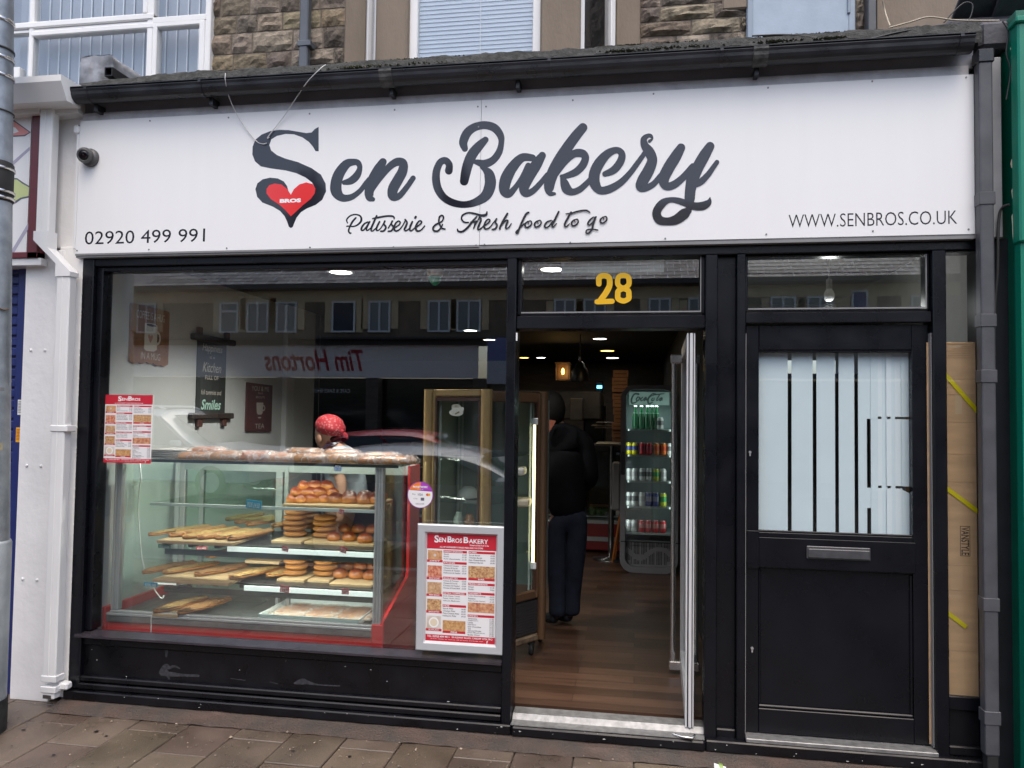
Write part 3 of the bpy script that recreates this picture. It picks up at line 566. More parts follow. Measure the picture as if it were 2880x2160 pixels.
# ================================================================ stone house above
YW = 1.0
UB = thing('stone_house', 'brown rough stone house wall rising above the bakery shopfront', 'house', (-.8, YW, 3.7))
STONE = mat('sandstone_block', (.225, .19, .15), .85, var=.4, vs=26, bump=.7, bs=55, vcol=True, detail=8)
MORTAR = mat('stone_mortar', (.15, .125, .10), .9, var=.2, vs=30, bump=.4, bs=120)
RENDER = mat('sandstone_dressing', (.23, .185, .14), .8, c2=(.165, .13, .095), vs=5, bump=.25, bs=90, stretch=(1, 1, .35))
rs = random.Random(21); m = MB()
def stones(m, x0, x1, z0, z1, y):
    z = z0
    while z < z1:
        h = rs.choice([.085, .1, .115, .13, .15]); x = x0 + (-rs.random()*.15)
        while x < x1:
            w = rs.uniform(.14, .36); a, b = max(x0, x)+.005, min(x1, x+w)-.005
            if b-a > .02:
                t = rs.uniform(.75, 1.15); k = rs.random(); c = (t, t*rs.uniform(.95, 1.0), t*rs.uniform(.88, 1.0))
                if k < .2: c = (t*.75, t*.74, t*.74)
                V = []; nu, nv = 6, 4; sd = rs.random()*50; pr = rs.uniform(.006, .024)
                for i in range(nu+1):
                    for j in range(nv+1):
                        u, v = i/nu, j/nv; e = min(u, 1-u, v, 1-v); ed = min(1, e*4.5)
                        d = pr*(.25+.75*ed)*(1 if e > 0 else .15) + (mnoise.noise(Vector((a*7+u*3.2+sd, v*2.6, sd)))*.022 if e > 0 else 0)
                        V.append((a+(b-a)*u+mnoise.noise(Vector((v*4, sd, u)))*.006, y-d, z+.005+(h-.01)*v+mnoise.noise(Vector((u*4, sd, v)))*.006))
                m.mesh(V, [(i*(nv+1)+j, (i+1)*(nv+1)+j, (i+1)*(nv+1)+j+1, i*(nv+1)+j+1) for i in range(nu) for j in range(nv)], c)
            x += w
        z += h
xa = P(588, 100, YW).x; xb = P(975, 100, YW).x; x2 = P(1800, 60, YW).x; x3 = P(2100, 60, YW).x; x4, x5 = P(2406, 40, YW).x, P(2432, 40, YW).x
for a_, b_ in ((xa, xb), (x2, x3), (x4, x5)): m = MB(); stones(m, a_, b_, 3.6, 5.2, YW); m.build('stone_facing', STONE, UB)
m = MB(); m.box(-3.05, 2.9, YW+.001, YW+.25, 3.3, 6.4) if False else None
m.box(xa, xb+.02, YW+.003, YW+.25, 3.3, 6.4); m.box(x2-.05, x3, YW+.003, YW+.25, 3.3, 6.4); m.box(x4-.01, x5+.01, YW+.003, YW+.25, 3.3, 6.4); m.box(-9, 9, YW+.6, YW+.7, 2.7, 6.4)
m.box(-9, 9, YW-.02, YW+.7, 6.4, 6.5)
m.build('wall_core', MORTAR, UB)
m = MB()
def upx(px, Y): return P(px, 80, Y).x
# bay: left splay jamb, piers either side of the middle light, right splay
YB = .62
m.box(upx(975, YW), upx(1030, .95), YW-.045, YW+.2, 3.4, 6.3, bev=.01)
m.box(upx(1055, YB), upx(1144, YB), YB, YB+.2, 3.4, 6.3, bev=.012)
m.box(upx(1519, YB), upx(1632, YB), YB, YB+.2, 3.4, 6.3, bev=.012)
m.box(upx(1732, YW), upx(1800, YW), YW-.05, YW+.2, 3.4, 6.3, bev=.01)
m.box(upx(2030, YW), upx(2100, YW)+.0, YW-.03, YW+.004, P(2060, 32, YW).z, 6.0, bev=.01)
m.box(upx(2462, YW), upx(2720, YW)+6, YW-.04, YW+.2, 3.3, 6.3)
m.build('dressed_stone', RENDER, UB)
def win(parent, name, x0, x1, z0, z1, y, fw=.045, mull=(), trans=(), mt=UPVC, gl=UWIN):
    m = MB()
    m.box(x0, x0+fw, y, y+.06, z0, z1, bev=.006); m.box(x1-fw, x1, y, y+.06, z0, z1, bev=.006); m.box(x0+fw, x1-fw, y, y+.06, z0, z0+fw, bev=.006); m.box(x0+fw, x1-fw, y, y+.06, z1-fw, z1, bev=.006)
    for x in mull: m.box(x-fw*.6, x+fw*.6, y-.003, y+.055, z0+fw, z1-fw, bev=.006)
    for z in trans: m.box(x0+fw, x1-fw, y-.006, y+.05, z-fw*.6, z+fw*.6, bev=.006)
    w = m.build(name, mt, parent); m = MB(); m.box(x0+fw*.8, x1-fw*.8, y+.025, y+.031, z0+fw*.8, z1-fw*.8); m.build('pane', gl, w); return w
zlow = 3.55
w1 = win(UB, 'window', upx(1144, YB)+.0, upx(1519, YB)-.0, zlow, 6.2, YB+.05, fw=.055)
BLM = mat('blind_slat', (.62, .68, .76), .5)
BL = thing('venetian_blind', 'closed pale venetian blind behind the middle upstairs window', 'blind', ((upx(1144, YB)+upx(1519, YB))/2, YB+.12, 3.6))
m = MB(); z = zlow+.03
while z < 4.9:
    m.box(upx(1165, YB), upx(1505, YB), YB+.105, YB+.108, z, z+.0255, rot=None); m.mesh([(upx(1165, YB), YB+.1, z), (upx(1505, YB), YB+.1, z), (upx(1505, YB), YB+.115, z+.004), (upx(1165, YB), YB+.115, z+.004)], [(0, 1, 2, 3)]); z += .028
m.build('slats', BLM, BL)
m = MB(); xx = upx(1342, YB); m.tube([(xx, YB+.097, 3.55), (xx, YB+.097, 4.9)], .0035, 6); m.build('ladder_cord', UPVC, BL)
# splayed side lights of the bay
for (pa, ya, pb, yb, nm) in ((1030, .95, 1055, YB+.05, 'l'), (1632, YB+.05, 1732, .95, 'r')):
    A = Vector((upx(pa, ya), ya, 0)); B = Vector((upx(pb, yb), yb, 0)); L_ = (B-A).length; an = math.atan2(B.y-A.y, B.x-A.x)
    RT = Matrix.Translation(A) @ Matrix.Rotation(an, 4, 'Z'); f_ = .05 if nm == 'l' else .045
    m = MB(); m.box(0, f_, 0, .06, 3.45, 6.2, bev=.005, rot=RT); m.box(L_-f_, L_, 0, .06, 3.45, 6.2, bev=.005, rot=RT); m.box(f_, L_-f_, 0, .06, 3.45, 3.56, rot=RT)
    w2_ = m.build('window', UPVC, UB); m = MB(); m.box(f_*.9, L_-f_*.9, .025, .03, 3.5, 6.2, rot=RT); m.build('pane', glass('dark_side_glass', (.9, .9, .9), 1.5), w2_)
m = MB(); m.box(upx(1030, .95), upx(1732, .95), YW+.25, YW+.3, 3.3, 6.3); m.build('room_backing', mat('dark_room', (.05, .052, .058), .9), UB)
# boarded window on the right, pale blue grey
m = MB(); a, b = P(2100, 50, YW-.02), P(2406, 50, YW-.02)
m.box(a.x, b.x, YW-.02, YW+.05, 3.5, 6.0, bev=.004); BD = m.build('boarded_window', mat('pale_blue_board', (.36, .44, .53), .45, c2=(.29, .36, .44), vs=7, bump=.08), UB)
m = MB(); x = P(2118, 50, YW-.03).x; m.box(a.x+.004, x, YW-.032, YW-.019, 3.5, 6.0, bev=.003); x = P(2388, 50, YW-.03).x; m.box(x, x+.004, YW-.023, YW-.019, 3.5, 6.0)
for py in (2, 30): z = P(2388, py, YW).z; m.box(x-.008, x+.008, YW-.034, YW-.019, z-.03, z+.04, bev=.003)
m.build('board_frame', mat('board_edge', (.25, .31, .38), .5), BD)
# pipes on the upper wall
m = MB(); a, b = P(848, 90, YW-.06), P(872, 90, YW-.06); m.box(a.x, b.x, YW-.1, YW-.04, 3.6, 6.2, bev=.008); UP1 = m.build('upper_downpipe', mat('slate_pipe', (.09, .105, .125), .45, var=.15, vs=6), None)
tag(UP1, 'narrow slate grey downpipe on the stone wall left of the bay window', 'downpipe')
m = MB(); z = P(860, 125, YW-.08).z; m.box(a.x-.01, b.x+.025, YW-.106, YW-.02, z-.02, z+.02, bev=.004); m.build('pipe_clip', _mats['slate_pipe'], UP1)
m = MB(); a, b = P(2436, 40, YW-.06), P(2460, 40, YW-.06); m.box(a.x, b.x, YW-.1, YW-.02, 3.6, 6.2, bev=.006); tag(m.build('upper_downpipe', PIPE), 'grey upper downpipe between the blue board and the tan rendered wall', 'downpipe')
# slate roof corner, lead work and cables at the top right
RS = thing('roof_corner', 'dark slate roof corner with lead flashing above the green shop', 'roof', (2.0, .3, 3.7))
SLATE = mat('dark_slate', (.035, .035, .043), .55, c2=(.065, .062, .07), vs=14, bump=.3, bs=50)
m = MB(); rs = random.Random(9)
for k, (px, py, w, h) in enumerate(((2700, 20, .34, .09), (2790, 2, .3, .1), (2840, 40, .3, .1), (2870, 5, .3, .12), (2800, 52, .22, .07))):
    q = P(px, py, .35); rt = Matrix.Translation(q) @ Matrix.Rotation(R(rs.uniform(-6, 14)), 4, 'Y') @ Matrix.Rotation(R(-32), 4, 'X'); m.box(-.02, w, -.12, .2, -.012, .012, bev=.004, rot=rt)
m.build('roof_slate', SLATE, RS)
m = MB(); a = P(2660, 60, .3); m.box(a.x, a.x+6, .3, .9, 3.55, P(2700, 45, .3).z, bev=.03); a = P(2760, 90, -.05); m.box(a.x, a.x+6, -.03, .3, P(2760, 130, -.05).z, P(2760, 52, -.05).z, bev=.02); m.build('lead_flashing', SLATE, RS)
def cable(name, label, pts, r, mt, Y=None):
    pp = [P(x, y, Y_) for x, y, Y_ in pts]; pp = [Vector(v) for v in spline([tuple(q) for q in pp], 8)]
    m = MB(); m.tube(pp, r, 6); return tag(m.build(name, mt), label, 'cable')
cable('roof_cable', 'black cable draped along the ledge towards the green shop', [(2115, 101, -.05), (2220, 98, -.06), (2330, 110, -.08), (2420, 114, -.09), (2520, 92, -.08), (2600, 78, -.05), (2680, 68, .0), (2760, 66, .0)], .0045, BCABLE)
cable('roof_cable', 'thin tan cable hanging down the tan rendered wall', [(2482, 0, .6), (2490, 35, .6), (2503, 73, .4)], .004, mat('tan_cable', (.42, .36, .27), .6))
cable('roof_cable', 'loose tan cable looping over the ledge near the slate roof', [(2500, 78, .0), (2560, 62, .0), (2612, 48, .0), (2680, 56, .0), (2740, 58, .0), (2810, 58, .0)], .004, _mats['tan_cable'])
cable('roof_cable', 'black cable loop arching up beside the slate roof corner', [(2655, 64, .0), (2680, 35, .0), (2712, 8, .0), (2735, 14, .0), (2728, 50, .0), (2705, 78, .0)], .0035, BCABLE)
cable('roof_cable', 'black cable falling in front of the green shop edge', [(2820, 60, -.12), (2836, 90, -.12), (2830, 150, -.12), (2842, 200, -.12), (2830, 280, -.12)], .004, BCABLE)
cable('sign_wire', 'thin white wire looping from the gutter down over the big letter', [(634, 206, -.19), (634, 228, -.19), (645, 275, -.12), (668, 325, -.075), (692, 362, -.062), (720, 396, -.06), (738, 405, -.06), (750, 402, -.06)], .0022, CABLE)
cable('sign_wire', 'thin white wire slanting down to the right side of the letter loop', [(916, 182, -.1), (902, 192, -.19), (868, 226, -.19), (842, 262, -.12), (800, 325, -.07), (768, 366, -.06), (752, 388, -.06), (758, 386, -.06)], .0022, CABLE)
# ================================================================ neighbour on the left
NB = thing('neighbour_shop', 'white neighbouring shop on the left with navy shutter and patterned sign', 'shop', (-3.6, .1, 0))
m = MB(); a = DP(62, 560, 0).x; b = DP(128, 560, 0).x; m.box(a, -3.30, -.02, .2, 0, 2.60, bev=.004)
m.build('pilaster', WPAINT, NB)
for py in (985, 1310, 1630): 
    for px in (0, 1):
        z = P(90, py, -.02).z; x = P((87, 127)[px] - (py-985)*.035, py, -.02).x; mm = MB(); mm.lathe([(.0085, .001), (.0085, -.004), (.004, -.007)], (x, -.02, z), 10, axis='y'); mm.build('rivet', UPVC, NB)
m = MB(); m.box(-3.335, -3.176, -.012, .2, .03, 2.62, bev=.004); m.box(-3.42, -3.16, .0, .2, 2.62, 3.5); 
rs = random.Random(2)
for k in range(60):
    z = .1+2.4*k/60+rs.uniform(-.02, .02); s_ = rs.uniform(.003, .010); m.box(-3.182, -3.172+rs.uniform(0, .004), -.0135, -.02+rs.uniform(0, .005), z, z+s_*2, bev=.002)
m.build('party_strip', WPAINT, NB)
m = MB(); zt = DP(40, 565, .06).z; z = 0
m.box(-9, a+.02, .07, .1, 0, zt+.06); k = 0
while z < zt: m.box(-9, DP(32, 900, .06).x, .055, .07, z, z+.05, bev=.012); z += .062
m.box(DP(31, 900, .05).x, a-.001, .04, .07, 0, zt, bev=.004)
SHU = m.build('roller_shutter', NAVY, NB)
for (px0_, py0_, px1_, py1_, mt, lb) in ((50, 1124, 72, 1167, mat('white_label', (.75, .75, .72), .5), 'w'), (45, 1202, 69, 1244, mat('amber_label', (.85, .42, .01), .5), 'y')):
    q0, q1 = P(px0_, py0_, .035), P(px1_, py1_, .035); m = MB(); m.box(q0.x, q1.x, .036, .038, q1.z, q0.z)
    st = m.build('warning_sticker', mt, SHU); m = MB()
    for k in range(8): m.box(q0.x+.004, q1.x-.004-(k % 3)*.006, .035, .0358, q0.z-.008-(k+.6)*(q0.z-q1.z)*.1, q0.z-.005-(k+.6)*(q0.z-q1.z)*.1)
    m.build('sticker_print', mat('print_grey', (.2, .2, .2), .6) if lb == 'w' else mat('print_red', (.5, .08, .01), .6), st)
# patterned fascia of the neighbour
Yn = -.06; q0, q1 = P(36, 330, Yn), P(100, 710, Yn)
m = MB(); m.box(-9, P(86, 400, Yn).x, Yn, Yn+.05, q1.z-.02, P(60, 322, Yn).z); nsg = m.build('fascia_panel', SIGNW, NB)
def blob(pts, mt, nm, yo): m = MB(); m.poly_xz([(P(x, y, Yn-yo).x, P(x, y, Yn-yo).z) for x, y in pts], Yn-yo, None); m.build(nm, mt, nsg)
blob([(20, 338), (40, 338), (87, 372), (70, 383), (20, 386)], mat('leaf_outline', (.10, .11, .14), .5), 'painted_leaf', .001); blob([(20, 342), (40, 342), (83, 372), (68, 380), (20, 382)], mat('coral_print', (.75, .30, .27), .5), 'painted_leaf', .0015); blob([(20, 356), (42, 358), (53, 370), (40, 375), (20, 375)], SIGNW, 'painted_leaf', .002)
blob([(20, 500), (48, 501), (64, 512), (84, 524), (82, 555), (60, 560), (44, 572), (20, 574)], _mats['leaf_outline'], 'painted_leaf', .001); blob([(20, 504), (48, 505), (62, 516), (82, 527), (80, 551), (58, 556), (40, 567), (20, 569)], mat('lime_print', (.55, .62, .28), .5), 'painted_leaf', .0015)
blob([(20, 468), (84, 412), (84, 422), (20, 480)], mat('lilac_print', (.42, .4, .5), .5), 'painted_leaf', .001); blob([(20, 725), (82, 622), (82, 640), (28, 730)], _mats['lilac_print'], 'painted_leaf', .001)
m = MB(); t0, t1, t2, t3 = P(90, 324, Yn-.02), P(112, 328, Yn-.02), P(78, 708, Yn-.02), P(104, 708, Yn-.02)
m.box(min(t0.x, t2.x), t3.x, Yn-.02, Yn+.05, q1.z-.035, P(90, 322, Yn-.02).z, bev=.003); m.box(-9, t3.x, Yn-.02, Yn+.05, q1.z-.035, q1.z+.0, bev=.003); m.build('sign_border', MAROON, NB)
m = MB(); zz = P(60, 310, Yn-.05); m.box(-9, P(112, 315, Yn-.05).x, Yn-.06, .1, P(60, 322, Yn-.05).z, P(60, 300, Yn-.05).z, bev=.005); m.box(-9, t3.x+.02, Yn-.01, .12, q1.z-.075, q1.z-.035); m.build('sign_cornice', UPVC, NB)
m = MB(); q = P(60, 245, -.2); q_ = P(60, 288, -.2); xe = DP(145, 205, -.2).x
m.prism_x([(-.25, q.z+.035), (-.25, q.z-.0), (-.2, q_.z-.005), (-.09, q_.z-.005), (-.09, q.z+.035)], -9, xe); m.box(-9, xe-.02, -.09, .3, q_.z-.03, q.z+.05); m.build('eaves_gutter', UPVC, NB)
ap = [DP(75, 197, -.1), DP(105, 196, -.1), DP(145, 212, -.1)]
# white downpipe with offset and foot
WD = thing('white_downpipe', 'white plastic square downpipe with an angled offset on the left pier', 'downpipe', (-3.3, -.05, .05))
yp = -.08
def pipe_seg(m, A, B, w=.034, d=.03):
    A, B = Vector(A), Vector(B); dr = (B-A); L_ = dr.length; rq = dr.to_track_quat('Z', 'Y'); 
    V = []
    for z in (0, L_):
        for x, y in ((-w, -d), (w, -d), (w, d), (-w, d)):
            V.append(A + dr.normalized()*z + Vector((x if abs(dr.x) < .5*abs(dr.z) or True else x, y, 0)))
    m.mesh(V, [(0, 1, 5, 4), (1, 2, 6, 5), (2, 3, 7, 6), (3, 0, 4, 7), (0, 3, 2, 1), (4, 5, 6, 7)])
m = MB(); c1 = P(133, 275, yp); c2 = P(122, 670, yp); c3 = P(120, 690, yp); c4 = P(180, 752, yp); c5 = P(177, 775, yp); c6 = P(144, 1900, yp)
xt = (P(117, 400, yp).x+P(158, 400, yp).x)/2; xb_ = (P(152, 1200, yp).x+P(194, 1200, yp).x)/2
zA, zB = P(120, 680, yp).z, P(180, 765, yp).z
m.box(xt-.042, xt+.042, yp-.03, yp+.03, zA, P(130, 265, yp).z, bev=.006); m.box(xb_-.042, xb_+.042, yp-.03, yp+.03, .16, zB, bev=.006)
m.box(xt-.008, xt+.0, yp-.033, yp-.029, zA, P(130, 285, yp).z, bev=.002); m.box(xb_-.008, xb_+.0, yp-.033, yp-.029, .16, zB-.03, bev=.002)
m.build('pipe_body', UPVC, WD)
m = MB(); V = []; 
for (x, z) in ((xt, zA+.055), (xt, zA-.02), (xb_, zB+.02), (xb_, zB-.03)):
    for dx, dy in ((-.047, -.036), (.047, -.036), (.047, .036), (-.047, .036)): V.append((x+dx, yp+dy, z-(dx*.5 if z in (zA-.02, zB+.02) else 0)))
F = [(k*4+i, k*4+(i+1) % 4, (k+1)*4+(i+1) % 4, (k+1)*4+i) for k in range(3) for i in range(4)]+[(3, 2, 1, 0), (12, 13, 14, 15)]
m.mesh(V, F); m.build('pipe_offset', UPVC, WD)
for (x, px, py) in ((xt, 130, 275), (xb_, 180, 1205), (xb_, 150, 1905), (xb_, 150, 1935)):
    z = P(px, py, yp).z; m = MB(); m.box(x-.047, x+.065 if py == 1205 else x+.048, yp-.036, yp+.036, z-.018, z+.018, bev=.004); m.build('pipe_clip', UPVC, WD)
z0 = P(150, 1935, yp).z
m = MB(); m.box(xb_-.038, xb_+.038, yp-.03, yp+.02, .055, z0, bev=.004); m.box(xb_+.03, xb_+.09, yp+.0, yp+.05, z0-.01, z0+.03, bev=.008); FT = m.build('pipe_shoe', UPVC, WD)
m = MB(); m.box(xb_-.03, xb_+.02, yp-.032, yp-.0295, .057, z0-.03); m.build('shoe_opening', mat('shoe_dark', (.05, .045, .04), .8), FT)
m = MB(); a0, a1 = P(205, 400, -.05), P(238, 400, -.05); m.box(P(212, 500, -.04).x, sx0-.004, -.045, .02, P(190, 700, -.05).z, P(215, 372, -.05).z, bev=.004); zt_ = P(210, 375, -.05).z; m.box(P(208, 400, -.04).x, sx0-.001, -.055, .02, zt_-.005, zt_+.05, bev=.01); m.build('square_trunking', UPVC, WD)
# white upstairs window of the neighbour
NU = thing('upstairs_window', 'large white plastic upstairs window with vertical blinds on the far left', 'window', (-3.9, .9, 3.7))
YU = .95
def U(px): return P(px, 100, YU).x
zt1 = P(300, 55, YU).z; zt2 = P(300, 87, YU).z
m = MB()
for p0, p1 in ((80, 93), (412, 430), (575, 591)): m.box(U(p0), U(p1), YU, YU+.07, 3.5, 6.3, bev=.006)
m.box(-9, U(578), YU+.005, YU+.07, P(300, 72, YU).z-.005, P(300, 72, YU).z+.012)
m.box(-9, U(430), YU-.008, YU+.06, P(250, 68, YU).z, P(250, 50, YU).z, bev=.008); m.box(U(88), U(575), YU-.004, YU+.06, P(250, 92, YU).z, P(250, 76, YU).z, bev=.008)
m.box(U(428), U(580), YU-.004, YU+.06, P(500, 62, YU).z, P(500, 44, YU).z, bev=.006); m.box(U(430), U(442), YU-.006, YU+.06, 3.5, P(500, 62, YU).z, bev=.005); m.box(U(560), U(576), YU-.006, YU+.06, 3.5, P(500, 62, YU).z, bev=.005)
m.box(U(400), U(413), YU-.008, YU+.06, P(250, 50, YU).z, 6.3, bev=.005); m.box(U(40), U(60), YU-.006, YU+.06, 3.5, 4.2, bev=.005)
FRM = m.build('window_frame', UPVC, NU)
m = MB(); m.box(-9, U(580), YU+.03, YU+.036, 3.45, 6.2); m.build('pane', UWIN, NU)
m = MB(); m.box(-9, U(591)+.06, YU+.5, YU+.55, 3.2, 6.4); m.build('room_backing', mat('pale_room', (.33, .35, .4), .9), NU)
VB = thing('vertical_blind', 'pale vertical blind slats behind the white upstairs window', 'blind', (-4, YU+.12, 3.7)); m = MB(); x = U(12)
while x < U(570): m.box(x, x+.074, YU+.15, YU+.152, 3.4, 6.2); m.box(x+.074, x+.083, YU+.14, YU+.145, 3.4, 6.2, mi=1); x += .088
m.build('slats', [mat('grey_slat', (.38, .40, .45), .6), mat('pale_slat_edge', (.8, .82, .84), .5)], VB)
# ================================================================ neighbour on the right
GS = thing('green_shop', 'bright green shopfront edge with peeling paint on the far right', 'shop', (1.95, -.1, 0))
m = MB(); g0 = P(2821, 700, .05).x; g1 = P(2842, 700, -.12).x; zt = P(2860, 70, -.12).z
m.box(g0, g0+6, -.10, .2, .0, P(2840, 30, -.1).z, bev=.004); m.build('side_board', GREEN, GS)
m = MB(); g2 = P(2866, 400, -.2).x; m.box(g2, g2+6, -.2, -.125, P(2860, 680, -.2).z, zt, bev=.008); m.box(g2-.012, g2+6, -.215, -.125, zt-.03, zt+.0, bev=.006); m.box(g2+.01, g2+6, -.18, -.125, 0, P(2860, 680, -.2).z); m.build('fascia_board', mat('green_shop_face', (.0, .19, .115), .35, var=.08, vs=6), GS)
m = MB(); rs = random.Random(31); WOODP = mat('bare_wood', (.5, .42, .33), .8, var=.2)
for px, py, h in ((2848, 136, .02), (2853, 240, .05), (2851, 460, .03), (2852, 545, .035), (2851, 632, .07)):
    q = P(px, py, -.131); pts = [(q.x+math.cos(a)*.011*rs.uniform(.6, 1.3), q.z+math.sin(a)*h*rs.uniform(.6, 1.2)) for a in [k*math.pi/5 for k in range(10)]]; m.poly_xz(pts, -.1315, None)
m.build('peeled_patch', WOODP, GS)
m = MB(); m.box(px1+.002, P(2818, 400, -.03).x, -.03, .1, P(2800, 668, -.03).z, gz-.02, bev=.003); tag(m.build('rivet_panel', mat('grey_panel', (.42, .42, .43), .6, var=.1, vs=10, bump=.1)), 'narrow grey panel strip between the dark downpipe and green shop', 'panel')
m = MB(); m.box(1.656, g0+.01, .0, .15, .0, P(2800, 668, -.03).z); tag(m.build('dark_pier', mat('dark_pier_paint', (.014, .016, .02), .5, var=.3)), 'black painted pier between the downpipe and the green shop', 'pier')
cable('pier_cable', 'thin black cable running down the black pier beside the downpipe', [(2838, 575, -.1), (2815, 590, -.06), (2808, 640, -.05), (2806, 760, -.04), (2800, 830, -.03), (2796, 920, -.03), (2796, 1000, -.03)], .007, mat('dark_cable', (.06, .06, .06), .5))
# ================================================================ lamp post on the left
YL = -.45; xr0 = P(40, 100, YL).x; xr1 = P(31, 1240, YL).x; xr2 = P(27, 1540, YL).x; xr3 = P(23, 1960, YL).x
r0 = .085; zc = P(27, 1525, YL).z
LP = thing('lamp_post', 'galvanised steel lamp post with bands and stickers at the left edge', 'lamp post', (xr1-r0, YL, 0))
cx0, cx1 = xr0-r0*1.36, xr1-r0*1.36
def pc(z): z0_, z1_ = P(31, 1240, YL).z, P(40, 100, YL).z; return cx1+(cx0-cx1)*(z-z0_)/(z1_-z0_)
m = MB(); m.tube([(pc(z), YL, z) for z in (zc, 1.6, 2.4, 3.2, 4.2, 6.0)], r0, 32, mi=0)
m.build('pole', GALV, LP)
m = MB(); rb = max(r0+.006, (xr3-cx1)/1.36); m.lathe([(rb, 0), (rb, .10), (rb-.004, .2), (rb-.006, zc-.01), (rb-.012, zc+.005), (r0, zc+.012)], (cx1, YL, 0), 32, caps=False); m.build('base_sleeve', mat('base_sleeve_steel', (.42, .45, .47), .5, metal=.4, c2=(.3, .33, .35), vs=9, bump=.2, bs=30), LP)
m = MB(); m.lathe([(rb+.002, 0), (rb+.003, .12), (rb+.001, .17)], (cx1, YL, 0), 32, caps=False); m.build('base_grime', mat('tar_black', (.02, .02, .02), .8, var=.5, vs=20, bump=.5, bs=60), LP)
for py, w, k in ((60, .010, 'steel'), (140, .005, 'blk'), (165, .008, 'steel'), (215, .008, 'steel'), (315, .004, 'blk')):
    z = P(20, py, YL).z; m = MB(); m.lathe([(r0+.003, -w), (r0+.006, -w), (r0+.006, w), (r0+.003, w)], (pc(z), YL, z), 32, caps=False)
    if k == 'steel': a = R(-75); m.box(-.02, .02, -.012, .006, -.011, .011, bev=.003, rot=Matrix.Translation((pc(z)+(r0+.006)*math.cos(a), YL+(r0+.006)*math.sin(a), z)) @ Matrix.Rotation(a+R(90), 4, 'Z'))
    m.build('band_clamp', STEEL if k == 'steel' else RUBBER, LP)
zA, zB = P(20, 455, YL).z, P(20, 572, YL).z
m = MB(); m.lathe([(r0+.002, zB), (r0+.008, zB+.01), (r0+.008, zA-.01), (r0+.002, zA)], (pc(zA), YL, 0), 32, caps=False); BS = m.build('black_sleeve', RUBBER, LP)
for py in (475, 540, 558):
    z = P(20, py, YL).z; m = MB(); m.lathe([(r0+.009, -.007), (r0+.012, -.007), (r0+.012, .007), (r0+.009, .007)], (pc(z), YL, z), 32, caps=False); a = R(-75); m.box(-.018, .018, -.012, .006, -.013, .013, bev=.003, rot=Matrix.Translation((pc(z)+(r0+.012)*math.cos(a), YL+(r0+.012)*math.sin(a), z)) @ Matrix.Rotation(a+R(90), 4, 'Z')); m.build('band_clamp', STEEL, LP)
def wrap(z0, z1, a0, a1, mt, nm, rr=.0015):
    m = MB(); n = 8; V = []
    for k in range(n+1):
        a = R(a0+(a1-a0)*k/n)
        for z in (z0, z1): V.append((pc((z0+z1)/2)+(r0+rr)*math.cos(a), YL+(r0+rr)*math.sin(a), z))
    m.mesh(V, [(2*k, 2*k+2, 2*k+3, 2*k+1) for k in range(n)]); return m.build(nm, mt, LP)
zz = lambda py: P(15, py, YL).z
wrap(zz(868), zz(572), -110, -60, mat('notice_white', (.72, .73, .74), .4), 'notice_plate', .004); wrap(zz(870), zz(572), -60, -57, RUBBER, 'notice_plate', .0045); 
wrap(zz(998), zz(980), -120, -36, mat('sticker_navy', (.02, .07, .16), .4), 'sticker'); wrap(zz(1017), zz(998), -120, -38, mat('sticker_cyan', (.05, .42, .55), .4), 'sticker'); wrap(zz(1035), zz(1017), -120, -38, mat('sticker_pink', (.55, .3, .33), .5), 'sticker')
wrap(zz(1266), zz(1245), -120, -12, mat('old_tape', (.34, .29, .19), .6, var=.3, vs=40), 'tape_remnant'); wrap(zz(1430), zz(1408), -120, -20, _mats['old_tape'], 'tape_remnant'); wrap(zz(1100), zz(1090), -120, -8, mat('tape_grey', (.2, .2, .2), .6), 'tape_remnant')
m = MB(); z = zz(872); m.tube([(pc(z)+math.cos(R(a))*(r0+.006), YL+math.sin(R(a))*(r0+.006), z+.004*math.sin(a)) for a in range(-150, 10, 8)], .004, 6); m.build('wire_tie', mat('rusty_wire', (.12, .07, .04), .7), LP)
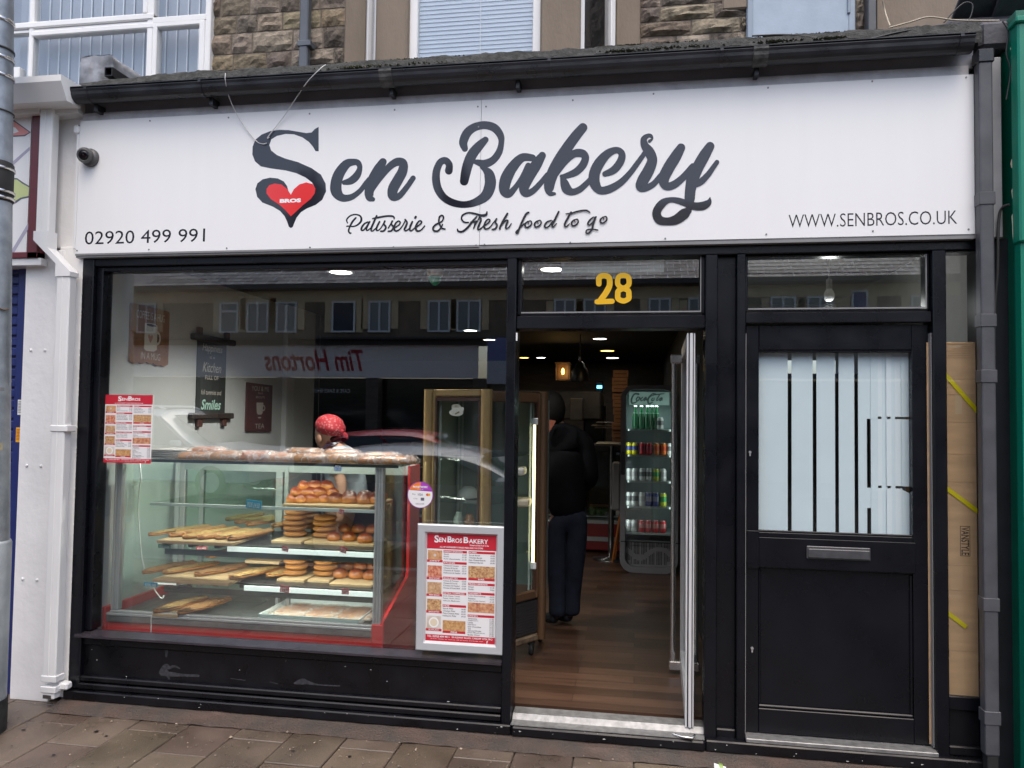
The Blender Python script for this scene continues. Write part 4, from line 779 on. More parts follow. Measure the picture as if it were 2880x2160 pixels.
# ================================================================ shop interior
GREYW = mat('grey_white_wall', (.50, .515, .51), .7, var=.04, vs=3)
DARKW = mat('dark_brown_cladding', (.045, .034, .026), .8, c2=(.02, .016, .013), vs=6, bump=.3, bs=20, stretch=(.5, 1, 3))
DARKC = mat('charcoal_ceiling', (.022, .022, .025), .8)
FLZ = .13
m = MB(); m.box(-6, .52, .14, 9.6, -.05, FLZ)
def wood_floor():
    mt = bpy.data.materials.new('wood_plank_floor'); mt.use_nodes = True; t = mt.node_tree; N = t.nodes; L = t.links; p = N['Principled BSDF']
    tc = N.new('ShaderNodeTexCoord'); b = N.new('ShaderNodeTexBrick'); b.inputs['Scale'].default_value = 1; b.inputs['Brick Width'].default_value = .9; b.inputs['Row Height'].default_value = .115; b.inputs['Mortar Size'].default_value = .0025
    b.inputs['Color1'].default_value = (.04, .02, .012, 1); b.inputs['Color2'].default_value = (.10, .054, .033, 1); b.inputs['Mortar'].default_value = (.03, .018, .012, 1); b.offset = .37; L.new(tc.outputs['Object'], b.inputs[0])
    mp = N.new('ShaderNodeMapping'); mp.inputs['Scale'].default_value = (2.2, 34, 1); L.new(tc.outputs['Object'], mp.inputs[0]); n = N.new('ShaderNodeTexNoise'); n.inputs['Scale'].default_value = 1; n.inputs['Detail'].default_value = 6; L.new(mp.outputs[0], n.inputs[0])
    mx = N.new('ShaderNodeMix'); mx.data_type = 'RGBA'; mx.blend_type = 'MULTIPLY'; mx.inputs[0].default_value = .75; L.new(b.outputs[0], mx.inputs[6]); L.new(n.outputs['Fac'], mx.inputs[7])
    mu = N.new('ShaderNodeMix'); mu.data_type = 'RGBA'; mu.blend_type = 'MULTIPLY'; mu.inputs[0].default_value = 1; mu.inputs[7].default_value = (1.9, 1.9, 1.9, 1); L.new(mx.outputs[2], mu.inputs[6]); L.new(mu.outputs[2], p.inputs['Base Color']); p.inputs['Roughness'].default_value = .38
    return mt
struct(m.build('shop_floor', wood_floor()))
def wall(name, b, mt): m = MB(); m.box(*b); return struct(m.build(name, mt))
wall('shop_ceiling', (-6, .52, .14, 9.6, 2.62, 2.72), DARKC)
wall('shop_wall_front_part', (-3.2, -3.10, .12, 2.41, FLZ, 2.62), GREYW); wall('shop_wall_pier', (-3.2, -3.06, 2.41, 3.12, FLZ, 2.62), mat('pale_pier', (.56, .575, .575), .7))
wall('shop_wall_back', (-6, .52, 9.5, 9.6, FLZ, 2.62), DARKW); wall('shop_wall_far_left', (-6.1, -6, 3.12, 9.5, FLZ, 2.62), DARKW); wall('shop_wall_return', (-6, -3.06, 3.0, 3.11, FLZ, 2.62), DARKW)
wall('shop_wall_party', (.46, .52, 1.15, 9.5, FLZ, 2.62), mat('dark_party_wall', (.03, .034, .036), .7)); wall('shop_wall_party', (.49, .53, .12, 1.15, FLZ, 2.62), mat('dark_party_wall', (.03, .034, .036), .7))
wall('upper_floor', (-3.1, .52, .1, YW+.6, 2.72, 3.0), DARKC)
# hallway behind the side door
HW = mat('hall_grey_wall', (.62, .62, .59), .8, var=.05)
wall('hall_floor', (.53, 2.4, .1, 4, .0, .10), mat('hall_floor', (.12, .1, .09), .6)); wall('hall_ceiling', (.53, 2.4, .12, 4, 2.7, 2.8), HW); wall('hall_wall', (.53, 2.4, 3.2, 3.3, 2.2, 2.7), HW); wall('hall_shade_wall', (.53, 2.4, 2.2, 2.3, .1, 2.02), DARKW); wall('hall_wall', (1.75, 1.85, .12, 3.2, .1, 2.7), HW); wall('hall_wall', (.531, .55, .12, 3.2, .1, 2.7), HW)  # low dark wall added to keep the slat gaps in shade
BU = thing('hanging_bulb', 'bare white bulb hanging on a flex behind the side door fanlight', 'light bulb', DP(1817, 600, .9)); q = P(2332, 825, .8); 
m = MB(); m.tube([(q.x, .8, q.z+.02), (q.x, .8, 2.7)], .004, 6); m.build('flex', UPVC, BU)
m = MB(); m.lathe([(.012, .085), (.018, .08), (.018, .03), (.014, .02)], (q.x, .8, q.z), 12); m.build('lamp_holder', UPVC, BU)
m = MB(); m.lathe([(.0, -.05), (.018, -.046), (.029, -.03), (.031, -.012), (.024, .012), (.014, .028)], (q.x, .8, q.z), 16); m.build('bulb', mat('bulb_white', (.45, .45, .44), .3, emit=(1, .97, .9), es=.03), BU)  # faint glow added to an unlit bulb
d = bpy.data.lights.new('hall_fill_lamp', 'POINT'); d.energy = 1.0; d.shadow_soft_size = .04; o = link(bpy.data.objects.new('hall_fill_lamp', d)); o.location = (q.x, .8, q.z-.1)  # added fill lamp brightening the hall; the bulb hangs unlit
SL_ = thing('door_blind', 'pale vertical slats covering the glass of the black side door', 'blind', (.97, .1, 1.11))
SLM = mat('pale_blind_fabric', (.70, .81, .835), .6, var=.02, vs=5); SLM2 = mat('pale_blind_overlap', (.78, .86, .88), .6)
zx = lambda zxv, Y: P(2080+zxv*.38567, 1275, Y).x
for k, (a, b) in enumerate(((140, 351), (380, 534), (562, 697), (724, 838), (866, 929))):
    m = MB(); m.box(zx(a, .085), zx(b, .085), .085, .088, 1.10, 2.012-.004*(k % 2)); m.build('slat', SLM, SL_)
zb1, zb2, zb3 = P(2500, 960+567*.38567, .085).z, P(2500, 960+1072*.38567, .085).z, P(2500, 960+1220*.38567, .085).z
m = MB(); m.box(zx(929, .086), zx(958, .086), .086, .089, zb1, 2.01); m.box(zx(929, .086), zx(958, .086), .086, .089, zb3, zb2); m.build('slat', SLM, SL_)
for k, (a, b) in enumerate(((958, 1010), (1003, 1040), (1036, 1078), (1072, 1108), (1102, 1136), (1130, 1186), (1182, 1283))):
    m = MB(); y = .083+.003*(k % 3); x0_, x1_ = zx(a, y), zx(b, y)
    gap = .012 if k in (1, 3, 5, 6) else 0
    m.box(x0_, x1_, y, y+.0015, zb1+gap, 2.012-.003*(k % 2)); m.box(x0_, x1_, y+.001, y+.0025, zb2+gap, zb1, rot=None)
    if k == 6: m.mesh([(x0_, y+.002, zb2-.004), (x0_, y+.002, 1.10), (x1_, y+.002, 1.12), (x1_+.0, y+.002, zb2-.035)], [(0, 1, 2, 3)])
    else: m.box(x0_, x1_, y, y+.0015, 1.10, zb2)
    m.build('slat', SLM2 if k % 2 else SLM, SL_)
m = MB(); m.box(.612, 1.335, .095, .097, 1.1, 1.99) if False else None
# cardboard behind the narrow window
CB = thing('cardboard_sheet', 'tall brown cardboard carton standing behind the narrow right window', 'cardboard', (1.56, .12, .1))
CARD = mat('cardboard', (.50, .32, .17), .75, var=.12, vs=4, bump=.15, bs=70, stretch=(1, 1, 6))
zc_ = P(2700, 962, .03).z; zs = [P(2700, y, .03).z for y in (1066, 1110, 1187, 1277, 1355, 1590, 1660, 1830)]
m = MB(); m.box(1.40, 1.70, .028, .33, .12, zc_, bev=.004); m.build('carton', CARD, CB)
m = MB()
for z in zs: m.box(1.42, 1.69, .0265, .028, z-.0012, z+.0012)
for k in range(7): z = zc_-.012-k*.011; m.box(1.49+rnd.uniform(-.01, .04), 1.6, .0268-.0004*(k % 2), .028, z, z+.0022)
m.build('carton_crease', mat('card_crease', (.40, .255, .135), .8), CB)
m = MB(); a, b = P(2682, 1222, .098), P(2706, 1165+120, .098); m.box(P(2685, 1110, .03).x, P(2705, 1110, .03).x, .0268, .0274, P(2690, 1165, .03).z, P(2690, 1112, .03).z); m.build('tape_scrap', mat('pale_tape', (.5, .36, .21), .5), CB)
a, b = P(2700, 1479, .027), P(2729, 1565, .027); m = MB(); m.box(a.x, b.x, .0268, .0274, b.z, a.z); LB_ = m.build('print_frame', mat('print_dark', (.045, .03, .02), .7), CB)
m = MB(); m.box(a.x+.0025, b.x-.0025, .0262, .0267, b.z+.003, a.z-.003); m.build('print_frame', CARD, LB_)
m = MB(); H = a.z-b.z-.01; Wd = b.x-a.x-.009; text_xz(m, 'VANSTYLE', 0, 0, H, Wd, fn=lambda u, v: (a.x+.0045+v, .0259, a.z-.005-u), bold=.02); m.build('lettering', _mats['print_dark'], LB_)
YEL = mat('yellow_strap', (.62, .52, .0), .45)
for k, (p0, p1, lb) in enumerate((((2658, 1052), (2752, 1160), 'upper'), ((2658, 1370), (2752, 1440), 'middle'), ((2658, 1718), (2718, 1764), 'lowest'))):
    a, b = P(*p0, .024), P(*p1, .024); m = MB(); d = (b-a).normalized(); n = Vector((-d.z, 0, d.x))*.010
    m.mesh([a+n, a-n, b-n, b+n]+[v+Vector((0, .002, 0)) for v in (a+n, a-n, b-n, b+n)], [(0, 1, 2, 3), (7, 6, 5, 4), (0, 4, 5, 1), (1, 5, 6, 2), (2, 6, 7, 3), (3, 7, 4, 0)])
    tag(m.build('packing_strap', YEL), lb+' of three yellow packing straps slanting across the brown cardboard', 'strap', 'yellow straps on the cardboard')
# ---------------------------------------------------------------- ceiling lamps
LW = emis('downlight_white', (1, .97, .92), 9); LY_ = emis('downlight_warm', (1, .62, .12), 5)
def downlight(q, label, warm=False, r=.075, e=14):
    t = thing('ceiling_downlight', label, 'ceiling light', (q.x, q.y, 2.62), 'recessed ceiling downlights')
    m = MB(); m.lathe([(r+.016, 2.6195), (r+.015, 2.613), (r, 2.611), (r, 2.6195)], (q.x, q.y, 0), 24, caps=False); m.build('trim_ring', UPVC, t)
    m = MB(); m.lathe([(r, 2.614), (.0001, 2.6135)], (q.x, q.y, 0), 24, caps=False); m.build('diffuser', LY_ if warm else LW, t)
    if e:
        d = bpy.data.lights.new('downlight_lamp', 'SPOT'); d.energy = e; d.spot_size = R(140); d.spot_blend = .6; d.shadow_soft_size = .08; d.color = (1, .8, .5) if warm else (1, .96, .9)
        o = link(bpy.data.objects.new('downlight_lamp', d)); o.location = (q.x, q.y, 2.60)
def AZ(x, y, z=2.62): return G(x*2880/2212, y*2880/2212, z)
downlight(AZ(736, 586), 'white downlight above the display case, left of the smoke alarm', e=120)
downlight(AZ(1193, 580), 'white downlight behind the fanlight beside the yellow number', e=16)
downlight(AZ(1016, 713), 'white downlight right of middle in the big window', e=10)
downlight(AZ(1057, 733), 'white downlight above the tall golden cabinet', e=10)
downlight(AZ(1296, 731), 'brightest white downlight high in the open doorway', r=.08, e=4)
downlight(AZ(1290, 704), 'amber downlight half hidden by the top of the doorway', True, e=4)
downlight(AZ(1323, 772.5), 'white downlight above the stacked pizza boxes', r=.1, e=4)
downlight(AZ(1312, 757), 'yellow downlight between two white ones in the doorway', True, r=.1, e=5)
downlight(AZ(1132, 772), 'small amber downlight near the left door post', True, r=.08, e=4)
q = AZ(1168, 807, 2.55); q = P(1521, 1052, 8.6); downlight(Vector((q.x, 8.6, 0)), 'faint white downlight left of the wall lantern', e=2)
# smoke detector with green base
q = G(940*2880/2212, 583*2880/2212, 2.62); SMK = thing('smoke_alarm', 'white ceiling alarm with a glowing green bottom in the shop window', 'smoke alarm', (q.x, q.y, 2.62))
m = MB(); m.lathe([(.055, 2.62), (.055, 2.60), (.05, 2.578), (.03, 2.575)], (q.x, q.y, 0), 24); m.build('alarm_body', UPVC, SMK)
m = MB(); m.lathe([(.042, 2.577), (.042, 2.56), (.03, 2.535), (.012, 2.518), (.0, 2.515)], (q.x, q.y, 0), 24); m.build('green_lens', mat('green_lens', (.02, .3, .14), .3, emit=(.02, .35, .17), es=.03), SMK)
# lantern
q = DP(1214, 803, 6.0); LN = thing('wall_lantern', 'glowing amber wall lantern seen through the open doorway', 'lantern', (q.x, 6.0, q.z-.15))
BRZ = mat('bronze', (.06, .035, .02), .5, metal=.4); m = MB(); x0_, x1_ = P(1566, 1050, 6).x, P(1600, 1050, 6).x; z0_, z1_ = P(1580, 1066, 6).z, P(1580, 1024, 6).z
for x in (x0_, x1_):
    for y in (5.94, 6.1): m.box(x-.008, x+.008, y-.008, y+.008, z0_, z1_)
m.box(x0_-.02, x1_+.02, 5.92, 6.12, z1_, z1_+.02); m.box(x0_-.01, x1_+.01, 5.93, 6.11, z0_-.02, z0_); m.build('lantern_frame', BRZ, LN)
m = MB(); m.box(x0_, x1_, 6.095, 6.1, z0_, z1_); m.build('lantern_back', mat('amber_back', (.12, .05, .02), .4), LN)
m = MB(); xc = (x0_+x1_)/2; zc2 = (z0_+z1_)/2; m.lathe([(.0, -.04), (.014, -.036), (.022, .0), (.015, .03), (.008, .045), (.0, .047)], (xc, 6.01, zc2), 16); m.build('bulb', emis('amber_bulb', (1, .55, .1), 4), LN)
d = bpy.data.lights.new('lantern_lamp', 'POINT'); d.energy = 1; d.color = (1, .6, .2); d.shadow_soft_size = .05; o = link(bpy.data.objects.new('lantern_lamp', d)); o.location = (xc, 5.85, zc2)
# pendant
q = DP(1253, 812, 5.0); PN = thing('pendant_lamp', 'black dome pendant lamp hanging in the dark shop beside the lantern', 'pendant lamp', (q.x, 5, q.z))
PB_ = mat('pendant_black', (.012, .013, .016), .4); zt_ = P(1632, 1040, 5).z; zb_ = P(1632, 1072, 5).z; rx = (P(1662, 1065, 5).x-P(1608, 1065, 5).x)/2
m = MB(); m.lathe([(rx, zb_), (rx*.98, zb_+.03), (rx*.8, zt_), (.06, zt_+.03), (.045, zt_+.08), (.02, zt_+.1)], (q.x, 5, 0), 24, caps=False); m.build('lamp_shade', PB_, PN)
m = MB(); m.tube([(q.x, 5, zt_+.1), (q.x, 5, 2.62)], .008, 6); m.build('cord', mat('cord_grey', (.06, .06, .06), .5), PN); m = MB(); m.lathe([(.022, zt_+.09), (.022, zt_+.15)], (q.x, 5, 0), 12); m.build('lamp_cap', STEEL, PN)
m = MB(); m.lathe([(.0, zb_-.05), (.025, zb_-.045), (.035, zb_-.01), (.02, zb_+.03)], (q.x, 5, 0), 16); m.build('bulb', mat('bulb_grey', (.12, .12, .12), .4), PN)
# insect killer
q = DP(1293, 834, 6.5); IK = thing('blue_light_unit', 'small dark wall unit with two glowing blue tubes at the back', 'light unit', (q.x, 6.5, q.z)); a, b = P(1674, 1078, 6.5), P(1695, 1100, 6.5)
m = MB(); m.box(a.x, b.x, 6.5, 6.6, b.z-.02, a.z+.03, bev=.01); m.build('unit_case', PB_, IK)
for k in (0, 1): m = MB(); z = P(1684, 1086+k*4.5, 6.5).z; m.box(P(1679, 1086, 6.5).x, P(1693, 1086, 6.5).x, 6.485, 6.499, z-.008, z+.008); m.build('blue_tube', emis('blue_glow', (.1, .6, 1), 4), IK)
# back of shop: canopy, counters, equipment
m = MB(); a, b = P(1545, 1118, 6.2), P(1690, 1200, 6.2); m.box(a.x-1.6, b.x+.0, 6.2, 7.2, P(1600, 1180, 6.2).z, P(1600, 1100, 6.2).z, bev=.02); m.box(P(1605, 1150, 6.1).x, P(1640, 1150, 6.1).x, 6.0, 6.19, P(1600, 1182, 6.1).z, P(1600, 1120, 6.1).z, bev=.01)
tag(m.build('extractor_hood', mat('dull_hood', (.07, .06, .048), .5, metal=.2, var=.2)), 'dull grey brown extractor hood behind the doorway counter', 'extractor hood')
CTR = thing('back_counter', 'dark service counter with red front panels at the back of the shop', 'counter', (-.6, 5.2, FLZ)); yk = 4.75
ztp = P(1700, 1240, yk).z
m = MB(); m.box(-2.6, .1, yk, yk+.7, FLZ+.03, P(1700, 1465, yk).z, bev=.01); m.build('red_panel', mat('dark_red_panel', (.20, .015, .018), .3), CTR)
m = MB(); m.box(-2.6, .12, yk-.02, yk, P(1700, 1522, yk).z, P(1700, 1510, yk).z); m.box(-2.6, .12, yk-.04, yk+.7, P(1700, 1472, yk).z, P(1700, 1463, yk).z); m.build('steel_strip', mat('dull_steel', (.3, .32, .32), .4, metal=.6), CTR)
m = MB(); m.box(-2.6, .1, yk+.05, yk+.06, P(1700, 1463, yk).z, ztp-.12); m.build('counter_glass', CGL, CTR); m = MB(); m.box(-2.6, .12, yk, yk+.7, ztp-.12, ztp-.05, bev=.01); m.box(-2.6, .1, yk+.65, yk+.7, .8, ztp-.05); m.build('counter_top', mat('black_top', (.012, .012, .014), .3), CTR)
m = MB(); m.box(-2.6, .1, yk+.1, yk+.6, P(1700, 1450, yk).z-.03, P(1700, 1450, yk).z-.02); m.build('counter_shelf', _mats['dull_steel'], CTR)
rs = random.Random(4)
SLB = mat('salad_green', (.05, .08, .025), .6, var=.6, vs=50)
for k in range(4):
    t = MB(); x = P(1668+k*17, 1448, yk+.2).x; z = P(1700, 1450, yk).z-.015; t.lathe([(.05, z), (.055, z+.06), (.05, z+.065), (.03, z+.085), (.0, z+.09)], (x, yk+.2, 0), 12); tag(t.build('salad_tub', SLB), ['leftmost', 'second', 'third', 'rightmost'][k]+' dark green tub inside the glass back counter', 'tub', 'tubs in the back counter')
KT = mat('kitchen_black', (.012, .012, .013), .35, metal=.3)
KU = thing('black_oven_unit', 'black oven and shelving unit behind the counter', 'oven', (-1.6, 6.6, FLZ)); m = MB(); m.box(-3.6, -.65, 6.6, 7.2, FLZ, 1.45, bev=.02); m.box(P(1640, 1150, 6.4).x, P(1700, 1150, 6.4).x, 6.5, 7, 1.2, P(1650, 1138, 6.5).z, bev=.02); m.build('oven_body', KT, KU)
m = MB(); m.box(-3.6, -1.2, 6.57, 6.6, 1.30, 1.325); m.box(-3.6, -1.2, 6.57, 6.6, .9, .915); m.box(P(1672, 1150, 6.4).x, P(1690, 1150, 6.4).x, 6.48, 6.5, P(1670, 1149, 6.5).z, P(1670, 1146, 6.5).z); m.build('steel_edge', _mats['dull_steel'], KU)
m = MB(); a, b = P(1662, 1197, 4.9), P(1722, 1197, 4.9); 
for z, dx in ((P(1690, 1197, 4.9).z, 0), (P(1690, 1203, 4.9).z, .04), (P(1690, 1188, 4.9).z, .06)): m.box(a.x+dx, b.x, 4.9, 5.3, z-.008, z+.004, bev=.003)
tag(m.build('tray_stack', mat('dull_steel_tray', (.2, .16, .12), .35, metal=.7)), 'stack of steel trays on the dark counter left of the drinks fridge', 'tray')
m = MB(); zt_ = P(1720, 1245, 4.3).z; a = P(1676, 1245, 4.3).x; m.box(a, a+.5, 4.2, 4.65, zt_-.03, zt_, bev=.01); TB = m.build('high_table', mat('table_top', (.14, .13, .12), .4), None); tag(TB, 'small high table with steel leg left of the drinks fridge', 'table')
m = MB(); xx = P(1720, 1300, 4.4).x; m.tube([(xx, 4.42, FLZ+.25), (xx, 4.42, zt_-.03)], .03, 12); m.lathe([(.2, FLZ), (.2, FLZ+.015), (.03, FLZ+.03), (.03, FLZ+.25)], (xx, 4.42, 0), 20); m.build('table_leg', mat('table_steel', (.12, .12, .12), .3, metal=.8), TB)
for k, dx in enumerate((0, 9)):
    pass
CHW = mat('orange_wood', (.42, .14, .03), .4)
ST = thing('bar_stool', 'orange wooden stool leg leaning beside the drinks fridge', 'stool', (-.15, 4.2, FLZ)); m = MB(); a, b = G(1722, 1582, FLZ), P(1744, 1450, 4.12); m.tube([a, b], .013, 8); m.build('leg', CHW, ST); m = MB(); a2 = G(1728, 1578, FLZ); m.tube([a2, P(1750, 1450, 4.14)], .013, 8); m.build('leg', CHW, ST)
m = MB(); q = P(1746, 1430, 4.2); m.box(q.x-.1, q.x+.22, 4.05, 4.45, q.z, q.z+.03, bev=.01); m.box(q.x-.09, q.x+.0, 4.0, 4.05, q.z, q.z+.5, bev=.02); m.build('seat', mat('stool_grey', (.22, .22, .22), .6), ST)
# pizza boxes
PZ = mat('pizza_card', (.30, .15, .085), .8, var=.15, vs=8)
rs = random.Random(8); a, b = P(1724, 1085, 4.75), P(1768, 1085, 4.75); w_ = b.x-a.x; zz_ = ztp-.045; k = 0
nm = ['bottom', 'second', 'third', 'fourth', 'fifth', 'sixth', 'seventh', 'eighth', 'ninth', 'tenth', 'eleventh', 'twelfth']
ztop = P(1740, 1040, 4.75).z; nb = 10; hb = (ztop-zz_)/nb
for k in range(nb):
    dx = rs.uniform(-.012, .012); y = 4.78+rs.uniform(-.02, .02); t = MB(); t.box(a.x+dx, b.x+dx, y, y+.36, zz_+k*hb+.002, zz_+(k+1)*hb-.002, bev=.004); o = t.build('pizza_box', PZ); tag(o, (nm[k] if k < nb-1 else 'topmost')+' brown box of the tall stack beside the drinks fridge', 'box', 'stacked brown takeaway boxes')
    t = MB(); t.box(a.x+dx+.02, b.x+dx-.02, y-.002, y, zz_+k*hb+hb*.45, zz_+k*hb+hb*.55); t.build('box_print', mat('box_print', (.12, .05, .03), .8), o)
# ================================================================ drinks fridge
FY = 3.75
FX0, FX1 = P(1745, 1300, FY).x, P(1908, 1300, FY).x; FZ0, FZ1 = FLZ+.0, P(1820, 1083, FY).z
FG = thing('drinks_fridge', 'tall grey rounded drinks fridge with glass door and bottom grille', 'fridge', ((FX0+FX1)/2, FY+.3, FLZ))
FGM = mat('fridge_grey', (.2, .2, .21), .4, var=.08)
def rrect(x0, x1, z0, z1, r, n=8):
    out = []
    for cx, cz, a0 in ((x1-r, z1-r, 0), (x0+r, z1-r, 90), (x0+r, z0+r, 180), (x1-r, z0+r, 270)):
        out += [(cx+r*math.cos(R(a0+90*k/n)), cz+r*math.sin(R(a0+90*k/n))) for k in range(n+1)]
    return out
def ring_xz(m, outer, inner, y0, y1):
    n = len(outer); V = [(x, y, z) for y in (y0, y1) for x, z in outer]+[(x, y, z) for y in (y0, y1) for x, z in inner]
    F = []
    for i in range(n):
        j = (i+1) % n; F += [(i, j, 2*n+j, 2*n+i), (n+j, n+i, 3*n+i, 3*n+j), (j, i, n+i, n+j), (2*n+i, 2*n+j, 3*n+j, 3*n+i)]
    m.mesh(V, F)
ix0, ix1 = P(1759, 1300, FY).x, P(1894, 1300, FY).x; iz1 = P(1820, 1096, FY).z; iz0 = P(1820, 1525, FY).z
m = MB(); o_ = rrect(FX0, FX1, FZ0, FZ1, .13); ring_xz(m, o_, rrect(ix0, ix1, FZ0+.06, iz1, .09), FY, FY+.10); m.build('door_frame', FGM, FG)
m = MB(); ring_xz(m, rrect(FX0, FX1, FZ0, FZ1, .13), rrect(ix0-.01, ix1+.01, FZ0+.05, iz1+.01, .09), FY+.101, FY+.58); m.box(ix0-.02, ix1+.02, FY+.56, FY+.58, FZ0+.05, iz1+.02); m.build('fridge_body', FGM, FG)
LIN = mat('fridge_liner', (.30, .36, .36), .5); m = MB(); m.box(ix0, ix1, FY+.5, FY+.555, iz0, iz1); m.box(ix0, ix0+.006, FY+.1, FY+.5, iz0, iz1); m.box(ix1-.006, ix1, FY+.1, FY+.5, iz0, iz1); m.build('liner', LIN, FG)
for xx, ry in ((ix0+.02, -50), (ix1-.02, 50)):
    d = bpy.data.lights.new('fridge_strip_lamp', 'AREA'); d.shape = 'RECTANGLE'; d.size = .03; d.size_y = 1.25; d.energy = .28; d.color = (.9, 1, .98); o = link(bpy.data.objects.new('fridge_strip_lamp', d)); o.location = (xx, FY+.105, (iz0+iz1)/2); o.rotation_euler = (R(90), 0, R(ry))
# lit header with script lettering
hz0, hz1 = P(1820, 1138, FY).z, iz1-.004
m = MB(); m.box(ix0+.03, ix1-.03, FY+.3, FY+.31, hz0, hz1-.01); HD = m.build('header_panel', mat('header_pale', (.5, .66, .63), .5, emit=(.5, .72, .68), es=.06), FG)
sc = [[(1405, 745, 22), (1360, 745, 16), (1328, 800, 20), (1335, 845, 20), (1385, 830, 12)], [(1400, 775, 14), (1380, 800, 14), (1390, 820, 14), (1415, 800, 14), (1412, 778, 12), (1425, 790, 10)], [(1450, 780, 12), (1430, 800, 14), (1435, 820, 12), (1455, 808, 9)], [(1485, 780, 12), (1465, 800, 14), (1472, 818, 12), (1492, 780, 12), (1490, 812, 12), (1505, 800, 8)],
      [(1590, 745, 20), (1555, 745, 14), (1512, 800, 20), (1520, 850, 20), (1560, 835, 12)], [(1500, 800, 8), (1560, 760, 9), (1640, 745, 12), (1690, 740, 9)], [(1560, 790, 12), (1550, 815, 13), (1575, 812, 12), (1578, 785, 10)], [(1640, 750, 14), (1610, 800, 13), (1612, 818, 10), (1628, 805, 8)], [(1660, 785, 12), (1640, 800, 13), (1645, 820, 12), (1668, 785, 12), (1666, 815, 10)]]
m = MB(); ribbon(m, sc, .2532, 1440, 920, FY+.296, n=5, dy=.0008); m.build('lettering', mat('script_grey', (.13, .19, .185), .5), HD)
m = MB(); m.box(ix0-.004, ix1+.004, FY+.012, FY+.018, iz0, iz1+.004); m.build('glass_door', CGL, FG)
m = MB(); m.box(FX0+.005, FX0+.045, FY-.02, FY, P(1750, 1335, FY).z, P(1750, 1270, FY).z, bev=.008); m.build('door_handle', mat('handle_dark', (.03, .03, .032), .4), FG)
gz0, gz1 = FZ0+.075, iz0-.012
m = MB(); m.box(ix0, ix1, FY+.06, FY+.1, FZ0+.06, iz0); m.build('grille_panel', FGM, FG)
m = MB(); ncol, nrow = 30, 18
for i in range(ncol):
    for j in range(nrow):
        x = ix0+.012+(ix1-ix0-.024)*(i+.5)/ncol; z = gz0+(gz1-gz0)*(j+.5)/nrow; u = i/ncol; w = gz0+(gz1-gz0)*(.52+.22*math.sin((u*1.15+.42)*2*math.pi))
        if abs(z-w) < .028 or i % 5 == 4: continue
        if (x-ix0 < .05 or ix1-x < .05) and z-gz0 < .04: continue
        m.box(x-.0042, x+.0042, FY+.0585, FY+.06, z-.0042, z+.0042)
m.build('grille_holes', mat('hole_black', (.004, .004, .004), .8), FG)
m = MB(); m.box(FX0+.01, FX1+.3, FY-.003, FY, iz0-.006, iz0+.004); m.build('dark_seam', RUBBER, FG)
SHZ = [P(1820, y, FY+.12).z for y in (1208, 1280, 1353, 1425, 1499)]
for z in SHZ: m = MB(); m.box(ix0+.006, ix1-.006, FY+.11, FY+.5, z-.006, z); m.box(ix0+.006, ix1-.006, FY+.1, FY+.109, z-.016, z+.002); m.build('shelf', mat('fridge_shelf', (.5, .55, .56), .35, metal=.2), FG)
d = bpy.data.lights.new('fridge_lamp', 'AREA'); d.shape = 'RECTANGLE'; d.size = .35; d.size_y = .05; d.energy = .5; d.color = (.8, 1, .96); o = link(bpy.data.objects.new('fridge_lamp', d)); o.location = ((ix0+ix1)/2, FY+.2, hz0-.005)
# cans and bottles
def can_proto(cols, top=(.6, .6, .6)):
    m = MB(); m.lathe([(.024, 0), (.032, .006), (.033, .02), (.033, .1), (.027, .116), (.026, .12)], n=14); c = m.build('drink_can', mat('can_'+'_'.join('%.2f' % v for v in cols[0]), cols[0], .4, metal=.15), None)
    m = MB(); m.lathe([(.0265, .12), (.0265, .123), (.0, .121)], n=14, caps=False); m.lathe([(.0245, -.0), (.0, .001)], n=14, caps=False); m.build('can_lid', ALU, c)
    m = MB(); m.lathe([(.0334, .045), (.0336, .05), (.0336, .085), (.0334, .09)], n=14, caps=False); m.build('can_label', mat('canl_'+'_'.join('%.2f' % v for v in cols[1]), cols[1], .35, metal=.2), c)
    return c
CP = {}
def can(cols, label, pos, s=1):
    if cols not in CP: o = CP[cols] = can_proto(cols); o.location = pos; tag(o, label, 'drink can', 'drink cans in the fridge'); o.scale = (s, s, s); return o
    return dup(CP[cols], pos, label, scale=s)
Y_ = ((.62, .55, .0), (.08, .1, .3)); R_ = ((.5, .02, .03), (.3, .02, .05)); O_ = ((.62, .16, .02), (.5, .06, .02)); S_ = ((.55, .56, .56), (.15, .15, .16)); B_c = ((.04, .05, .22), (.2, .2, .3)); YG = ((.45, .5, .05), (.05, .3, .1)); W_ = ((.62, .62, .62), (.45, .45, .46)); RD = ((.55, .04, .05), (.6, .25, .25))
rows = [(1, [Y_, Y_, R_, R_, O_, O_, S_], ['yellow', 'yellow', 'red', 'red', 'orange', 'orange', 'silver'], 'second'), (2, [W_, W_, S_, S_, YG, W_], ['white', 'white', 'silver', 'silver', 'green', 'white'], 'middle'), (3, [S_, S_, W_, B_c, B_c, YG], ['grey skull', 'grey skull', 'white topped', 'dark blue', 'dark blue', 'yellow green'], 'fourth'), (4, [W_, W_, RD, RD, RD, RD], ['silver', 'silver', 'red', 'red', 'red', 'red'], 'lowest')]
od = ['first', 'second', 'third', 'fourth', 'fifth', 'sixth', 'seventh']
for si, cl, nn, sn in rows:
    xs = [1768, 1785, 1807, 1825, 1845, 1865, 1884]
    for k, c in enumerate(cl):
        q = P(xs[k], 1300, FY+.17); can(c, '%s drink can, %s from left on the %s fridge shelf' % (nn[k], od[k], sn), (q.x, FY+.17, SHZ[si]), 1.0 if si != 3 else 1.12)
BG = mat('green_bottle_glass', (.01, .13, .045), .1, spec=.8); bp = None
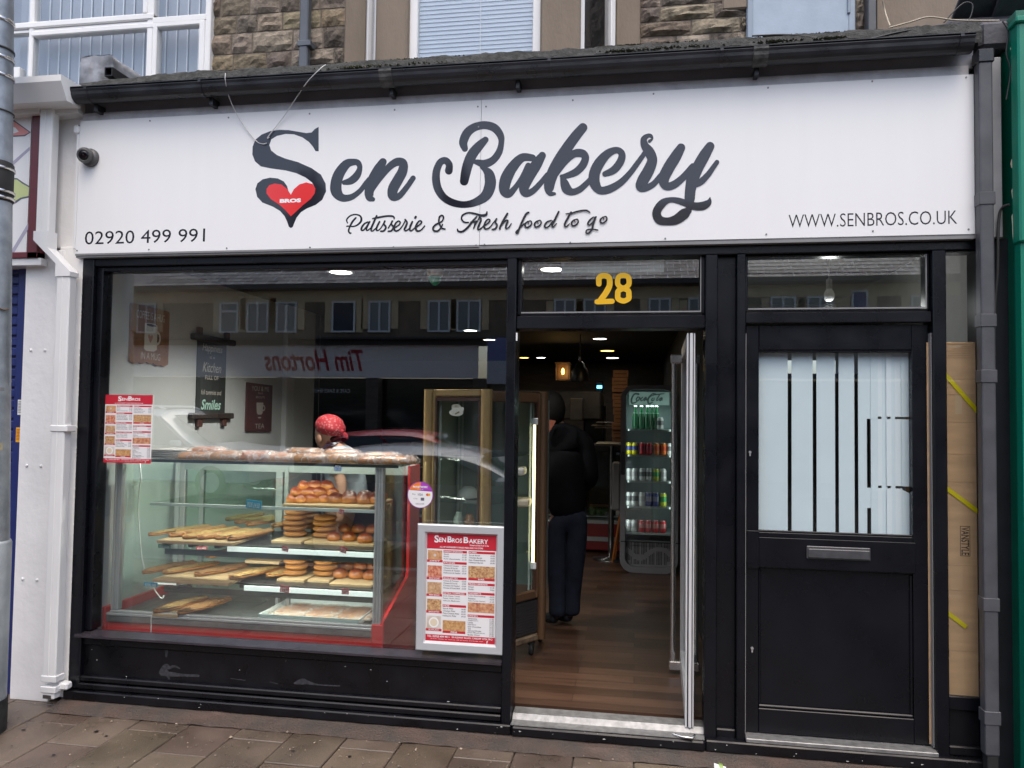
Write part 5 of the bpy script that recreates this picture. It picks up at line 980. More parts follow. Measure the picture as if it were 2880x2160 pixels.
for k, px in enumerate((1787, 1804, 1821, 1834, 1846)):
    q = P(px, 1190, FY+.2); lab = '%s green glass bottle from left on the top fridge shelf' % od[k]
    if bp is None:
        m = MB(); m.lathe([(.026, 0), (.031, .008), (.031, .12), (.024, .16), (.013, .195), (.012, .225), (.0135, .228), (.0135, .235)], n=14); bp = m.build('green_bottle', BG); m = MB(); m.lathe([(.0145, .228), (.0145, .24), (.0, .241)], n=12, caps=False); m.build('bottle_cap', ALU, bp); m = MB(); m.lathe([(.0262, .142), (.0225, .168)], n=14, caps=False); m.build('bottle_label', mat('pale_green_label', (.4, .6, .48), .5), bp)
        tag(bp, lab, 'bottle', 'green bottles in the fridge'); bp.location = (q.x, FY+.2, SHZ[0])
    else: dup(bp, (q.x, FY+.2, SHZ[0]), lab)
can(S_, 'small silver blue can right of the green bottles in the fridge', (P(1857, 1190, FY+.17).x, FY+.17, SHZ[0]))
# ================================================================ tall golden display cabinet
GC = thing('display_cabinet', 'tall golden framed glass display cabinet beside the door post', 'display cabinet', (-1, .8, FLZ))
KGL = glass('cabinet_glass', (.93, .96, .95), 1.35)
GOLD = mat('golden_frame', (.40, .27, .115), .38, metal=.45, var=.06, vs=6); BRN = mat('brown_trim', (.07, .03, .022), .4)
# front-left face from A to B, right face from B to C
zt = 1.825; A = P(1205, 1200, .66); B = P(1368, 1200, .54); C = P(1528, 1200, .98)
A = Vector((A.x, A.y, 0)); B = Vector((B.x, B.y, 0)); C = Vector((C.x, C.y, 0)); D_ = Vector((A.x+.02, 1.32, 0)); Dc = Vector((C.x, 1.32, 0)); RING = [A, B, C, Dc, D_]
zl = .50; zlow = FLZ+.11
def face_frame(m, p, q, w, z0, z1, t=.035, wz=None):
    wz = wz or w; L = (q-p).length; rt = Matrix.Translation(p) @ Matrix.Rotation(math.atan2(q.y-p.y, q.x-p.x), 4, 'Z')
    m.box(0, w, 0, t, z0, z1, bev=.008, rot=rt); m.box(L-w, L, 0, t, z0, z1, bev=.008, rot=rt); m.box(w, L-w, 0, t, z1-wz, z1, bev=.008, rot=rt); m.box(w, L-w, 0, t, z0, z0+wz*.8, bev=.008, rot=rt)
    return rt, L
m = MB(); rtA, LA = face_frame(m, A, B, .045, zl, zt); m.tube([B+Vector((0, .0, zl)), B+Vector((0, .0, zt))], .034, 16); m.tube([A+Vector((0, .0, zlow)), A+Vector((0, .0, zt))], .03, 16)
m.build('frame', GOLD, GC)
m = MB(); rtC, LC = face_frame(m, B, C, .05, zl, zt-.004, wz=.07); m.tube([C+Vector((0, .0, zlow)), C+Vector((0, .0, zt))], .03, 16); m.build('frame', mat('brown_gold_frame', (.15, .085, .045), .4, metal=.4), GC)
m = MB(); 
for rt, L in ((rtA, LA), (rtC, LC)): m.box(.045, .056, .003, .03, zl+.05, zt-.05, rot=rt); m.box(L-.058, L-.045, .003, .03, zl+.05, zt-.05, rot=rt); m.box(.05, L-.05, .003, .03, zt-.072, zt-.05, rot=rt)
m.build('inner_trim', BRN, GC)
for rt, L in ((rtA, LA), (rtC, LC)): m = MB(); m.box(.05, L-.05, .012, .016, zl+.03, zt-.05, rot=rt); m.build('glass_pane', KGL, GC)
m = MB(); ctr = (A+B+C+D_+Dc)/5
for P0 in RING:
    p = P0 + (ctr-P0).normalized()*.07
    for dx in (-.012, .012): m.box(p.x+dx-.006, p.x+dx+.006, p.y-.006, p.y+.006, zl+.04, zt-.06)
m.build('shelf_rail', mat('pale_rail', (.55, .6, .57), .4, metal=.4), GC)
m = MB(); m.mesh([v+Vector((0, 0, zt-.003)) for v in RING]+[v+Vector((0, 0, zt-.04)) for v in RING], [(0, 1, 2, 3, 4), (9, 8, 7, 6, 5)]); m.build('cabinet_top', BRN, GC)
m = MB(); L_ = (C-B); 
rt2 = Matrix.Translation(D_) @ Matrix.Rotation(math.atan2((Dc-D_).y, (Dc-D_).x), 4, 'Z'); m.box(0, (Dc-D_).length, 0, .01, zl, zt-.05, rot=rt2); rt3 = Matrix.Translation(A) @ Matrix.Rotation(math.atan2((D_-A).y, (D_-A).x), 4, 'Z'); m.box(.03, (D_-A).length, -.01, .0, zl, zt-.05, rot=rt3); m.box(C.x-.01, C.x, C.y+.02, 1.32, zl, zt-.05); m.build('back_panel', mat('cabinet_back', (.34, .40, .38), .5), GC)
for zs_ in (1.42, 1.13, .80):
    m = MB(); v = [p + (ctr-p).normalized()*.06 for p in RING]; m.mesh([q+Vector((0, 0, zs_)) for q in v]+[q+Vector((0, 0, zs_-.006)) for q in v], [(0, 1, 2, 3, 4), (9, 8, 7, 6, 5)]+[(i, (i+1) % 5, 5+(i+1) % 5, 5+i) for i in range(5)]); m.build('glass_shelf', CGL, GC)
m = MB()
for p, q in ((A, B), (B, C)):
    L = (q-p).length; rt = Matrix.Translation(p) @ Matrix.Rotation(math.atan2(q.y-p.y, q.x-p.x), 4, 'Z'); m.box(.02, L-.02, .02, .03, zlow+.04, zl, rot=rt)
    for k in range(12): z = zlow+.05+k*(zl-zlow-.06)/12; m.box(.03, L-.03, .006, .02, z, z+.014, rot=rt @ Matrix.Rotation(0, 4, 'X'))
m.build('vent_grille', mat('dark_grille', (.03, .03, .032), .45), GC)
m = MB()
for p, q in ((A, B), (B, C)):
    L = (q-p).length; rt = Matrix.Translation(p) @ Matrix.Rotation(math.atan2(q.y-p.y, q.x-p.x), 4, 'Z'); m.box(0, L, 0, .04, zlow-.01, zlow+.035, bev=.01, rot=rt)
m.build('base_rail', mat('worn_base', (.2, .15, .10), .5, metal=.3, var=.4, vs=20), GC)
for p in (C+(ctr-C).normalized()*.06, B+(ctr-B).normalized()*.08, A+(ctr-A).normalized()*.06, D_+(ctr-D_).normalized()*.06, Dc+(ctr-Dc).normalized()*.06):
    m = MB(); m.lathe([(.04, -.013), (.045, -.008), (.045, .008), (.04, .013)], (p.x, p.y, FLZ+.045), 18, axis='x'); m.box(p.x-.02, p.x+.02, p.y-.025, p.y+.025, FLZ+.07, zlow); m.build('castor', RUBBER, GC)
# fluorescent tube (lit) standing in the cabinet corner
tp, tb = P(1505, 1195, .95), P(1497, 1580, .95); TBE = thing('fluorescent_tube', 'lit yellowish fluorescent tube standing upright inside the cabinet', 'tube light', (tp.x, .95, tb.z))
m = MB(); m.tube([(tp.x, .95, tb.z), (tp.x, .95, tp.z)], .012, 12); m.build('tube', emis('tube_glow', (1, .86, .46), 3.2), TBE); m = MB(); m.box(tp.x-.02, tp.x+.02, .93, .97, tp.z, tp.z+.045, bev=.004); m.box(tp.x-.02, tp.x+.02, .93, .97, tb.z-.045, tb.z, bev=.004); m.build('end_cap', UPVC, TBE)
# cup sticker on the cabinet glass
q = P(1283, 1142, .8); ST = thing('cup_sticker', 'white coffee cup and saucer sticker on the golden cabinet glass', 'sticker', rtA @ Vector((LA*.52, .008, 1.72)))
m = MB(); fx = lambda u, v, y=.009: rtA @ Vector((LA*.47+u, y, 1.705+v))
def fpoly(pts, y, mt, nm): m = MB(); V = [fx(u, v, y) for u, v in pts]; m.mesh(V, [list(range(len(V)))]); m.build(nm, mt, ST)
el = lambda cx, cz, a, b, n=20: [(cx+a*math.cos(2*math.pi*k/n), cz+b*math.sin(2*math.pi*k/n)) for k in range(n)]
CRM = mat('cup_white', (.72, .74, .66), .5); fpoly(el(0, -.022, .05, .022), .0095, CRM, 'saucer'); fpoly([(-.033, .018), (.033, .018), (.03, -.012), (.018, -.028), (-.018, -.028), (-.03, -.012)], .0088, CRM, 'cup'); fpoly(el(0, .018, .033, .011), .0082, mat('cup_cream', (.5, .5, .4), .5), 'coffee'); fpoly(el(0, .018, .012, .004), .0076, mat('cup_brown', (.3, .25, .17), .5), 'coffee'); fpoly(el(.042, .0, .013, .012), .0092, CRM, 'cup_handle'); fpoly([(-.008, -.036), (.022, -.024), (.026, -.018), (.02, -.014), (-.006, -.026)], .0078, mat('biscuit_brown', (.28, .2, .1), .6), 'biscuit')
# bits on the cabinet shelves
for k, (px, py, Y, r, h, cl, lab) in enumerate(((1317, 1415, .9, .05, .05, (.45, .45, .42), 'upturned white bowl on the lower cabinet shelf'), (1290, 1462, .75, .032, .07, (.42, .47, .42), 'pale green lidded jar low in the golden cabinet'), (1320, 1464, .78, .034, .06, (.4, .19, .11), 'terracotta coloured jar low in the golden cabinet'))):
    q = P(px, py, Y); m = MB()
    if k == 0: m.lathe([(.075, 0), (.074, .015), (.06, .045), (.03, .068), (.0, .073)], (q.x, Y, 1.136), 20)
    else: m.lathe([(r*.8, -h*.3), (r, 0), (r, h*.5), (r*.7, h*.7), (r*.6, h*.75), (r*.6, h), (0, h)], (q.x, Y, q.z-.02), 18)
    tag(m.build(('white_bowl', 'lidded_jar', 'clay_jar')[k], mat('ware%d' % k, cl, .4)), lab, 'tableware')
for k, (px0_, px1_, py, lab) in enumerate(((1420, 1476, 1322, 'folded white packet on the upper shelf beside the tube light'), (1440, 1490, 1410, 'clear wrapped packet on the middle shelf beside the tube light'))):
    a, b = P(px0_, py, .85), P(px1_, py, .85); m = MB(); m.box(a.x, b.x, .8, .95, a.z-.03, a.z+.02, bev=.015, seg=2); tag(m.build('wrapped_packet', mat('packet_cream%d' % k, (.6, .58, .5) if k == 0 else (.48, .42, .3), .4)), lab, 'packet')
# ================================================================ wall plaques on the left wall
def on_left(u, z, d=0): return (-3.10+d, u, z)   # u along Y
def plaque(name, label, pts, mt, t=.018, cat='wall sign'):
    th_ = thing(name, label, cat, (-3.10, pts[0][0], pts[0][1])); m = MB(); n = len(pts)
    V = [on_left(u, z, t) for u, z in pts]+[on_left(u, z, .002) for u, z in pts]; m.mesh(V, [list(range(n))]+[(i, (i+1) % n, n+(i+1) % n, n+i) for i in range(n)]); m.build('board', mt, th_); return th_
def txl(par, txt, uc, z0, w, h, d, mt, bold=0, shear=0): m = MB(); text_xz(m, txt, uc, z0, w, h, fn=lambda x, z: on_left(x, z, d), bold=bold, shear=shear, align='c'); return m.build('lettering', mt, par)
WOOD = mat('sign_wood', (.20, .085, .035), .5, c2=(.30, .14, .055), vs=3, bump=.1, stretch=(1, 5, .6)); CREAM = mat('cream_print', (.62, .58, .5), .6)
wv = [(.30+.39*k/10, 1.975-.01*(k % 2)-.006*math.sin(k)) for k in range(11)]
CFS = plaque('coffee_sign', 'brown wooden plaque with a white mug picture and coffee wording', wv+[(.69, 2.32), (.68, 2.33), (.31, 2.335), (.30, 2.325)], WOOD)
txl(CFS, 'COFFEE IS A HUG', .49, 2.25, .29, .05, .0195, CREAM); txl(CFS, 'IN A MUG', .5, 1.995, .2, .045, .0195, CREAM)
def pl(par, pts, d, mt, nm): m = MB(); m.mesh([on_left(u, z, d) for u, z in pts], [list(range(len(pts)))]); m.build(nm, mt, par)
pl(CFS, [(.43, 2.06), (.45, 2.05), (.53, 2.05), (.56, 2.065), (.56, 2.215), (.43, 2.225)], .0192, CREAM, 'mug_picture'); pl(CFS, el(.495, 2.218, .064, .013), .0196, CREAM, 'mug_picture'); pl(CFS, el(.495, 2.217, .05, .008), .02, mat('print_brown', (.08, .04, .025), .6), 'mug_picture')
pl(CFS, el(.565, 2.14, .035, .045), .0188, CREAM, 'mug_picture'); pl(CFS, el(.565, 2.14, .019, .028), .019, mat('wood_dark', (.16, .07, .03), .6), 'mug_picture'); pl(CFS, [(.49, 2.10), (.515, 2.14), (.513, 2.155), (.5, 2.155), (.49, 2.145), (.48, 2.155), (.468, 2.155), (.466, 2.14)], .0198, mat('pink_print', (.45, .25, .22), .6), 'mug_picture')
SC_ = thing('kitchen_scroll', 'tall black scroll hanging between two dark rods about a happy kitchen', 'wall sign', (-3.08, 1.2, 1.6)); SCB = mat('scroll_black', (.035, .04, .038), .7)
m = MB(); m.box(-3.098, -3.092, 1.05, 1.44, 1.645, 2.19); m.build('scroll_sheet', SCB, SC_)
ROD = mat('rod_dark', (.035, .024, .02), .6)
for z, nm in ((2.195, 'rod'), (1.635, 'rod')):
    m = MB(); m.box(-3.10, -3.055, .96, 1.52, z-.022, z+.022, bev=.008); m.build('rod', ROD, SC_)
m = MB(); m.box(-3.095, -3.07, 1.03, 1.08, 2.21, 2.27, bev=.005); m.box(-3.095, -3.07, 1.40, 1.45, 2.21, 2.27, bev=.005); m.box(-3.095, -3.07, 1.05, 1.11, 1.555, 1.615, bev=.005); m.box(-3.095, -3.07, 1.39, 1.44, 1.555, 1.615, bev=.005); m.build('rod_end', mat('rod_red', (.08, .03, .022), .6), SC_)
for t_, z, w, h, b, sh_, mt in (('Happiness', 2.09, .27, .07, 0, .25, CREAM), ('IS A', 2.055, .07, .018, 0, 0, CREAM), ('Kitchen', 1.955, .25, .07, 0, .3, CREAM), ('FULL OF', 1.90, .18, .032, .01, 0, CREAM), ('full tummies and', 1.79, .27, .035, 0, .1, CREAM), ('Smiles', 1.68, .27, .075, .02, .3, mat('mint_print', (.42, .66, .55), .6))): txl(SC_, t_, 1.245, z, w, h, -.091+3.10-3.0+.0 if False else .0092, mt, b, sh_)
TEA = plaque('tea_sign', 'small dark red plaque with a cup picture about tea', [(1.76, 1.51), (2.19, 1.50), (2.19, 1.895), (1.76, 1.905)], mat('dark_red_board', (.075, .022, .02), .6))
for t_, z, w, h in (('YOU & ME', 1.84, .3, .04), ('PLUS', 1.815, .08, .014), ('BISCUITS', 1.78, .15, .018), ('TEA', 1.53, .16, .04)): txl(TEA, t_, 1.975, z, w, h, .0195, mat('dull_cream', (.40, .35, .31), .7))
pl(TEA, [(1.92, 1.66), (1.94, 1.645), (2.0, 1.645), (2.02, 1.66), (2.03, 1.745), (1.91, 1.745)], .0193, _mats['dull_cream'], 'cup_picture'); pl(TEA, el(1.97, 1.62, .03, .006), .0193, _mats['dull_cream'], 'cup_picture'); pl(TEA, el(2.035, 1.70, .03, .025), .0188, _mats['dull_cream'], 'cup_picture'); pl(TEA, el(2.035, 1.70, .016, .014), .019, _mats['dark_red_board'], 'cup_picture')
# ================================================================ glass display case in the window
CY0, CY1 = .16, .84
cl0, cl1 = -3.055, P(1073, 1700, CY0).x          # outer left and right faces
zbt, ztp_ = .435, 1.375
DC = thing('display_case', 'large glass bakery display case with red base and aluminium posts in the window', 'display case', ((cl0+cl1)/2, .5, FLZ))
RED = mat('red_laminate', (.66, .03, .018), .3, var=.08, vs=4, coat=.2); RED2 = mat('red_side_panel', (.60, .022, .022), .32, var=.06)
m = MB(); m.box(cl0-.03, cl1-.004, CY0+.004, CY1, FLZ, .425, bev=.003); m.box(cl0-.045, cl0-.02, CY0-.02, CY1, FLZ, .51, bev=.004); m.build('red_base', RED, DC)
m = MB()
s1 = PX(1098, 1763, cl1+.012); pts = [(.145, FLZ), (.145, .50), (.175, .515), (.60, .665), (.63, .70), (.63, 1.345), (.84, 1.345), (.84, FLZ)]
n = len(pts); V = [(cl1+.014, y, z) for y, z in pts]+[(cl1-.004, y, z) for y, z in pts]
t = bmesh.new(); vv = [t.verts.new((y, 0, z)) for y, z in pts]; ed = [t.edges.new((vv[i], vv[(i+1) % n])) for i in range(n)]; bmesh.ops.triangle_fill(t, use_beauty=True, edges=ed); t.verts.index_update(); FF = [[v.index for v in f.verts] for f in t.faces]; t.free()
m.mesh(V, FF+[[i+n for i in f[::-1]] for f in FF]+[(i, (i+1) % n, n+(i+1) % n, n+i) for i in range(n)]); m.box(cl1-.05, cl1+.02, CY0-.022, CY0+.004, FLZ, .50, bev=.004); m.build('red_side_panel', RED2, DC)
m = MB(); m.box(cl0-.03, cl1, CY0-.012, CY0+.004, .4255, .462, bev=.003); m.build('steel_skirt', mat('scuffed_steel', (.34, .33, .32), .35, metal=.75, var=.2, vs=9, bump=.1), DC)
m = MB(); m.box(cl0-.02, cl1, CY0-.016, CY0+.02, .4625, .478, bev=.003); m.box(cl0, cl1, CY0-.01, CY0+.02, .4785, .492, bev=.003)
pw = .052
for x0_, x1_ in ((cl0, cl0+pw), (cl1-pw, cl1)):
    for k in range(3): m.box(x0_+k*pw/3+.002, x0_+(k+1)*pw/3-.002, CY0-.008+.004*(k % 2), CY0+.035, .493, ztp_-.002, bev=.004)
    m.box(x0_+.004, x1_-.004, CY0+.002, CY0+.03, .493, ztp_-.003)
    m.box(x0_+.005, x1_-.005, CY1-.03, CY1, .47, ztp_-.002, bev=.004)
m.box(cl1-pw, cl1, CY0-.014, CY0-.006, .493, ztp_-.03, bev=.002) if False else None
m.build('corner_post', mat('satin_aluminium', (.52, .53, .53), .38, metal=.35, var=.06, vs=40, stretch=(1, 1, .1)), DC)
m = MB(); m.box(cl0-.03, cl1+.10, CY0-.02, CY1, ztp_, ztp_+.009); m.build('top_glass', mat('smoked_top', (.05, .055, .055), .1), DC) if False else m.build('top_glass', CGL, DC)
m = MB(); m.box(cl0-.035, cl1+.09, CY0-.026, CY0-.0205, ztp_-.006, ztp_+.011); m.build('top_edge', mat('dark_edge', (.03, .035, .035), .25), DC)
m = MB(); m.box(cl0+pw, cl1-pw, CY0+.005, CY0+.01, .495, ztp_-.004); m.build('front_glass', CGL, DC)
m = MB(); m.box(cl0+.008, cl0+.013, CY0+.04, CY1-.03, .47, ztp_-.004); m.build('side_glass', CGL, DC)
m = MB(); m.mesh([(cl1-.012, y, z) for y, z in ((CY0+.04, .505), (.60, .68), (.60, ztp_-.004), (CY0+.04, ztp_-.004))]+[(cl1-.007, y, z) for y, z in ((CY0+.04, .505), (.60, .68), (.60, ztp_-.004), (CY0+.04, ztp_-.004))], [(0, 1, 2, 3), (7, 6, 5, 4), (0, 4, 5, 1), (1, 5, 6, 2), (2, 6, 7, 3), (3, 7, 4, 0)]); m.build('side_glass', CGL, DC)
GPOST = mat('grey_case_frame', (.38, .43, .41), .4, metal=.3)
bx = P(800, 1400, CY1).x; bx2 = P(575, 1400, CY1).x
m = MB(); m.box(bx-.05, bx, CY1-.03, CY1-.002, .47, ztp_-.045, bev=.003); m.box(bx+.02, bx+.05, CY1-.05, CY1-.031, .47, ztp_-.045, bev=.003); m.box(cl0+pw, cl1-pw, CY1-.03, CY1, ztp_-.045, ztp_-.003); m.box(cl0+pw, cl1-pw, CY1-.045, CY1-.031, ztp_-.10, ztp_-.045); m.box(bx2-.02, bx2+.01, CY1-.03, CY1-.002, .47, ztp_-.045); m.build('back_frame', GPOST, DC)
m = MB(); m.box(cl0+pw, bx-.05, CY1-.02, CY1-.015, .47, ztp_-.045); m.build('back_glass', glass('green_case_glass', (.75, .88, .80), 1.5), DC)
m = MB(); m.box(cl0+.015, cl1-.015, CY0+.03, CY1-.005, .455, .470); m.build('deck', mat('dark_slate_deck', (.05, .055, .055), .3, var=.3, vs=6, bump=.15, bs=15), DC)
ZS1, ZS2, ZS3, ZD = 1.122, .895, .674, .4705; LEDS = []
m = MB(); m.box(cl0+.2, cl1-.02, CY0+.06, CY1-.06, ZS1-.008, ZS1); m.build('shelf', CGL, DC)
m = MB(); m.box(cl0+.2, cl1-.02, CY0+.048, CY0+.0595, ZS1-.016, ZS1+.001); m.build('shelf_edge', mat('white_edge', (.75, .77, .76), .4), DC)
def case_strip_fill(x, w, z, e=2.6):  # serves the lit shelf strips and the added fill lamps
    d = bpy.data.lights.new('case_strip_fill_lamp', 'AREA'); d.shape = 'RECTANGLE'; d.size = w; d.size_y = .02; d.energy = e; d.color = (1, .97, .9); o = link(bpy.data.objects.new('case_strip_fill_lamp', d)); o.location = (x, CY0+.068, z-.045); o.rotation_euler = (R(38), 0, 0)
TRAY = mat('dark_tray', (.03, .032, .034), .35, metal=.5)
for z in (ZS2, ZS3):
    m = MB(); m.box(cl0+.25, cl1-.02, CY0+.07, CY1-.06, z-.010, z-.004, bev=.002); 
    for k in range(9): x = cl0+.28+k*(cl1-cl0-.33)/8; m.box(x, x+.03, CY0+.06, CY1-.1, z-.028, z-.0105)
    m.build('shelf', TRAY, DC)
    m = MB(); xa_ = P(640 if z == ZS2 else 690, 1540, CY0+.05).x; m.box(xa_, cl1-.02, CY0+.045, CY0+.055, z-.040, z-.012, bev=.001); case_strip_fill((xa_+cl1)/2, cl1-xa_, z, 2.4 if z == ZS2 else 1.1)
    if z == ZS3: m.box(P(420, 1640, CY0).x, P(480, 1640, CY0).x, CY0+.045, CY0+.055, z-.03, z-.012)
    m.build('light_strip', mat('lit_strip', (.75, .77, .76), .4, emit=(.95, 1, .98), es=.5), DC)
    m = MB(); m.box(cl0+.3, cl1-.02, CY0+.056, CY0+.062, z-.075, z-.041); m.build('shelf_edge', mat('grey_underside', (.12, .135, .135), .35, metal=.4), DC)
for x in (bx+.03, cl1-.03):
    pass
m = MB(); x = P(785, 1670, .5).x
for dx in (0, .07): m.box(x+dx, x+dx+.02, .45, .47, ZD, ZS3-.028)
m.build('shelf_leg', mat('leg_grey', (.12, .125, .125), .4), DC)
# hanging white lead inside the case
def lead(name, label, pts, r=.004): pp = spline([tuple(P(x, y, Y)) for x, y, Y in pts], 8); m = MB(); m.tube(pp, r, 8); return tag(m.build(name, CABLE), label, 'cable')
lead('case_lead', 'thin white lead hanging down inside the left of the display case', [(392, 1300, .22), (396, 1340, .22), (391, 1390, .23), (389, 1440, .23), (393, 1500, .23), (398, 1560, .22), (406, 1600, .22)])
lead('case_lead', 'short white lead curving from the blue tag to the case floor', [(432, 1652, .24), (442, 1670, .25), (455, 1682, .26), (462, 1675, .27)]); lead('case_lead', 'white wire hanging over the red base in front of the case', [(430, 1722, .12), (425, 1738, .11), (425, 1760, .10), (424, 1782, .09)], .0025)
# ---------------------------------------------------------------- breads
def blob_mesh(fn, nu, nv, m, colf=None):      # closed u-v surface
    V = []; F = []
    for i in range(nu+1):
        for j in range(nv): V.append(fn(i/nu, j/nv))
    F = [(i*nv+j, i*nv+(j+1) % nv, (i+1)*nv+(j+1) % nv, (i+1)*nv+j) for i in range(nu) for j in range(nv)]
    vs = [m.bm.verts.new(v) for v in V]
    if m.col is None: m.col = m.bm.loops.layers.color.new('Col')
    for f in F:
        try: q = m.bm.faces.new([vs[k] for k in f])
        except ValueError: continue
        q.smooth = True
        for l in q.loops: c = colf(l.vert.co) if colf else (1, 1, 1); l[m.col] = (*c, 1)
def lerp3(a, b, t): t = max(0, min(1, t)); return tuple(x+(y-x)*t for x, y in zip(a, b))
CRUST = mat('bread_crust', (1, 1, 1), .4, var=.2, vs=40, bump=.25, bs=120, vcol=True, coat=.1, orand=.22)
DRYC = mat('sesame_crust', (1, 1, 1), .6, var=.3, vs=150, bump=.8, bs=230, vcol=True, orand=.15)
PIDEC = mat('pide_crust', (1, 1, 1), .55, var=.3, vs=35, bump=.6, bs=90, vcol=True, orand=.15)
TOPP = mat('pide_topping', (.46, .25, .08), .5, c2=(.16, .055, .02), vs=90, bump=1, bs=140, detail=6)
TOPG = mat('pide_topping_green', (.52, .33, .11), .5, c2=(.17, .085, .025), vs=80, bump=1, bs=130, detail=6)
def bun_mesh(sd, rx, ry, rz, dark=(.40, .145, .03), pale=(.70, .42, .15), knot=0):
    m = MB()
    def fn(u, v):
        a = math.pi*u; b = 2*math.pi*v; d = Vector((math.sin(a)*math.cos(b), math.sin(a)*math.sin(b), math.cos(a)))
        k = 1 + .07*mnoise.noise(d*1.6+Vector((sd, 0, 0))) + (.12*abs(math.sin(b*1.0+sd+d.z*2.2)) if knot else 0)
        z = d.z*rz; z = z if z > -rz*.45 else -rz*.45
        return Vector((d.x*rx*k, d.y*ry*k, (z+rz*.45)*k))
    blob_mesh(fn, 14, 20, m, lambda c: lerp3(pale, dark, (c.z/(rz*1.45)-.30)*1.8+.3*mnoise.noise(c*30)))
    return m
def ring_mesh(sd, Rr=.058, r=.019):
    m = MB()
    def fn(u, v):
        a = 2*math.pi*u; b = 2*math.pi*v; k = 1+.12*mnoise.noise(Vector((math.cos(a)*1.5, math.sin(a)*1.5, sd)))+.06*math.sin(a*7+b+sd)
        return Vector(((Rr+r*k*math.cos(b))*math.cos(a), (Rr+r*k*math.cos(b))*math.sin(a), r*.86*k*math.sin(b)+r*.86))
    blob_mesh(fn, 36, 12, m, lambda c: lerp3((.56, .34, .12), (.46, .235, .065), (c.z/(2*r)-.3)*1.5)); return m
def disc_mesh(sd, r=.072, h=.036):
    m = MB()
    def fn(u, v):
        a = math.pi*u; b = 2*math.pi*v; k = 1+.05*mnoise.noise(Vector((math.cos(b)*2, math.sin(b)*2, sd)))
        s = math.sin(a)**.55 if 0 < u < 1 else 0; c = math.cos(a); hole = .45*math.exp(-(s/.3)**2)
        return Vector((s*r*k*math.cos(b), s*r*k*math.sin(b), h*.5*(c*(1-hole)+1)*k))
    blob_mesh(fn, 16, 26, m, lambda c: lerp3((.66, .45, .19), (.58, .34, .11), c.z/h*1.1-.2)); return m
def pide_mesh(sd, L=.40, w=.062, h=.013):
    m = MB(); N = 22
    def wid(t): return w*(math.sin(math.pi*min(1, max(0, t)))**.42*.92+.08)
    def fn(u, v):
        b = 2*math.pi*v; ww = wid(u); z = math.sin(b)*h*.6
        rim = .012*max(0, math.cos(2*b))*(1 if math.sin(b) > -.3 else 0)
        zz_ = h*.6+z*.8+rim*.8+.004*mnoise.noise(Vector((u*7, v*5, sd)))
        return Vector((ww*math.cos(b)+.006*math.sin(u*5+sd), (u-.5)*L, max(0, zz_)))
    blob_mesh(fn, N, 16, m, lambda c: lerp3((.72, .50, .20), (.56, .30, .085), (c.z/h-.5)+.7*mnoise.noise(c*22+Vector((sd, 0, 0)))))
    return m, wid
def pide_proto(sd, L, w, top):
    m, wid = pide_mesh(sd, L, w); o = m.build('flatbread', PIDEC)
    m = MB(); N = 26; V = []
    for i in range(N+1):
        t = .05+.9*i/N
        for j in range(7):
            s = (j/6-.5)*2; V.append((wid(t)*.70*s+.006*math.sin(t*5+sd), (t-.5)*L, .017+.006*(1-s*s)+.009*mnoise.noise(Vector((t*26, s*3.4, sd)))))
    m.mesh(V, [(i*7+j, i*7+j+1, (i+1)*7+j+1, (i+1)*7+j) for i in range(N) for j in range(6)], smooth=True); m.build('topping', top, o); return o
_pr = {}
def put(key, mk, name, mt, label, cat, grp, loc, rz=0, s=1, rx=0, ry=0):
    if key in _pr: o = dup(_pr[key], loc, label, scale=s)
    else:
        r = mk(); o = r if isinstance(r, bpy.types.Object) else r.build(name, mt); _pr[key] = o; tag(o, label, cat, grp); o.location = loc; o.scale = (s, s, s) if not hasattr(s, '__len__') else s
    o.rotation_euler = (R(rx), R(ry), R(rz)); return o
BOARD = mat('bread_board', (.40, .27, .14), .6, var=.15, vs=6, bump=.1, stretch=(1, 6, 1))
def board(p0, p1, z, depth, label, ry=0):
    a, b = G(*p0, z+.018), G(*p1, z+.018); y0 = min(a.y, b.y); m = MB(); m.box(min(a.x, b.x), max(a.x, b.x), y0, y0+depth, z, z+.018, bev=.002); return tag(m.build('bread_board', BOARD), label, 'board', 'wooden bread boards in the display case'), y0
zb = ZS2
board((455, 1515), (652, 1528), ZS2, .44, 'wide wooden board under the flatbreads on the middle shelf'); board((672, 1500), (800, 1506), ZS2, .40, 'wooden board partly hidden behind the case post on the middle shelf') if False else None
rs = random.Random(12)
def pide(k, px, py, z, label, dy=.2, rz=0, L=.42, top=0, dz=.018, rx=0): 
    q = G(px, py, z+dz+.01); q = Vector((q.x-L*.5*math.sin(R(rz)), q.y, q.z)); put('p%d' % (k % 4), lambda: pide_proto((k % 4)*7.3+1, .42, .066, (TOPG, TOPP)[(k % 4) % 2]), 'flatbread', None, label, 'flatbread', 'long flatbreads in the display case', (q.x, q.y+dy, z+dz), rz, (1, L/.42, 1), rx)
ordn = ['leftmost', 'second', 'third', 'fourth', 'fifth', 'sixth', 'seventh', 'eighth']
for k, (px, py, dz, L) in enumerate(((412, 1505, .01, .46), (472, 1507, .02, .44), (514, 1512, .02, .44), (556, 1514, .02, .40), (604, 1513, .021, .38), (640, 1517, .02, .40))): pide(k, px, py, ZS2, '%s long flatbread from left on the middle shelf board' % ordn[k], L/2+.0, rs.uniform(-4, 4)-20+k*2, L, dz=dz)
for k, (px, py) in enumerate(((665, 1470), (700, 1476), (730, 1470), (768, 1480), (640, 1462))): pide(k+2, px, py, ZS2, '%s flatbread behind the post on the middle shelf, with dark topping' % ordn[k], .17, rs.uniform(-5, 5)-12, .36, dz=.03)
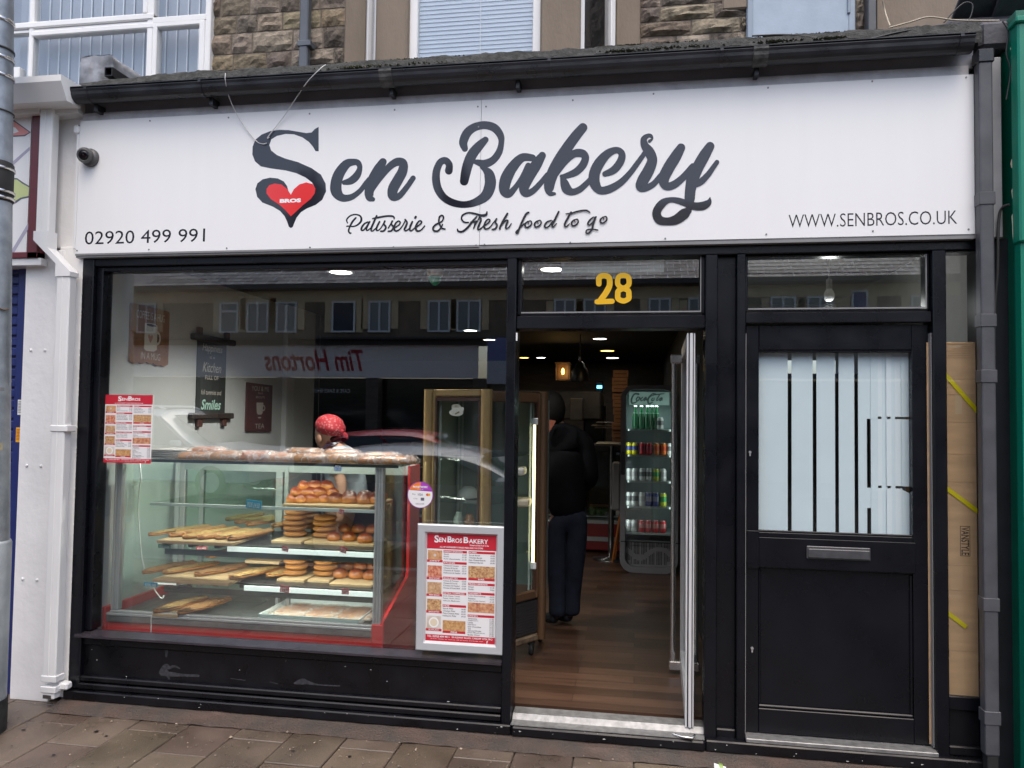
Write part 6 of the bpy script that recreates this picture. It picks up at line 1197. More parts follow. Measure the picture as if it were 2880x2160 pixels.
board((443, 1624), (642, 1640), ZS3, .46, 'wide wooden board under the flatbreads on the lower shelf'); board((690, 1575), (785, 1580), ZS3+.06, .2, 'small raised board at the back of the lower shelf')
for k, (px, py, dz) in enumerate(((398, 1612, .012), (455, 1612, .02), (548, 1618, .02), (640, 1627, .02), (700, 1617, .015), (748, 1622, .012))): pide(k+1, px, py, ZS3, '%s orange brown flatbread from left on the lower shelf' % ordn[k], .2, rs.uniform(-6, 4) - 16, .40, dz=dz)
for k, (px, py) in enumerate(((600, 1563), (705, 1563), (752, 1560))): pide(k+3, px, py, ZS3+.06, '%s flatbread at the very back of the lower shelf' % ordn[k], .08, 0, .25, dz=.02)
board((432, 1724), (500, 1730), ZD, .45, 'narrow board under two flatbreads on the case floor')
for k, (px, py) in enumerate(((432, 1720), (500, 1725))): pide(k, px, py, ZD, '%s flatbread lying on the floor of the case' % ('left', 'right')[k], .2, -14, .42, dz=.02)
# stacks of sesame rings
def stack(cx, base, z, n, sname, Y=None, r=.072):
    q = G(cx, base, z+.012)
    for k in range(n):
        nm_ = 'topmost' if k == n-1 else ('lowest', 'second', 'third', 'fourth')[k]
        put('r%d' % (k % 3), lambda: disc_mesh(k*3.1), 'sesame_bread', DRYC, '%s round sesame bread of the %s' % (nm_, sname), 'sesame bread', 'stacked round sesame breads', (q.x+rs.uniform(-.005, .005), q.y+r*.9+rs.uniform(-.004, .004), z+.012+k*.0335), rs.uniform(0, 360), r/.072)
stack(817, 1512, ZS2, 5, 'left stack on the middle shelf'); stack(902, 1515, ZS2, 4, 'right stack on the middle shelf')
stack(818, 1622, ZS3, 4, 'left front stack on the lower shelf'); stack(904, 1624, ZS3, 4, 'right front stack on the lower shelf'); stack(862, 1597, ZS3+.012, 3, 'left back stack on the lower shelf', r=.07); stack(935, 1592, ZS3+.03, 3, 'right back stack on the lower shelf', r=.08); stack(853, 1490, ZS2+.01, 4, 'shaded back stack on the middle shelf', r=.07)
for (p0, p1, z, d, lb) in (((762, 1520), (850, 1522), ZS2-.004, .3, 'left'), ((855, 1523), (928, 1525), ZS2-.004, .3, 'middle'), ((905, 1524), (1050, 1531), ZS2-.003, .25, 'right'), ((778, 1628), (858, 1630), ZS3-.004, .3, 'lower left'), ((865, 1630), (925, 1633), ZS3-.004, .3, 'lower middle'), ((926, 1640), (1046, 1645), ZS3-.003, .28, 'lower right')):
    board(p0, p1, z-.004, d, '%s small wooden board under the stacked breads and buns' % lb)
# glazed buns
bn = [(932, 1521, ZS2, 0, .042), (975, 1522, ZS2, 0, .043), (1020, 1527, ZS2, 0, .045)]
for k, (px, py, z, _, r) in enumerate(bn): q = G(px, py, z+.014); put('b%d' % k, lambda: bun_mesh(k*5.1, .042, .046, .036), 'glazed_bun', CRUST, '%s glossy round bun in the front row, middle shelf' % ('left', 'middle', 'right')[k], 'bun', 'glossy round buns', (q.x, q.y+.04, z+.012), k*40, r/.042)
for k, (px, py) in enumerate(((960, 1506), (1000, 1507), (1040, 1508))): q = G(px, py, ZS2+.014); put('b%d' % k, None, '', None, '%s glossy round bun in the back row, middle shelf' % ('left', 'middle', 'right')[k], 'bun', None, (q.x, q.y+.05, ZS2+.03), k*70+20, 1)
for k, (px, py) in enumerate(((950, 1627), (994, 1629), (1036, 1632))): q = G(px, py, ZS3+.014); put('b%d' % (2-k), None, '', None, '%s glossy round bun in the front row, lower shelf' % ('left', 'middle', 'right')[k], 'bun', None, (q.x, q.y+.045, ZS3+.014), k*60+10, 1.05)
for k, (px, py) in enumerate(((965, 1612), (1005, 1613), (1042, 1612))): q = G(px, py, ZS3+.014); put('b%d' % k, None, '', None, '%s glossy round bun in the back row, lower shelf' % ('left', 'middle', 'right')[k], 'bun', None, (q.x, q.y+.06, ZS3+.03), k*50+60, 1)
# pastry pile on the top shelf
m = MB(); a, b = G(794, 1417, ZS1+.012), G(1054, 1421, ZS1+.012); m.box(a.x, b.x+.0, a.y-.0, a.y+.42, ZS1+.001, ZS1+.012, bev=.002); tag(m.build('bread_board', BOARD), 'pale board under the pastry pile on the top case shelf', 'board', 'wooden bread boards in the display case')
def roll_mesh(sd):
    m = MB()
    def fn(u, v):
        a = 2*math.pi*v; t = u*2-1; r = .026*(1-t*t*.8)**.5*(1+.13*math.sin(t*11+sd)); cx = t*.055; return Vector((cx, -.02*t*t+r*math.cos(a), r*.95*math.sin(a)+.022))
    blob_mesh(fn, 20, 14, m, lambda c: lerp3((.70, .40, .12), (.42, .15, .03), c.z/.04-.1+.45*math.sin(c.x*200+sd))); return m
pn = 0
for row, (lst, dz, dy) in enumerate(((((812, 1412), (836, 1413), (872, 1414), (902, 1415)), .013, .03), (((822, 1396), (848, 1397), (886, 1397), (918, 1398), (860, 1396)), .05, .06), (((835, 1392), (866, 1390), (900, 1391)), .085, .09))):
    for k, (px, py) in enumerate(lst):
        q = G(px, 1414, ZS1+.014); put('k%d' % (k % 3), lambda: bun_mesh(k*2.3+4, .052, .037, .036, (.46, .17, .035), (.78, .50, .18), 1), 'pastry_roll', CRUST, '%s brown pastry roll of the %s layer on the top shelf' % (ordn[k], ('bottom', 'second', 'top')[row]), 'pastry', 'brown pastry rolls', (q.x, q.y+dy+rs.uniform(-.01, .02), ZS1+dz), rs.uniform(-35, 35)+(90 if k == 0 else 0), .92)
for k, (px, py) in enumerate(((935, 1416), (974, 1417), (1018, 1418), (1050, 1418))): q = G(px, py, ZS1+.014); put('j%d' % (k % 2), lambda: bun_mesh(k*3.7+9, .05, .058, .042, (.32, .10, .02), (.72, .46, .17), 1), 'knotted_bun', CRUST, '%s large dark glazed bun in front on the top shelf' % ordn[k], 'bun', 'large dark glazed buns', (q.x, q.y+.055, ZS1+.013), k*77, .92)
for k, (px, py) in enumerate(((955, 1405), (1000, 1405), (1040, 1406))): q = G(px, 1416, ZS1+.014); put('j%d' % (k % 2), None, '', None, '%s large dark glazed bun behind on the top shelf' % ordn[k], 'bun', None, (q.x, q.y+.16, ZS1+.016), k*50+30, .9)
# white tray with bagged flat loaves on the case floor
a, b = G(706, 1745, ZD+.02), G(1002, 1756, ZD+.02); TRW = mat('white_tray', (.62, .68, .68), .4)
m = MB(); y0 = CY0+.045; m.box(a.x, b.x, y0, y0+.40, ZD, ZD+.004); m.box(a.x, b.x, y0-.002, y0+.004, ZD+.0045, ZD+.036, bev=.001); m.box(a.x, a.x+.006, y0+.004, y0+.4, ZD+.0045, ZD+.036); m.box(b.x-.006, b.x, y0+.004, y0+.4, ZD+.0045, ZD+.036); m.box(a.x, b.x, y0+.4, y0+.406, ZD, ZD+.036)
tag(m.build('white_tray', TRW), 'shallow white tray on the case floor holding bagged flat loaves', 'tray')
def bag_mat():
    if 'bread_bag' in _mats: return _mats['bread_bag']
    m = bpy.data.materials.new('bread_bag'); m.use_nodes = True; t = m.node_tree; N = t.nodes; L = t.links; p = N['Principled BSDF']; p.inputs['Base Color'].default_value = (.85, .8, .76, 1); p.inputs['Roughness'].default_value = .18; p.inputs['Specular IOR Level'].default_value = .8
    tr = N.new('ShaderNodeBsdfTransparent'); tr.inputs[0].default_value = (.97, .94, .9, 1); mx = N.new('ShaderNodeMixShader'); tc = N.new('ShaderNodeTexCoord'); nz = N.new('ShaderNodeTexNoise'); nz.inputs['Scale'].default_value = 16; nz.inputs['Detail'].default_value = 4; nz.inputs['Distortion'].default_value = 2.5; L.new(tc.outputs['Object'], nz.inputs[0])
    mr = N.new('ShaderNodeMapRange'); mr.inputs[1].default_value = .4; mr.inputs[2].default_value = .72; mr.inputs[3].default_value = .10; mr.inputs[4].default_value = .62; L.new(nz.outputs['Fac'], mr.inputs[0]); L.new(mr.outputs[0], mx.inputs[0]); L.new(tr.outputs[0], mx.inputs[1]); L.new(p.outputs[0], mx.inputs[2]); L.new(mx.outputs[0], N['Material Output'].inputs[0])
    bp = N.new('ShaderNodeBump'); bp.inputs['Strength'].default_value = .8; bp.inputs['Distance'].default_value = .01; L.new(nz.outputs['Fac'], bp.inputs['Height']); L.new(bp.outputs[0], p.inputs['Normal']); _mats['bread_bag'] = m; return m
BAG = bag_mat()
LOAFC = [((.78, .56, .26), (.62, .32, .10)), ((.80, .62, .36), (.68, .40, .15)), ((.76, .50, .2), (.58, .27, .07))]
def loaf_proto(sd, L=.2, w=.055, h=.05, col=0, flat=1.0):
    m = MB(); pale, dark = LOAFC[col]
    def fn(u, v):
        a = math.pi*u; b = 2*math.pi*v; x = -math.cos(a); s = max(0, 1-x**4)**.5 if 0 < u < 1 else 0
        k = 1+.09*mnoise.noise(Vector((x*2, math.cos(b), math.sin(b)+sd))); z = math.sin(b)*h*.5*s*k
        return Vector((x*L*.5, math.cos(b)*w*s*k, max(z, -h*.3)+h*.3))
    blob_mesh(fn, 18, 16, m, lambda c: lerp3(pale, dark, c.z/h*1.3-.2+.4*mnoise.noise(c*14+Vector((sd, 0, 0))))); o = m.build('bagged_loaf', CRUST)
    m = MB()
    def fb(u, v):
        t = u*2-1; b = 2*math.pi*v; pinch = max(0, (abs(t)-.72)/.28); s = (1-.62*pinch)*(1+.10*mnoise.noise(Vector((t*5, b*1.3, sd+5))))
        z = math.sin(b)*h*.56*s*(1-.45*pinch)+.006*mnoise.noise(Vector((t*16, b*4, sd)))
        return Vector((t*L*.62, math.cos(b)*w*1.12*s+.006*mnoise.noise(Vector((t*13, sd, b*3))), max(z, -h*.3)+h*.3+.001))
    blob_mesh(fb, 26, 22, m); m.build('plastic_bag', BAG, o); return o
for k, (px, w_) in enumerate(((775, .085), (868, .09), (965, .085))): q = G(px, 1742, ZD+.02); put('fl%d' % k, lambda: loaf_proto(k*4+2, .235, .15, .03, 1), 'bagged_loaf', None, '%s flat bagged loaf lying in the white tray' % ('left', 'middle', 'right')[k], 'bread', 'bagged flat loaves in the tray', (q.x+.02, y0+.2, ZD+.006), (-8, 4, 12)[k], .95)
zt_ = ztp_+.0095
bags = [(503, 1297, 0, 12), (588, 1300, 1, -5), (672, 1302, 2, 6), (752, 1303, 1, -8), (846, 1304, 0, 5), (948, 1306, 1, -4), (1040, 1307, 0, 7), (1112, 1307, 2, -6)]
for k, (px, py, c, rz) in enumerate(bags):
    q = G(px, py-6, zt_+.01); put('lf%d' % (k % 4), lambda: loaf_proto(k*3.3+1, .215, .075, .055, (k % 4) % 3), 'bagged_loaf', None, '%s bagged loaf of the front row on top of the display case' % ordn[k], 'bread', 'bagged loaves on top of the case', (q.x, CY0+.09+rs.uniform(0, .02), zt_), rz, (1.02, 1, 1.0+.12*(k % 3)))
for k, (px, dz, c) in enumerate(((585, .032, 2), (856, .036, 0), (962, .034, 1), (1075, .022, 2))): q = P(px, 1265, CY0+.2); put('lf%d' % ((k+2) % 4), None, '', None, '%s bagged loaf of the upper back row on top of the case' % ordn[k], 'bread', None, (q.x, CY0+.2, zt_+dz), (8, -10, 5, 12)[k], (.95, 1, .85))
for k in range(5): put('lf%d' % (k % 4), None, '', None, '%s bagged loaf in the hidden back row on top of the case' % ordn[k], 'bread', None, (P(520+k*130, 1280, .45).x, .42, zt_), k*25-40, 1)
m = MB(); q0, q1 = P(424, 1290, .3), P(545, 1290, .3); rs2 = random.Random(3)
for k in range(5): x = q0.x+rs2.uniform(-.02, .02); m.box(x, q1.x+rs2.uniform(-.03, .03), .22+rs2.uniform(0, .02), .5, zt_+k*.011+.001, zt_+k*.011+.009, bev=.003, rot=None)
PB2 = m.build('paper_bag_stack', mat('paper_bag', (.56, .54, .52), .7, var=.1)); tag(PB2, 'stack of pale paper bags on the left end of the display case', 'paper bags')
# price tickets
def ticket(px0_, py0_, px1_, py1_, Y, bg, txt, label, tc=(.8, .8, .8), rz=0):
    a, b = P(px0_, py0_, Y), P(px1_, py1_, Y); w, h = b.x-a.x, a.z-b.z; t = thing('price_ticket', label, 'price ticket', ((a.x+b.x)/2, Y, b.z), 'price tickets in the display case'); rt = Matrix.Translation(((a.x+b.x)/2, Y, (a.z+b.z)/2)) @ Matrix.Rotation(R(rz), 4, 'Y')
    m = MB(); m.box(-w/2, w/2, -.001, .001, -h/2, h/2, bev=.0008, rot=rt); m.build('card', mat('ticket_%02d%02d%02d' % tuple(int(v*99) for v in bg), bg, .45), t)
    m = MB(); n = len(txt)
    for k, s in enumerate(txt): text_xz(m, s, 0, 0, w*.8, h*.62/n, fn=lambda x, z: tuple(rt @ Vector((x-w*.4, -.0016, z+h*.36-(k+1)*h*.76/n))), bold=.02)
    m.build('lettering', mat('ticket_ink_%d' % int(tc[0]*99), tc, .5), t)
RDt = (.55, .03, .05)
case_strip_fill((cl0+cl1)/2, 1.5, ztp_+.03, 3.6); case_strip_fill((cl0+cl1)/2+.1, 1.4, ZS1+.02, 2.6); case_strip_fill(cl0+.75, .9, ZS2, 1.6); case_strip_fill(cl0+.75, .9, ZS3, 1.6)  # fill lamps added beyond the light strips, to brighten the bread
ticket(941, 1305, 960, 1325, .135, (.1, .3, .68), ('PIDE', '£1.00'), 'blue price ticket hanging from the top edge of the display case', rz=5)
ticket(692, 1406, 735, 1431, .19, (.06, .38, .62), ('PIDE £4.50',), 'blue and white ticket on the left of the top shelf', rz=6); ticket(954, 1432, 967, 1446, .19, RDt, ('£1.00',), 'small red ticket under the glazed buns on the top shelf', rz=10)
ticket(445, 1531, 480, 1543, .19, (.02, .30, .17), ('PIDE £4.50',), 'green price ticket under the middle shelf flatbreads', rz=4); ticket(552, 1537, 582, 1546, .42, RDt, ('£1.00',), 'red ticket behind the glass under the middle shelf board', rz=-4)
ticket(793, 1537, 811, 1551, .195, RDt, ('SIMIT', '£1.00'), 'red ticket under the left sesame stack on the middle shelf', rz=12); ticket(957, 1538, 975, 1555, .195, RDt, ('ROLL', '£1.00'), 'red ticket under the round buns on the middle shelf', rz=14)
ticket(405, 1637, 443, 1651, .185, (.04, .36, .62), ('BOREK £4.00',), 'sky blue ticket at the left end of the lower shelf', rz=0); ticket(502, 1645, 540, 1657, .22, (.06, .09, .32), ('PIDE £4.50',), 'dark blue ticket under the lower shelf board', rz=-3)
ticket(788, 1647, 813, 1667, .2, RDt, ('SIMIT', '£1.00'), 'red ticket under the left sesame stack on the lower shelf', rz=6); ticket(961, 1655, 981, 1672, .2, RDt, ('SIMIT', '£1.00'), 'red ticket under the glossy buns on the lower shelf', rz=0)
# ================================================================ menus and stickers on the window
MRED = mat('menu_red', (.50, .018, .035), .4); MW = mat('menu_white', (.74, .73, .72), .45); INK = mat('menu_ink', (.10, .09, .10), .6); MWT = mat('menu_letter_white', (.8, .8, .8), .5)
FOOD = [mat('food%d' % i, a, .6, c2=b, vs=v, detail=6) for i, (a, b, v) in enumerate((((.62, .36, .18), (.40, .16, .07), 60), ((.70, .36, .22), (.40, .06, .03), 90), ((.62, .42, .24), (.35, .17, .08), 80), ((.66, .44, .2), (.28, .10, .05), 110), ((.66, .6, .55), (.5, .4, .3), 30), ((.62, .38, .16), (.38, .17, .06), 100), ((.66, .38, .2), (.36, .10, .05), 70)))]
def menu(par, x0, z0, w, h, Y, full=True):
    X = lambda u: x0+u*w
    Z = lambda v: z0+(1-v)*h
    def bx(u0, v0, u1, v1, y, mt, nm): m = MB(); m.box(X(u0), X(u1), y, y+.0003, Z(v1), Z(v0)); return m.build(nm, mt, par)
    m = MB(); m.box(x0, x0+w, Y, Y+.0012, z0, z0+h); m.build('menu_paper', MW, par)
    hd = .145 if full else .14
    m = MB(); m.box(x0, x0+w, Y-.0003, Y-.0001, Z(hd), z0+h); m.box(x0, x0+w, Y-.0003, Y-.0001, z0, Z(.935)); m.build('red_band', MRED, par)
    m = MB(); y = Y-.0006
    def T(s, u, v0, v1, wd=None, al='l', b=.015): text_xz(m, s, X(u), Z(v1), wd*w if wd else None, Z(v0)-Z(v1), y, bold=b, align=al)
    if full:
        T('S', .11, .02, .088, .065, b=.03); T('EN', .178, .04, .082, .10, b=.02); T('B', .30, .025, .082, .062, b=.03); T('ROS', .365, .042, .082, .145, b=.02); T('B', .53, .025, .082, .07, b=.03); T('AKERY', .605, .042, .082, .275, b=.02)
        T('Patisserie & Fresh Food To Go', .62, .092, .107, .27); T('ALL OF OUR BAKERY IS MADE FRESH DAILY IN STORE', .5, .118, .133, .62, 'c')
    else: T('S', .27, .02, .095, .075, b=.03); T('EN', .35, .045, .085, .12, b=.02); T('B', .485, .02, .085, .08, b=.03); T('ROS', .57, .045, .085, .17, b=.02); T('ALL OF OUR BAKERY IS MADE FRESH DAILY IN STORE', .5, .115, .128, .6, 'c')
    T('TEL: 02920 499 991', .03, .943, .962, .30); T('28 ALBANY ROAD, CARDIFF CF24 3RQ', .38, .943, .962, .58); T('•', .34, .949, .957, .012); T('fresh daily in store, all prices include vat', .08, .972, .979, .75); T('f', .875, .966, .993, .02, b=.03)
    caps = [('SIMIT', .16, .27, 0), ('BOYOZ', .30, .43, 1), ('FRESH BREADS', .455, .585, 2), ('BAGUETTES', .61, .74, 3), ('SUTLAC', .765, .905, 4)]
    for s, v0, v1, f in caps:
        bx(.02, v0, .225, v1-.022, Y-.0003, FOOD[f], 'food_picture'); bx(.01, v1-.022, .235, v1, Y-.0003, MRED, 'caption_band'); T(s, .122, v1-.018, v1-.005, .15, 'c')
    sec = [('FRESH SNACKS', .155, .245, .58, [('Simit', '£1.00'), ('Boyoz', '£1.50'), ('Rolls (Sandwich)', '£1.70')]), ('PANINIS', .26, .245, .58, [('Cheese & Tomato', '£2.60'), ('Cheese & Sucuk', '£3.10'), ('Cheese & Falafel', '£3.10'), ('Halloumi & Falafel', '£3.30')]), ('BAGUETTES', .40, .245, .58, [('Cheese & Tomato', '£2.50'), ('Cheese & Sucuk', '£3.00'), ('Cheese & Falafel', '£3.00'), ('Cheese & Roast Beef', '£3.00')]), ('EXTRA TOPPINGS', .54, .245, .58, [('Sucuk, Cheese, Tomato', ''), ('Pepper, Onion, Olives', ''), ('Halloumi, Mushroom', '')]), ('PIDE', .655, .245, .58, [('Sucuk Pide', '£4.50'), ('Chicken Pide', '£4.50'), ('Feta Cheese Pide', '£4.50'), ('Halloumi Pide', '£4.50')]),
           ('BOREK', .155, .605, .98, [('Sucuk Borek', '£4.00'), ('Chicken Borek', '£4.00'), ('Feta Cheese Borek', '£4.00'), ('Halloumi Borek', '£4.00')]), ('FRESH BREADS', .445, .605, .98, [('Bread', '£1.20'), ('Rolls', '50p')]), ('DESSERTS', .53, .605, .98, [('Sutlac (Rice Pudding)', '£2.50'), ('Baklava', '£2.00'), ('Halka (Turkish Churros)', '£1.20')]), ('DRINKS', .735, .605, .98, [('Americano', '£1.50'), ('Cappuccino', '£2.00'), ('Latte', '£2.00'), ('Espresso', '£1.50'), ('Hot Chocolate', '£2.00'), ('Tea', '£1.00'), ('Canned Drinks', '£1.00'), ('Fresh Mixed Juices', '£2.00'), ('Bottle Water', '£1.00')])]
    for s, v, u0, u1, items in sec: bx(u0, v, u1, v+.022, Y-.0003, MRED, 'heading_band'); T(s, u0+.01, v+.004, v+.018, min(.3, .022*len(s)))
    for u0, v0, u1, v1, f, s in ((.25, .80, .575, .895, 5, 'PIDE'), (.605, .29, .98, .40, 3, 'BOREK'), (.605, .625, .98, .715, 6, None)):
        bx(u0, v0, u1, v1, Y-.0003, FOOD[f], 'food_picture')
        if s: bx(u0, v1, u1, v1+.022, Y-.0003, MRED, 'caption_band'); T(s, (u0+u1)/2, v1+.004, v1+.018, .09, 'c')
    m.build('lettering', MWT, par); m = MB()
    for s, v, u0, u1, items in sec:
        for k, (i, p) in enumerate(items):
            vv = v+.030+k*(.022 if s != 'DRINKS' else .0185); T(i, u0+.005, vv, vv+.013, min(.24, .0145*len(i)), b=.01)
            if p: T(p, u1-.005, vv, vv+.013, .06, 'r', b=.01)
    m.build('lettering', INK, par)
    m = MB(); c = (X(.122), Z(.205)); 
    if full is not None: m.lathe([(.028*w*2.2, 0), (.028*w*2.2, .0002)], (c[0], Y-.0007, c[1]), 20, axis='y'); m.build('food_picture', mat('ring_bread', (.50, .26, .12), .6, c2=(.62, .36, .18), vs=90), par); m = MB(); m.lathe([(.028*w*.7, 0), (.028*w*.7, .0002)], (c[0], Y-.0010, c[1]), 16, axis='y'); m.build('food_picture', mat('ring_hole', (.6, .52, .48), .6), par)
    m = MB(); c = (X(.122), Z(.825)); m.lathe([(.072*w, 0), (.072*w, .0002)], (c[0], Y-.0007, c[1]), 20, axis='y'); m.build('food_picture', mat('plate_white', (.8, .8, .78), .4), par); m = MB(); m.lathe([(.052*w, 0), (.052*w, .0002)], (c[0], Y-.001, c[1]), 20, axis='y'); m.build('food_picture', mat('plate_cream', (.68, .58, .42), .5), par)
WP = thing('menu_poster', 'red and white price list poster stuck on the left of the shop window', 'poster', (-2.87, .047, 1.37)); a, b = P(297, 1110, .046), P(424, 1304, .046); menu(WP, a.x, b.z, b.x-a.x, a.z-b.z, .0465, False)
MBd = thing('menu_board', 'silver framed red and white menu board standing on the window sill', 'menu board', (-.9, 0, .43)); Yb = .0
a, b = P(1178, 1473, Yb), P(1421, 1832, Yb); x0_, x1_, zb0, zb1 = P(1174, 1650, Yb).x, P(1421, 1650, Yb).x, P(1300, 1834, Yb).z, P(1300, 1476, Yb).z
SILV = mat('snap_frame_silver', (.56, .58, .59), .35, metal=.35); m = MB(); f_ = .052; dpt = .022
for (xa_, xb__, za_, zb_) in ((x0_, x1_, zb0, zb0+f_), (x0_, x1_, zb1-f_, zb1), (x0_, x0_+f_, zb0, zb1), (x1_-f_, x1_, zb0, zb1)): pass
o4 = [(x0_, zb0), (x1_, zb0), (x1_, zb1), (x0_, zb1)]; k4 = lambda d: [(x0_+d, zb0+d), (x1_-d, zb0+d), (x1_-d, zb1-d), (x0_+d, zb1-d)]
lay = [(o4, Yb+.006), (o4, Yb-dpt+.006), (k4(.006), Yb-dpt), (k4(f_-.012), Yb-dpt+.001), (k4(f_), Yb-.002)]
V = [(x, y, z) for L_, y in lay for x, z in L_]; m.mesh(V, [(r*4+i, r*4+(i+1) % 4, (r+1)*4+(i+1) % 4, (r+1)*4+i) for r in range(4) for i in range(4)]+[(3, 2, 1, 0)]); m.build('snap_frame', SILV, MBd)
menu(MBd, x0_+f_-.004, zb0+f_-.004, x1_-x0_-2*f_+.008, zb1-zb0-2*f_+.008, Yb-.004, True)
PS = thing('card_sticker', 'round white orange and purple card payment sticker on the window', 'sticker', (-1.13, .046, 1.18)); c_ = P(1182, 1392, .046); r_ = (P(1218, 1392, .046).x-P(1146, 1392, .046).x)/2
def half(pts, y, mt, nm): m = MB(); m.mesh([(x, y, z) for x, z in pts], [list(range(len(pts)))]); return m.build(nm, mt, PS)
cir = lambda r, a0=0, a1=360, n=40: [(c_.x+r*math.cos(R(a0+(a1-a0)*k/n)), c_.z+r*math.sin(R(a0+(a1-a0)*k/n))) for k in range(n)]
half(cir(r_), .0455, mat('sticker_purple', (.30, .06, .36), .4), 'sticker_disc'); half(cir(r_*.95, 22, 158), .0452, mat('sticker_violet', (.36, .05, .42), .4), 'sticker_band'); half(cir(r_*.95, 88, 158)+[(c_.x, c_.z+r_*.35)], .0449, mat('sticker_orange', (.78, .20, .02), .4), 'sticker_band'); half(cir(r_*.95, 158, 382), .0446, MW, 'sticker_panel')
m = MB(); text_xz(m, 'PAYNETWORX', c_.x, c_.z+r_*.52, r_*1.15, r_*.16, .0443, bold=.03, align='c'); text_xz(m, 'We accept', c_.x, c_.z+r_*.4, r_*.5, r_*.08, .0443, align='c'); m.build('lettering', MWT, PS)
m = MB(); text_xz(m, 'VISA', c_.x, c_.z-r_*.06, r_*.4, r_*.18, .0443, bold=.01, align='c', shear=.2); text_xz(m, 'Pay', c_.x-r_*.62, c_.z-r_*.04, r_*.26, r_*.15, .0443); text_xz(m, 'G Pay', c_.x-r_*.36, c_.z-r_*.36, r_*.32, r_*.12, .0443, align='c'); text_xz(m, 'DISCOVER', c_.x, c_.z-r_*.72, r_*.66, r_*.11, .0443, align='c'); m.box(c_.x+r_*.05, c_.x+r_*.32, .0441, .0444, c_.z-r_*.42, c_.z-r_*.2); m.build('lettering', mat('sticker_ink', (.12, .11, .16), .5), PS)
for dx, mt in ((.56, mat('sticker_red', (.6, .05, .03), .4)), (.68, mat('sticker_amber', (.8, .35, .02), .4))): m = MB(); m.lathe([(r_*.10, 0), (r_*.10, .0003)], (c_.x+r_*dx, .0442-dx*.0005, c_.z+r_*.04), 14, axis='y'); m.build('card_logo', mt, PS)
# ================================================================ people
def skin(name, mt, verts, edges, radii, parent, sub=2, tr=None):
    me = bpy.data.meshes.new(name); me.from_pydata([tuple(v) for v in verts], edges, []); o = bpy.data.objects.new('tmp', me); COL.objects.link(o)
    md = o.modifiers.new('s', 'SKIN'); md.use_smooth_shade = True
    for i, r in enumerate(radii):
        sv = me.skin_vertices[0].data[i]; sv.radius = r if hasattr(r, '__len__') else (r, r); sv.use_root = (i == 0)
    ms = o.modifiers.new('u', 'SUBSURF'); ms.levels = sub; ms.render_levels = sub
    dg = bpy.context.evaluated_depsgraph_get(); dg.update(); e = o.evaluated_get(dg); nm = bpy.data.meshes.new_from_object(e); bpy.data.objects.remove(o); bpy.data.meshes.remove(me)
    if tr:
        for v in nm.vertices: v.co = tr(v.co)
    for p in nm.polygons: p.use_smooth = True
    nm.materials.clear(); nm.materials.append(mt); r = link(bpy.data.objects.new(name, nm))
    if parent is not None:
        r.parent = parent; CH.setdefault(parent.name, []).append(r)
        if parent.parent is None and parent.location.length > 1e-9: r.matrix_parent_inverse = Matrix.Translation(-parent.location)
    return r
def ellip(m, c, r, rot=None, n=20, fn=None, colf=None):
    def f(u, v):
        a = math.pi*u; b = 2*math.pi*v; d = Vector((math.sin(a)*math.cos(b), math.sin(a)*math.sin(b), math.cos(a)))
        k = fn(d) if fn else 1
        p = Vector((d.x*r[0]*k, d.y*r[1]*k, d.z*r[2]*k)); return Vector(c)+(rot @ p if rot is not None else p)
    blob_mesh(f, n, n+6, m, colf)
SKIN = mat('skin', (.36, .19, .125), .5, var=.06, vs=10, sss=.1); HAIR = mat('dark_hair', (.006, .005, .0045), .75, spec=.2, var=.3, vs=60)
# --- shop worker: faces left and slightly away, bending over the case, left arm hanging down
hx = P(922, 1215, 1.30); SX, SY = hx.x+.03, 1.30
WK = thing('person', 'shop worker in red bandana, grey T-shirt and striped apron behind the display case', 'person', (SX, SY, FLZ))
T_ = P(948, 1258, SY); zsh = T_.z-.02
hd = Vector((hx.x-.002, SY, hx.z-.015))
V = [(SX+.14, SY+.02, .98), (SX+.12, SY+.01, 1.13), (SX+.10, SY, 1.27), (SX+.075, SY, zsh-.03), (SX+.035, SY, zsh+.05), (SX+.0, SY, hd.z-.075),
     (SX+.10, SY-.16, zsh-.07), (SX+.165, SY-.20, 1.16), (SX+.175, SY-.24, .98), (SX+.175, SY-.25, .91),
     (SX+.06, SY+.16, zsh-.07), (SX-.03, SY+.2, 1.14), (SX-.16, SY+.12, 1.05), (SX-.2, SY+.09, 1.04),
     (SX+.06, SY-.09, .92), (SX+.05, SY-.1, .55), (SX+.06, SY-.1, FLZ+.08), (SX-.06, SY-.1, FLZ+.04), (SX+.06, SY+.11, .92), (SX+.05, SY+.12, .55), (SX+.06, SY+.12, FLZ+.08), (SX-.06, SY+.12, FLZ+.04)]
E = [(0, 1), (1, 2), (2, 3), (3, 4), (4, 5), (3, 6), (6, 7), (7, 8), (8, 9), (3, 10), (10, 11), (11, 12), (12, 13), (0, 14), (14, 15), (15, 16), (16, 17), (0, 18), (18, 19), (19, 20), (20, 21)]
RR = [(.11, .14), (.095, .12), (.10, .125), (.06, .085), .05, .05, .04, .042, .032, .03, .05, .042, .03, .028, .08, .055, .045, .035, .08, .055, .045, .035]
skin('body', SKIN, V, E, RR, WK)
